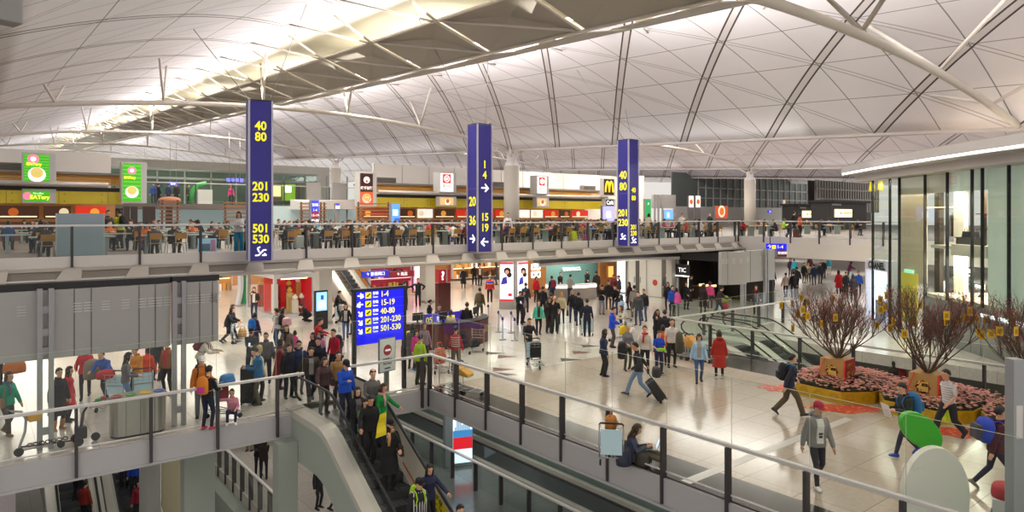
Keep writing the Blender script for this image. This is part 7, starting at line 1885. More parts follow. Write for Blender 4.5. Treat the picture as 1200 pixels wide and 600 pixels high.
pp(707, 386.5, 1.64, 100, 'stand', 'f', 'jacket 24304a', 'trousers 1f2026', 'long dark brown', 'brown haired woman in a navy jacket standing on the open floor with a small bag')
pp(735, 381, 1.66, 20, 'carry', 'f', 'sweater 77787c', 'slim 3a3c30', 'cropped blond', 'short haired blonde woman in grey with a black coat over her arm')
soft_bag(*G(729, 441), .62, .3, .36, .3, .62, '1b1b1e', 'black coat carried over the arm of the blonde woman', strap=False, name='carried_coat', cat='coat')
o = pp(756, 382, 1.70, -20, 'stand', 'f', 'sweater c8c0b4', 'slim 25252c', 'bun brown', 'woman in a cream sweater with a red scarf', extra=[('scarf', 'b81c2c')])
o = pp(748, 401, 1.70, -90, 'pull', 'm', 'jacket 26252a', 'trousers 7c96b8', 'short black', 'man in a black jacket and pale jeans striding and pulling a black suitcase', skin=1)
u, v = G(777, 471); suitcase(u, v, .06, face_rot(-90), .44, .28, .72, '1c1c1e', 'black trolley suitcase pulled by the striding man', tilt=-.62, hl=.42)
u, v = G(769, 460); t = soft_bag(u, v, .5, face_rot(-90), .4, .26, .34, '26262a', 'small black case riding on the pulled suitcase', strap=False)
o = pp(772, 388, 1.52, 5, 'carry', 'm', 'tee 1c48c0', 'trousers 2a2c48', 'short brown', 'boy in a blue football shirt holding a lime green cushion', shoes='shoes 3a3a40')
p = hand_thing(o, 'carry', 'm', 1); t = thing('cushion', 'lime green neck cushion held by the boy in blue', 'cushion'); t.matrix_world = o.matrix_world @ Matrix.Translation(V3((.0, .38, 1.02)))
mb = MB(); mb.tube([(-.13, .04, .0), (-.15, -.06, .0), (0, -.1, .0), (.15, -.06, .0), (.13, .04, .0)], [.05, .06, .065, .06, .05], 10); mb.build('body', mat('lime', '8ed81c', .7), t); mb = MB(); mb.box(-.03, .03, -.04, -.0, -.065, -.05); mb.build('tag', WHITEP, t)
pp(787, 374, 1.80, 0, 'stand', 'm', 'tee d4cec6', 'slim 2a2c2a', 'cropped dark brown', 'man in a white t-shirt with an olive jacket over his arm', shoes='shoes 3a2c22', skin=0)
soft_bag(*G(796, 436), .68, .2, .3, .26, .78, '4c4a38', 'olive jacket hanging over the arm of the man in white', strap=False, name='carried_jacket', cat='jacket')
pp(777, 377, 1.5, 175, 'stand', 'f', 'jacket e0601c', 'slim 2a2a34', 'bob black', 'child in a bright orange top behind the boy in blue', feet=428)
pp(779, 364, 1.72, 170, 'stand', 'm', 'jacket 1d1d22', 'trousers 22242c', 'short dark brown', 'man in black with his back turned beside the yellow seated carts')
pp(770, 363, 1.66, 0, 'face', 'f', 'jacket 29252a', 'trousers 25252c', 'long dark brown', 'dark haired woman with a hand at her mouth near the carts')
pp(819, 391, 1.66, -10, 'stroll', 'f', 'jacket 9cc0dc', 'slim 3f5880', 'fringe black', 'person in a pale blue jacket and jeans walking by the yellow seated carts', extra=[('inner', '9a948c')])
pp(843, 388, 1.66, 170, 'stand', 'f', 'coat a82c20', 'slim 1d1d22', 'bob dark brown', 'woman in a long rust red hooded coat seen from behind', shoes='shoes d8d0cc', extra=[('hood', 'a82c20')])
for k, px in enumerate((795, 803, 811, 818)):
 c = cart(px, 419 + k * 1.5, 40, 'nested luggage cart with a yellow child seat, ' + ('first', 'second', 'third', 'last')[k] + ' from the man in white')
 mb = MB(); mb.hexa([(-.2, -.3, .62), (.2, -.3, .62), (.2, .1, .5), (-.2, .1, .5), (-.2, -.36, .95), (.2, -.36, .95), (.2, .12, .62), (-.2, .12, .62)]); mb.build('child_seat', SEATY, c, bevel=.03)
pp(781, 320, 1.74, 0, 'stand', 'm', 'jacket 55555a', 'trousers 2a2a30', 'short black', 'man in a grey suit by the narrow white pillar')
pp(787, 320, 1.74, 5, 'stand', 'm', 'jacket 1d1e24', 'trousers 24242c', 'short black', 'man in a black suit by the narrow white pillar', extra=[('inner', 'd8d8dc')])
pp(787, 335, 1.72, 30, 'stand', 'm', 'jacket 2450b8', 'slim 22253a', 'short black', 'man in a royal blue jacket by the clear screens')
pp(783, 331, 1.68, -30, 'stand', 'f', 'jacket 1e1e24', 'slim 22222c', 'bob black', 'person in black just behind the royal blue jacket')
pp(793, 338, 1.58, 170, 'stand', 'f', 'jacket d85a9c', 'slim 6a6a74', 'bob black', 'girl in a pink jacket beside the royal blue jacket')
pp(804, 331, 1.66, 10, 'clasp', 'f', 'jacket 202024', 'trousers 22222a', 'bun black', 'attendant in black at the glass desk before the dark shop')
pp(809, 323, 1.72, 60, 'stand', 'm', 'jacket 17181b', 'trousers 1d1d22', 'cropped black', 'man in black standing at the dark shop entrance')
o = pp(824, 333, 1.70, 160, 'walk', 'f', 'coat 2c2420', 'slim 1e1c20', 'long dark brown', 'woman in a dark brown coat with a tan bag at the dark shop')
side_bag(o, 'walk', 'f', '8a5a30', 'tan bag of the woman at the dark shop', 1)
pp(832, 330, 1.64, 170, 'stand', 'f', 'jacket d84a84', 'slim 4a4450', 'bob black', 'person in a hot pink jacket left of the man with a loaded cart')
pp(842, 335, 1.74, 100, 'push', 'm', 'jacket 33282c', 'trousers 24262e', 'short black', 'man in dark brown pushing a heavily loaded cart by the flight board')
pp(837, 319, 1.66, 0, 'stand', 'f', 'jacket 7a2458', 'slim 26222c', 'bob black', 'woman in plum purple beyond the hot pink jacket')
cart(850, 368, 100, 'heavily loaded luggage cart by the grey flight board')
soft_bag(*G(849, 367), .24, .2, .5, .36, .4, 'b8242c', 'red bag on the heavily loaded cart', strap=False)
soft_bag(*G(850, 367), .66, .2, .46, .32, .36, '8aa83c', 'apple green bag on top of the heavily loaded cart', strap=False)
o = pp(886, 334, 1.70, -20, 'walk', 'f', 'jacket 2b221e', 'slim 241e20', 'long dark brown', 'woman in dark brown walking past the flight board posts with a red scarf', extra=[('scarf', 'a01c28')])
for (px, hy, h, face, pose, sex, top, legs, hair, lab) in (
 (921, 320, 1.68, 170, 'stroll', 'm', 'jacket d8c0b0', 'slim 23283c', 'short black', 'walker in a beige jacket going away down the far hall'),
 (930, 319, 1.76, 175, 'stand', 'm', 'jacket 1d1c20', 'trousers 22222a', 'short black', 'figure in black close beside the beige jacket walker'),
 (934, 313, 1.74, 170, 'stroll', 'm', 'jacket 3a3a3e', 'trousers 26262e', 'short black', 'figure in grey just beyond the black figure in the far hall'),
 (926, 303, 1.70, 0, 'stand', 'f', 'jacket 3a2440', 'slim 22202a', 'bob black', 'person in dark purple under the blue hanging sign'),
 (931, 304, 1.68, 175, 'stand', 'm', 'jacket 1f9aac', 'slim 26262e', 'short black', 'person in turquoise under the blue hanging sign'),
 (942, 308, 1.72, 10, 'stand', 'm', 'jacket 1c1c20', 'slim 22222c', 'short black', 'person in black facing a beige jacket in the far hall group'),
 (947.5, 308, 1.70, -20, 'stand', 'f', 'jacket c0b090', 'slim 26222a', 'long black', 'woman in a beige jacket in the far hall group'),
 (954, 310, 1.70, 170, 'stand', 'm', 'jacket 25345c', 'slim 26304a', 'short black', 'person in navy blue in the far hall group'),
 (961, 308, 1.76, 0, 'stand', 'm', 'jacket 2c2f38', 'slim 33405c', 'short black', 'man in charcoal and jeans in the far hall group'),
 (965, 304, 1.74, 0, 'stand', 'm', 'jacket 1c1e26', 'slim 22242c', 'short black', 'man in black at the outer edge of the far hall group'),
 (971.5, 302, 1.64, 170, 'stand', 'f', 'jacket 28a0b0', 'slim d8d0cc', 'bob black', 'person in bright turquoise standing apart in the far hall'),
 (983, 317, 1.70, 170, 'stand', 'f', 'coat c82028', 'slim 22202a', 'long black', 'long haired woman in a long red coat in the far hall'),
 (991, 319, 1.66, 10, 'stand', 'm', 'jacket 1d1c20', 'trousers 25252c', 'short black', 'figure in black with a case beside the woman in red'),
 (1000, 322, 1.68, 175, 'stand', 'f', 'coat 2a2028', 'slim 201c20', 'long black', 'woman in a dark coat between the red coat and the boutique'),
 (1006, 318, 1.72, -20, 'stand', 'm', 'jacket 2450a8', 'slim 22242c', 'short black', 'man in blue close to the glowing boutique doorway'),
 (995, 306, 1.66, 80, 'push', 'f', 'jacket 6a2458', 'trousers 5a6048', 'bob black', 'woman in purple pushing a dark cart in the far hall'),
 (905, 314, 1.7, 0, 'stand', 'm', 'jacket 3a3030', 'trousers 26262e', 'short black', 'dim figure behind the flight board edge'),
 (949, 300, 1.72, 0, 'stand', 'm', 'jacket 4a1c20', 'trousers 26262e', 'short black', 'distant person in dark red in front of the far shops'),
):
 pp(px, hy, h, face, pose, sex, top, legs, hair, lab)
cart(1003, 330, 80, 'distant dark luggage cart pushed by the woman in purple')
suitcase(*G(988, 343), 0, face_rot(20), .42, .28, .7, '1c1d20', 'dark case beside the woman in a long red coat')
o = pp(492, 393, 1.66, 150, 'stand', 'f', 'jacket b4d81c', 'wide 4a4432', 'bun black', 'woman in a lime yellow jacket at the railing corner')
pp(486, 387, 1.45, 60, 'stand', 'f', 'jacket c82c80', 'slim 2a2c3c', 'fringe black', 'girl in magenta beside the lime yellow jacket', shoes='shoes 3c6aa8')
pp(497, 378, 1.60, 20, 'stand', 'f', 'jacket 8a7884', 'trousers 3a3640', 'bob brown', 'woman in mauve behind the lime yellow jacket', feet=428)
o = pp(534, 386, 1.66, 175, 'stand', 'f', 'sweater b02834', 'trousers 5c5040', 'bun black', 'person in a red and white striped sweater near the purple poster desk', feet=437)
J = skeleton('stand', 'f'); mb = MB()
for z in (1.02, 1.1, 1.18, 1.26, 1.34):
 mb.tube([V3((.172 * math.cos(a), .142 * math.sin(a) + .004, z)) for a in [2 * PI * i / 16 for i in range(16)]], .014, 5, closed=True)
mb.build('sweater_stripes', cloth('d8d0c8'), o)
cart(515, 436, 200, 'luggage cart loaded with an orange bag at the railing corner')
soft_bag(*G(515, 434), .25, .3, .5, .36, .62, 'd8622c', 'orange bag on the cart at the railing corner')
cart(549, 462, 60, 'luggage cart with a yellow child seat right behind the glass railing')
o = CART0;
c = [x for x in bpy.data.objects if x.get('label') == 'luggage cart with a yellow child seat right behind the glass railing'][0]
mb = MB(); mb.hexa([(-.18, -.3, .6), (.18, -.3, .6), (.18, .08, .55), (-.18, .08, .55), (-.2, -.36, .9), (.2, -.36, .9), (.2, .1, .66), (-.2, .1, .66)]); mb.build('child_seat', SEATY, c, bevel=.04)
cart(531, 459, 40, 'empty luggage cart behind the railing left of the yellow child seat')
cart(556, 413, -20, 'luggage cart with a dark bag parked on the open floor by the counter')
soft_bag(*G(556, 412), .2, .2, .5, .3, .36, '2a2a2e', 'dark bag on the cart parked by the counter', strap=False)
soft_bag(*G(476, 418), 0, .2, .46, .34, .6, '8c1c2a', 'dark red bag on the floor right of the gate board')
soft_bag(*G(479, 414), .62, .2, .3, .22, .3, 'd8c83c', 'small yellow bag on the dark red bag', strap=False)
suitcase(*G(542, 408), 0, face_rot(150), .4, .26, .7, '22253a', 'navy suitcase beside the man in black at the counter')
u, v = G(738, 541)
o = raw_person(place_M(u, v, 0, 78), 'sit_floor', 'f', 1.66, 'woman sitting on the floor behind the railing with a laptop on her lap', ('sweater', '4a5064'), ('wide', '6a6050'), ('boots', '8a4a28'), ('long', 'brown'))
t = thing('laptop', 'open silver laptop on the lap of the woman on the floor', 'laptop'); t.matrix_world = o.matrix_world @ Matrix.Translation((0, .50, .36))
mb = MB(); mb.box(-.17, .17, -.12, .12, 0, .018); mb.build('base', STEEL, t); mb = MB(); mb.box(-.15, .15, -.1, .04, .018, .021); mb.build('keyboard', BLACKM, t)
mb = MB(); mb.hexa([(-.17, .12, .01), (.17, .12, .01), (.17, .13, .01), (-.17, .13, .01), (-.17, .2, .23), (.17, .2, .23), (.17, .21, .23), (-.17, .21, .23)]); mb.build('lid', STEEL, t)
mb = MB(); mb.quad([(-.155, .123, .025), (.155, .123, .025), (.155, .196, .22), (-.155, .196, .22)]); o2 = mb.build('screen', lit('laptop glow', 'b8ccf4', 1.2), t); o2.modifiers.new('s', 'SOLIDIFY').thickness = .003
cart(717, 540, 170, 'luggage cart with a pale advert behind the woman on the floor')
u, v = G(716, 540); soft_bag(u, v, .75, .5, .4, .26, .3, 'b8722c', 'tan leather bag hung on the cart behind the woman on the floor')
u, v = G(752, 543); soft_bag(u, v, 0, .9, .6, .36, .3, '3c3c32', 'dark olive rucksack lying by the laptop user', strap=False)
u, v = G(731, 545); soft_bag(u, v, 0, .4, .4, .34, .42, '33384a', 'navy bag beside the laptop user')
o = pp(925, 416, 1.75, 85, 'walk', 'm', 'jacket 252a3a', 'wide 5a4c38', 'short black', 'man in a navy jacket and brown trousers walking past the first planter', feet=487, extra=[('scarf', '3a7aa0')])
backpack(o, 'walk', 'm', '1c1d22', 'black backpack on the man in a navy jacket by the planter')
o = pp(957, 469, 1.78, 5, 'stroll', 'm', 'jacket 8c8886', 'slim 35333a', 'short black', 'young man in a grey hoodie, white t-shirt and red cap walking to the camera', shoes='shoes e4e0dc', hat='cap b0243c', extra=[('inner', 'e4e0da'), ('hood', '8c8886')], feet=570)
M = o.matrix_world.copy()
mb = MB(); J = skeleton('stroll', 'm')
for z, w_ in ((.33, .03), (.27, .045), (.2, .04), (.14, .03)):
 c = J['pel'] + J['R'] @ V3((0, .155 - .09 * (z / .5) ** 2 * .9 + .005, z)); mb.box(c.x - w_, c.x + w_, c.y - .02, c.y + .012, c.z - .02, c.z + .02)
mb.build('shirt_print', cloth('3a3836'), o)
o = pp(1062, 451, 1.74, -85, 'walk_hold', 'm', 'jacket 2a2e2a', 'slim 2c3044', 'short black', 'man in dark green with a blue backpack walking left past the green panel', shoes='shoes 2440a8', feet=534)
backpack(o, 'walk_hold', 'm', '2a6a9c', 'blue backpack on the man in dark green', 1.15)
t = thing('paper_sheet', 'white paper sheet held by the man in dark green', 'paper'); t.matrix_world = o.matrix_world @ Matrix.Translation((0, .44, .92)) @ Matrix.Rotation(-.3, 4, 'X')
mb = MB(); mb.box(-.15, .15, 0, .006, 0, .32); mb.build('sheet', WHITEP, t); mb = MB(); mb.box(-.1, .1, .006, .008, .05, .07); mb.box(-.1, .06, .006, .008, .12, .14); mb.build('print', mat('print pink', 'e09ac0', .5), t)
o = pp(1112, 429, 1.76, -80, 'walk', 'm', 'tee b8b4b4', 'wide 22232a', 'short black', 'man in a striped polo shirt carrying a lime bag at the middle planter', skin=1, feet=513)
J = skeleton('walk', 'm'); mb = MB()
for k in range(7):
 z = .06 + .058 * k; c = J['pel'] + J['R'] @ V3((0, 0, z)); w_ = .158 + .006 * k
 mb.tube([c + J['R'] @ V3((w_ * math.cos(a), (.108 + .003 * k) * math.sin(a), 0)) for a in [2 * PI * i / 18 for i in range(18)]], .012, 5, closed=True)
mb.build('shirt_stripes', cloth('e0dcda'), o)
hand_bag(o, 'walk', 'm', 'c8dc1c', 'lime yellow bag swinging from the hand of the man in stripes', 1, .26, .34, .2, .1)
o = pp(1167, 484, 1.76, 80, 'walk', 'm', 'jacket 4a1c28', 'slim 2a2c40', 'short black', 'person in maroon with a blue rucksack striding past the grey post', shoes='shoes 8a8070', feet=576)
backpack(o, 'walk', 'm', '2c44b0', 'blue and grey rucksack on the person in maroon', 1.45, '4a4a50')
for k, (px, c, lab) in enumerate(((1048, '241f22', 'dark figure riding below the railing behind the blossom trees'), (1054, '8c1c2c', 'figure in dark red riding below the railing behind the blossom trees'))):
 u, v = ray(px, 27.5); raw_person(place_M(u, v, -1.9, 170), 'stand', 'fm'[k], 1.7, lab, ('coat', c), ('slim', '22202a'), ('shoes', '201c1c'), ('bob', 'black'))
def rider(px, u, face, pose, sex, top, legs, hair, label, h=1.7, **k):
 v = on_u(px, u); y = v - 17.1
 if y < .25:
  n = math.floor((.25 - y) / .4); z = min(0, SLP * (.25 - .4 * n - .4) + .12)
 else: z = 0.
 return pp(px, 0, h, face, pose, sex, top, legs, hair, label, at=(u, v), z=z + .012, **k)
o = rider(379, 7.85, 40, 'rail_r', 'f', 'puffer 4a3434', 'trousers 2c2426', 'bob brown', 'woman in a brown patterned quilted coat stepping on the escalator', 1.6)
side_bag(o, 'rail_r', 'f', '2a2422', 'dark handbag of the woman in a quilted coat', -1)
rider(396, 8.45, 30, 'stand', 'm', 'jacket a07c4c', 'trousers 2e2a28', 'short black', 'person in a tan jacket at the top of the escalator', 1.64)
rider(404, 7.95, 40, 'phone_one', 'm', 'jacket 1c50c0', 'trousers 23283a', 'short black', 'man in a bright blue jacket and black cap on the escalator', 1.72, hat='cap 1b1b20')
rider(418, 7.85, 35, 'clasp', 'f', 'jacket 1d1b1e', 'trousers 26242a', 'long black', 'woman in a black cardigan on the escalator behind the patterned blouse', 1.6, extra=[('inner', '6a6468')])
o = rider(436, 8.45, 30, 'carry', 'm', 'sweater 6c6a68', 'trousers 3a3a40', 'thin dark brown', 'balding man in a grey sweater on the escalator', 1.7)
o = rider(447, 8.5, 60, 'rail_l', 'f', 'jacket 1c8a3c', 'slim 2f3658', 'bob brown', 'woman in a green cardigan holding the right handrail', 1.62, extra=[('scarf', 'd8a0a8')])
o = rider(427, 7.9, 30, 'clasp', 'f', 'jacket 5c7c58', 'trousers 2a2a30', 'long black', 'woman in a green patterned blouse with a white bag on the escalator', 1.58)
side_bag(o, 'clasp', 'f', 'd0ccc8', 'white spotted bag of the woman in a patterned blouse', -1)
o = rider(433, 7.9, 30, 'rail_r', 'm', 'jacket 19191b', 'trousers 1d1d20', 'short black', 'man in a black leather jacket on the escalator', 1.74, skin=1)
o = rider(456, 8.05, 25, 'face', 'm', 'coat 17171a', 'trousers 1b1b1f', 'short black', 'man in a black suit and cap with an orange scarf holding a yellow flag', 1.74, hat='cap 1a1a1e', extra=[('scarf', 'c8925c')])
side_bag(o, 'face', 'm', '26221f', 'black leather satchel on the man with the yellow flag', -1, .34, .26)
p = hand_thing(o, 'face', 'm', 1); t = thing('hand_flag', 'yellow guide flag with green print on a thin stick', 'flag'); t.matrix_world = o.matrix_world @ Matrix.Translation(p + V3((.04, .02, 0)))
mb = MB(); mb.tube([(0, 0, -.15), (.02, 0, .62)], .008, 6); mb.build('stick', STEEL, t)
mb = MB()
for k in range(5):
 z0, z1 = .6 - .11 * k, .6 - .11 * (k + 1); q = lambda z: .03 * math.sin(z * 14)
 mb.hexa([(.02, q(z1), z1), (.2 + .02 * k, q(z1) + .02, z1 - .05), (.2 + .02 * k, q(z1) + .025, z1 - .05), (.02, q(z1) + .005, z1), (.02, q(z0), z0), (.18 + .02 * k, q(z0) + .02, z0 - .05), (.18 + .02 * k, q(z0) + .025, z0 - .05), (.02, q(z0) + .005, z0)])
mb.build('cloth', mat('flag yellow', 'e8d41c', .6), t)
text_obj('旅', .12, mat('flag green', '3a8a3c', .6), t, (.12, -.04, .36));
o = rider(502, 8.4, 35, 'rail_l', 'f', 'jacket 2a2c4c', 'slim 1f2028', 'long black', 'woman in navy with a black shoulder bag holding the right handrail', 1.62)
side_bag(o, 'rail_l', 'f', '1d1d22', 'black bag at the chest of the woman in navy', 1, .3, .34)
o = rider(490, 7.95, 35, 'stand', 'm', 'jacket 26262a', 'trousers 22222a', 'short black', 'person in a black and white striped top and black cap low on the escalator', 1.7, hat='cap 1b1b1f')
J = skeleton('stand', 'm'); mb = MB()
for k in range(6):
 x = -.16 + .064 * k; mb.tube([J['pel'] + V3((x, .145 - abs(x) * .3, .0)), J['pel'] + V3((x, .15 - abs(x) * .3, .3)), J['pel'] + V3((x * .9, .07, .5)), J['pel'] + V3((x * .9, -.07, .5)), J['pel'] + V3((x, -.13 + abs(x) * .2, .3)), J['pel'] + V3((x, -.135 + abs(x) * .2, 0))], .013, 5)
mb.build('shirt_stripes', cloth('e4e0dc'), o)
backpack(o, 'stand', 'm', 'a8d81c', 'lime green pack on the person in stripes', .7)
rider(538, 8.45, 30, 'stand', 'm', 'jacket 23252e', 'trousers 22222a', 'short black', 'man with black hair lowest on the escalator', 1.74)
for k, (px, py, c, lab) in enumerate(((292, 529, '2a2226', 'walker with bare legs and a dark coat on the lower floor'), (309, 524, '33333c', 'walker in dark leggings on the lower floor'), (303, 557, '1a1a1e', 'dark haired person at the lower railing, nearer the column'), (309, 562, '2a201e', 'dark haired person at the lower railing, nearer the wall'), (373, 596, '1b1b20', 'dark figure glimpsed under the escalator'), (392, 600, '22263a', 'second dark figure glimpsed under the escalator'))):
 pp(px, 0, 1.68, (170, 20, 30, 200, 60, 90)[k], ('stand', 'stand', 'phone', 'phone', 'stand', 'stroll')[k], 'fffmmm'[k], 'jacket ' + c, 'slim ' + ('8a6a50' if k == 0 else '22222c'), 'bob black', lab, z=-5, feet=py)
def rider2(px, uc, face, top, hair, label, drop, hat=None, pose='stand'):
 v = on_u(px, uc); y = v - 33.3
 n = math.floor((.25 - y) / .4); z = -5 + min(0, SLP * (.25 - .4 * n - .4) + .12)
 pp(px, 0, 1.68, face, pose, 'm', top, 'trousers 22222a', hair, label, at=(uc, v), z=z + .012, hat=hat)
rider2(90, 3.2, 170, 'jacket 1c1c20', 'short black', 'rider in black with a yellow band on the lower escalator by the mottled wall', 0)
rider2(99, 3.35, 170, 'jacket 8c2a1c', 'short black', 'rider in rust red on the lower escalator by the mottled wall', 0)
rider2(146, 4.9, 20, 'jacket 2a2a30', 'short black', 'rider in charcoal on the lower escalator by the round pillar', 0)
rider2(158, 5.2, 20, 'jacket 1c44b0', 'short black', 'rider in blue with a white cap on the lower escalator', 0, 'cap e0dcd8')
rider2(163, 5.15, 30, 'jacket 8a1c34', 'short black', 'rider in dark red on the lower escalator by the round pillar', 0)
t = thing('push_trolley', 'small trolley with a curved silver stem and yellow basket at the deck railing', 'trolley', (on_v(22, 19.75), 19.75, 0), .15)
mb = MB(); mb.tube([(0, 0, .12), (.02, 0, .25), (.12, 0, .55), (.14, 0, .85), (.05, 0, 1.05), (-.2, 0, 1.1)], .03, 8); mb.tube([(0, 0, .12), (.9, .05, .14)], .02, 6); mb.build('stem', TROM, t)
mb = MB(); mb.cyl((0, -.03, .1), (0, .03, .1), .1, 16); mb.build('wheel', RUBBER, t)
mb = MB(); mb.cyl((.85, -.03, .08), (.85, .03, .08), .08, 16); mb.build('wheel', RUBBER, t)
mb = MB(); mb.tube([(-.2, -.2, 1.1), (-.2, .2, 1.1)], .025, 8); mb.build('handle', RUBBER, t)
mb = MB(); mb.hexa([(.18, -.12, .78), (.4, -.12, .78), (.4, .12, .78), (.18, .12, .78), (.15, -.15, .95), (.44, -.15, .95), (.44, .15, .95), (.15, .15, .95)]); mb.build('basket', SEATY, t, bevel=.02)
u, v = G(100, 528)
t = thing('mobility_scooter', 'folded black mobility scooter with red and green handle grips', 'scooter', (u, 19.95, 0), .1)
mb = MB(); mb.tube([(-.05, 0, .12), (0, 0, .5), (.03, 0, .75)], .035, 8); mb.tube([(.03, 0, .75), (.12, 0, .9), (.42, 0, 1.02)], .03, 8); mb.tube([(-.12, 0, .1), (-.9, 0, .16), (-1.3, 0, .2)], .018, 6); mb.build('frame', BLACKM, t)
mb = MB(); mb.tube([(.3, 0, .99), (.42, 0, 1.03)], .045, 8); mb.build('green_grip', mat('grip green', '2f8a4a', .5), t)
mb = MB(); mb.tube([(.43, 0, 1.03), (.5, 0, 1.05)], .05, 8); mb.build('red_grip', mat('grip red', 'b02838', .5), t)
mb = MB(); mb.box(-.14, .1, -.12, .12, .12, .42); mb.build('battery_box', BLACKM, t, bevel=.03)
for x, y in ((-.1, -.2), (-.1, .2), (.3, 0)):
 mb = MB(); mb.cyl((x, y - .03, .1), (x, y + .03, .1), .1, 16); mb.build('wheel', RUBBER, t)
mb = MB()
for q in range(7): mb.tube([(-.35 - .12 * q + .05 * math.cos(a), .04 * math.sin(a), .2 + .03 * math.sin(a)) for a in [2 * PI * i / 10 for i in range(10)]], .014, 5, closed=True)
mb.build('chain', BLACKM, t)
# ================================================================ food court: tables, chairs, diners
TT = mat('grey green table top', '9aa6a0', .35); TL = mat('table leg metal', '8c9896', .4, .4); CHY = mat('amber chair shell', 'b07c28', .5)
def table_proto(w, d):
 t = thing('dining_table', 'x', 'table')
 mb = MB(); mb.box(-w / 2, w / 2, -d / 2, d / 2, .70, .75); mb.build('table_top', TT, t, bevel=.01)
 for x in (-1, 1):
  mb = MB(); mb.box(x * (w / 2 - .3) - .05, x * (w / 2 - .3) + .05, -d / 2 + .15, d / 2 - .15, .0, .70); mb.build('leg', TL, t)
 return t
def chair_proto():
 t = thing('dining_chair', 'x', 'chair')
 mb = MB(); mb.box(-.2, .2, -.2, .2, .43, .46); mb.build('seat', CHY, t, bevel=.012)
 mb = MB(); n = 6
 for i in range(n):
  x, x2 = -.21 + .42 * i / n, -.21 + .42 * (i + 1) / n; c = lambda q: -.24 + .5 * q * q
  mb.hexa([(x, c(x), .6), (x2, c(x2), .6), (x2, c(x2) + .02, .6), (x, c(x) + .02, .6), (x, c(x) - .04, .84), (x2, c(x2) - .04, .84), (x2, c(x2) - .02, .84), (x, c(x) - .02, .84)])
 mb.build('backrest', CHY, t)
 for x in (-1, 1):
  for y in (-1, 1):
   mb = MB(); mb.tube([(x * .17, y * .17, .43), (x * .21, y * .22, 0)] if y > 0 else [(x * .18, -.2, .7), (x * .17, -.18, .43), (x * .21, -.24, 0)], .013, 6); mb.build('leg', STEEL, t)
 return t
TAB = {}; CH0 = [None]
def ctable(w, u, v, label, rz=0.):
 k = w
 if k not in TAB: TAB[k] = table_proto(w, .8); o = TAB[k]
 else: o = copy_tree(TAB[k])
 o.location = (u, v, DECK); o.rotation_euler = (0, 0, rz); o['label'] = label; o['group'] = 'food court tables'
def cchair(u, v, rz, label, group):
 if CH0[0] is None: CH0[0] = chair_proto(); o = CH0[0]
 else: o = copy_tree(CH0[0])
 o.location = (u, v, DECK); o.rotation_euler = (0, 0, rz); o['label'] = label; o['group'] = group
ORD = ('first', 'second', 'third', 'fourth', 'fifth', 'sixth', 'seventh', 'eighth', 'ninth', 'tenth', 'eleventh', 'twelfth', 'thirteenth', 'fourteenth', 'fifteenth', 'sixteenth', 'seventeenth', 'eighteenth', 'nineteenth', 'twentieth')
DTOPS = ['1d1d22', '23283a', '2c2428', '1b1c20', '33343a', '26304c', '5a2430', '8a8480', '1f3a6a', '6a4a3a', 'b02c50', '1d1d20', '2a2a30', 'c8c0b8', '3a4a3a', '2c2c34', 'd86a1c', '1c7aa0', 'a81c2c', '22242c']
DWORD = {'1d1d22': 'black', '23283a': 'navy', '2c2428': 'dark plum', '1b1c20': 'black', '33343a': 'charcoal', '26304c': 'navy blue', '5a2430': 'maroon', '8a8480': 'light grey', '1f3a6a': 'blue', '6a4a3a': 'brown', 'b02c50': 'crimson pink', '1d1d20': 'black', '2a2a30': 'charcoal', 'c8c0b8': 'cream', '3a4a3a': 'dark green', '2c2c34': 'dark grey', 'd86a1c': 'orange', '1c7aa0': 'turquoise', 'a81c2c': 'red', '22242c': 'black'}
dr = random.Random(21)
PYX = [(304, 'the 501 530 pylon'), (562, 'the middle pylon'), (736, 'the 40 80 pylon')]
def zone(px):
 if px < 124: return 'by the frosted screen'
 if px < 304: return 'frosted screen to 501 530 pylon'
 if px < 562: return '501 530 pylon to middle pylon'
 if px < 736: return 'middle pylon to 40 80 pylon'
 return 'beyond 40 80 pylon'
def px_of(u, v):
 Y = depth(u, v); X = CA * u - SA * v; return 600 + FOC * X / Y
cnt = {}
rows = [(29.2, 'front'), (33.2, 'second'), (37.2, 'third'), (41.4, 'fourth'), (45.4, 'rear')]
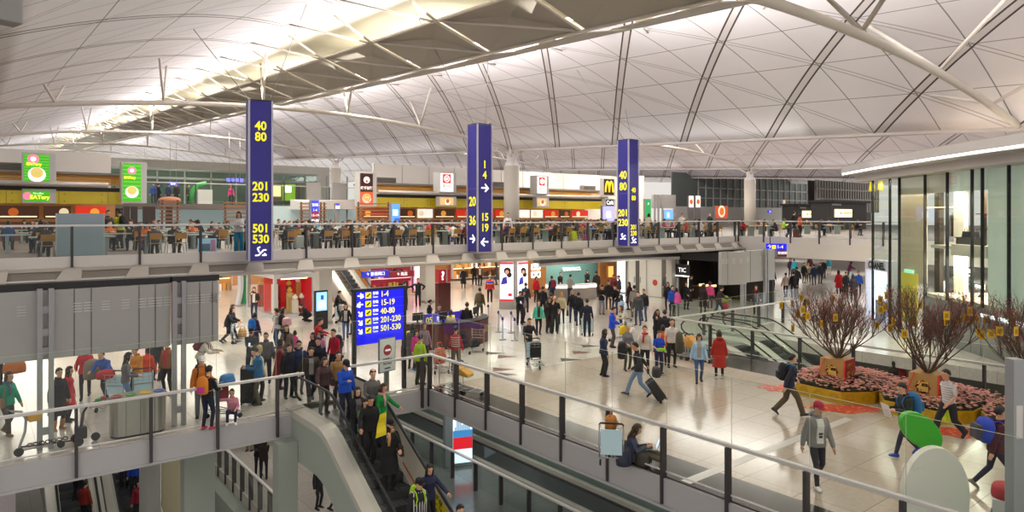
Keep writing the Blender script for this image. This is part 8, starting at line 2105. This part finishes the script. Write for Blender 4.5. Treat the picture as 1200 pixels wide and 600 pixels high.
for ri, (v, rn) in enumerate(rows):
 u = -4.0 - ri * .8
 while u < 40.5:
  W = 2.6; px = px_of(u, v)
  if px < -25 or px > 850 + ri * 4: u += 3.4; continue
  if abs(u - 36) < 2.2 and 44 < v < 48: u += 3.4; continue
  zz = zone(px); key = ('t', rn, zz); n = cnt[key] = cnt.get(key, 0) + 1
  ctable(W, u, v, '%s table of the %s row, %s' % (ORD[n - 1], rn, zz))
  for side in (-1, 1):
   if side < 0 and ri > 2: continue
   for q in (-.85, 0, .85):
    if dr.random() > (.66 if side < 0 else .82) - .07 * ri:
     if ri < 2 and side < 0 and dr.random() < .4:
      cu, cv = u + q, v + side * .72
      key = ('c', rn, zz); n = cnt[key] = cnt.get(key, 0) + 1
      cchair(cu, cv, 0 if side < 0 else PI, 'empty amber chair, %s of the %s row, %s' % (ORD[min(19, n - 1)], rn, zz), 'amber chairs of the %s row' % rn)
     continue
    cu, cv = u + q + dr.uniform(-.08, .08), v + side * (.66 + dr.uniform(0, .06))
    c = dr.choice(DTOPS); key = ('d', rn, side, zz); n = cnt[key] = cnt.get(key, 0) + 1
    sex = dr.choice('fm'); pose = dr.choice(['sit', 'sit_up', 'sit_lean', 'sit_face', 'sit'])
    word = DWORD[c]
    lab = 'diner in %s, %s on %s side, %s row, %s' % (word, ORD[min(19, n - 1)], 'near' if side < 0 else 'far', rn, zz)
    rz = 0 if side < 0 else PI
    M = Matrix.Translation((cu, cv, DECK)) @ Matrix.Rotation(rz + dr.uniform(-.3, .3), 4, 'Z')
    raw_person(M, pose, sex, dr.uniform(1.58, 1.76), lab, (dr.choice(['jacket', 'sweater', 'jacket', 'puffer']), c), ('trousers', dr.choice(['22242c', '2a3450', '1c1c20', '3a3a40'])), ('shoes', '201c1c'), (('long', 'bob', 'tail', 'bun', 'fringe') if sex == 'f' else ('short', 'cropped', 'short'))[dr.randrange(3)] and ((('long', 'bob', 'tail', 'bun', 'fringe')[dr.randrange(5)] if sex == 'f' else ('short', 'cropped', 'short')[dr.randrange(3)]), dr.choice(['black', 'black', 'black', 'dark brown', 'brown'])), None, dr.randrange(3), 'diners of the %s row' % rn)
    if ri < 2:
     key = ('c', side, rn, zz); n = cnt[key] = cnt.get(key, 0) + 1
     cchair(cu, cv - side * -.04, rz, 'amber chair in use, %s on %s side, %s row, %s' % (ORD[min(19, n - 1)], 'near' if side < 0 else 'far', rn, zz), 'amber chairs of the %s row' % rn)
  if ri < 2:
   for q in (-.8, .1, .7):
    if dr.random() < .7:
     t = thing('food_tray', 'brown tray with a white bowl, %s row table, %s' % (rn, zz), 'food tray', (u + q, v + dr.choice([-.18, .18]), DECK + .75), 0, 'trays on the %s row tables, %s' % (rn, zz))
     mb = MB(); mb.box(-.2, .2, -.14, .14, 0, .015); mb.build('tray', mat('tray brown', '5a3a24', .5), t)
     mb = MB(); mb.lathe([(.04, .015), (.08, .05), (.09, .08), (.07, .07)], n=14); mb.build('bowl', WHITEP, t)
  u += 3.4
for x_ in list(bpy.data.objects):
 if x_.name.startswith('advert_panel') and x_.parent and any(k_ in x_.parent.get('label', '') for k_ in ('tilted', 'railing corner', 'right behind the glass', 'empty luggage cart behind', 'nested luggage', 'parked on the open')):
  bpy.data.objects.remove(x_)
def dk(px, v, face, pose, sex, top, legs, hair, label, h=1.7, **k):
 return pp(px, 0, h, face, pose, sex, top, legs, hair, label, at=(on_v(px, v), v), z=DECK, **k)
o = dk(141, 35.4, -120, 'stand', 'm', 'jacket b8c41c', 'slim 22222a', 'short black', 'standing man in a yellow green jacket with a black backpack on the deck', 1.74)
backpack(o, 'stand', 'm', '1b1b1e', 'black backpack on the man in yellow green')
dk(126, 35.2, 60, 'stand', 'm', 'jacket 3a3c40', 'trousers 2c2c34', 'short black', 'standing figure in grey at the edge of the frosted screen', 1.72)
dk(280, 27.9, 20, 'phone', 'f', 'puffer d0ccc8', 'wide 1c7aa0', 'long black', 'standing woman in a white padded jacket and turquoise trousers at the deck rail', 1.66, shoes='boots 26262a')
dk(595, 31.2, 0, 'stand', 'm', 'sweater d4d0cc', 'slim 22242c', 'short black', 'standing person in white in front of the tall column', 1.66)
dk(760, 31.3, 150, 'stand', 'f', 'jacket c8bca0', 'slim 33302c', 'bob black', 'standing person in a cream coat beyond the 40 80 pylon', 1.66)
dk(799, 35.5, 10, 'stand', 'm', 'jacket d8d0c8', 'slim 33302c', 'short black', 'standing person in white among the tables beyond the 40 80 pylon', 1.7)
dk(832, 39.2, -30, 'stand', 'm', 'jacket 1d1d22', 'slim 22222a', 'short black', 'standing man in black near the orange poster board', 1.76)
def wing(px, py, face, pose, sex, top, legs, hair, label, h=1.7, **k):
 u, v = G(px, py, DECK); return pp(px, 0, h, face, pose, sex, top, legs, hair, label, at=(u, v), z=DECK, **k)
o = wing(929, 279, 100, 'walk', 'm', 'jacket 1d1d22', 'slim 3a4a70', 'short black', 'tall man in black walking along the deck wing', 1.84)
wing(937, 277, 90, 'stand', 'f', 'jacket d8622c', 'slim 26242a', 'bob black', 'person in orange beside the tall man on the deck wing', 1.66)
suitcase(*G(933, 279, DECK), DECK, face_rot(100), .4, .26, .62, '6a3a28', 'brown suitcase standing on the deck wing')
for k, (px, py, c, w_) in enumerate(((872, 277, 'a81c2c', 'red'), (888, 277, '5a2424', 'maroon'), (896, 277, '1d1d20', 'black'), (910, 277, '33343a', 'charcoal'), (918, 277, '8ab83c', 'lime green'), (948, 277, '33343a', 'charcoal'), (960, 276, '1d1d22', 'black'), (972, 276, '26304c', 'navy'), (987, 276, '2c2428', 'plum'), (1002, 276, '1d1d20', 'black'))):
 u, v = G(px, py - (k % 3) * 3, DECK)
 pp(px, 0, 1.68, (-60, 40, 160, -100, 90)[k % 5], ('sit', 'sit_up', 'sit_lean')[k % 3], 'fm'[k % 2], 'jacket ' + c, 'trousers 22242c', ('bob black', 'short black')[k % 2], 'diner in %s on the deck wing, %s from the glass corner' % (w_, ORD[k]), at=(u, v), z=DECK, group='diners on the deck wing')
 cchair(u, v, face_rot((-60, 40, 160, -100, 90)[k % 5]), 'chair on the deck wing, %s from the glass corner' % ORD[k], 'chairs on the deck wing')
for k, (px, py) in enumerate(((880, 276), (903, 275), (945, 274), (980, 274))):
 u, v = G(px, py, DECK); ctable(1.2 if False else 2.6, u, v + .4, 'table on the deck wing, %s from the glass corner' % ORD[k], .9)
for k, (px, v, c, lab) in enumerate(((68 / 4 + 405, 30.6, 'e0902c', 'orange suitcase standing under a table left of the middle pylon'), (672, 28.6, 'c8d01c', 'yellow suitcase by the deck rail right of the middle pylon'), (350, 29.6, 'a8b0b0', 'silver suitcase by the deck rail right of the 501 530 pylon'), (459, 28.9, '1d1d20', 'black suitcase by the deck rail left of the middle pylon'), (687, 28.7, 'd0508c', 'small pink case by the deck rail near the 40 80 pylon'))):
 suitcase(on_v(px, v), v, DECK, 0, .42, .26, .62 if k != 4 else .4, c, lab)
for k, (px, v, c, lab) in enumerate(((180, 63.2, '2450b0', 'person in blue on the upper gallery'), (185, 63.8, '22242c', 'dark figure next to the person in blue on the gallery'), (197, 63.4, '26386a', 'person in navy on the upper gallery'), (207, 63.0, '2c2c2c', 'person in black by the small blue gallery sign'), (220, 64.0, '3a3634', 'person in charcoal near the green gallery arch'), (271, 63.0, 'd83c7c', 'person in hot pink on the upper gallery'))):
 pp(px, 0, 1.7, (10, 160, 170, 0, 90, 20)[k], 'stand', 'mfmmmf'[k], 'jacket ' + c, 'slim 22242c', 'short black', lab, at=(on_v(px, v), v), z=zf)
# ================================================================ light
w = bpy.data.worlds.new('World'); w.use_nodes = True; SC.world = w
bg = w.node_tree.nodes['Background']; bg.inputs[0].default_value = lin('f4efe8'); bg.inputs[1].default_value = .8
WARM = (1.0, .93, .82); COOL = (1.0, .95, .95)
for u in (18, 54, 90):
 for v in (-4, 14, 32, 50, 68, 88, 110, 135, 165, 200):
  big = 1.5 if v >= 88 else 1.0
  area('uplight_and_fill', (u + .4, v, EYE + 7.1 + lift(v)), (PI, 0, 0), 5.0, 12, (260 if u == 18 else 500) * big, WARM)
for uc in (18, 54, 90):
 for v in (-4, 14, 32, 50, 68, 88, 115, 150):
  big = 1.0 if v < 80 else 1.6
  for du, an in ((-3.3, 1), (4.2, -1)):
   area('uplight_and_fill', (uc + du, v, EYE + 6.6 + lift(v)), (0, an * 1.85, 0), 1.2, 16 if v < 80 else 28, 590 * big * (1.2 if an > 0 and uc == 18 else 1), COOL)
for u in (37.4, 70.6, 73.4, 34.6):  # unseen strips added along the eaves to lighten the roof
 for v in (0, 36, 72, 115):
  area('uplight_and_fill', (u, v, EYE + 2.4 + lift(v)), (PI, 0, 0), 1.6, 34, 80, COOL)
for u in (15.2, 21.3, 51, 57):
 for v in (2, 14, 26, 33, 40, 47, 58, 80):  # rows over the food court added to brighten it
  area('downlight_and_fill', (u, v, EYE + 6.4 + lift(v)), (0, 0, 0), 1.2, 5, 85 if v < 20 else (300 if v < 30 else 430), WARM, spread=2.6)
for u in (-8, 0, 8, 16):  # unseen fill lamps added to brighten the upper gallery
 area('ceiling_and_fill_lamp', (u, 66, 10.6), (0, 0, 0), 4, 3, 350, WARM)
for u in (46, 54, 64):
 area('ceiling_and_fill_lamp', (u, 50, 11.5), (0, 0, 0), 3, 6, 350, WARM)
for u in (-6, 2, 10, 18, 26, 34):
 for v in (30.5, 36, 42, 49, 56):
  area('ceiling_and_fill_lamp', (u, v, 3.42), (0, 0, 0), 3.5, 2.5, 160, (1, .92, .82))
for u in (46, 56, 68, 82):
 for v in (20, 32, 46, 62, 80):
  area('ceiling_and_fill_lamp', (u, v, 3.05), (0, 0, 0), 4, 4, 210, (1, .93, .88))
area('ceiling_and_fill_lamp', (-3, 21.6, -.5), (0, 0, 0), 6, 1.5, 130, (1, .95, .92))  # unseen fill lamp added to brighten the mottled lower wall
for u in (9.5, 13.5, 17):
 for v in (14, 22, 30):
  if u < 11 and v < 19: continue
  area('ceiling_and_fill_lamp', (u, v, -.5), (0, 0, 0), 2, 2, 55, (1, .95, .88))
for u in (2.0, 6.2):
 for v in (28, 34): area('ceiling_and_fill_lamp', (u, v, -.5), (0, 0, 0), 1.5, 1.5, 30, (1, .95, .88))
SC.view_settings.view_transform = 'Standard'; SC.view_settings.look = 'None'; SC.view_settings.gamma = 1; SC.view_settings.use_curve_mapping = False
SC.view_settings.exposure = 0.18
SC.cycles.use_denoising = True
SC.cycles.max_bounces = 6; SC.cycles.diffuse_bounces = 3; SC.cycles.glossy_bounces = 3; SC.cycles.transparent_max_bounces = 24
SC.cycles.sample_clamp_indirect = 6
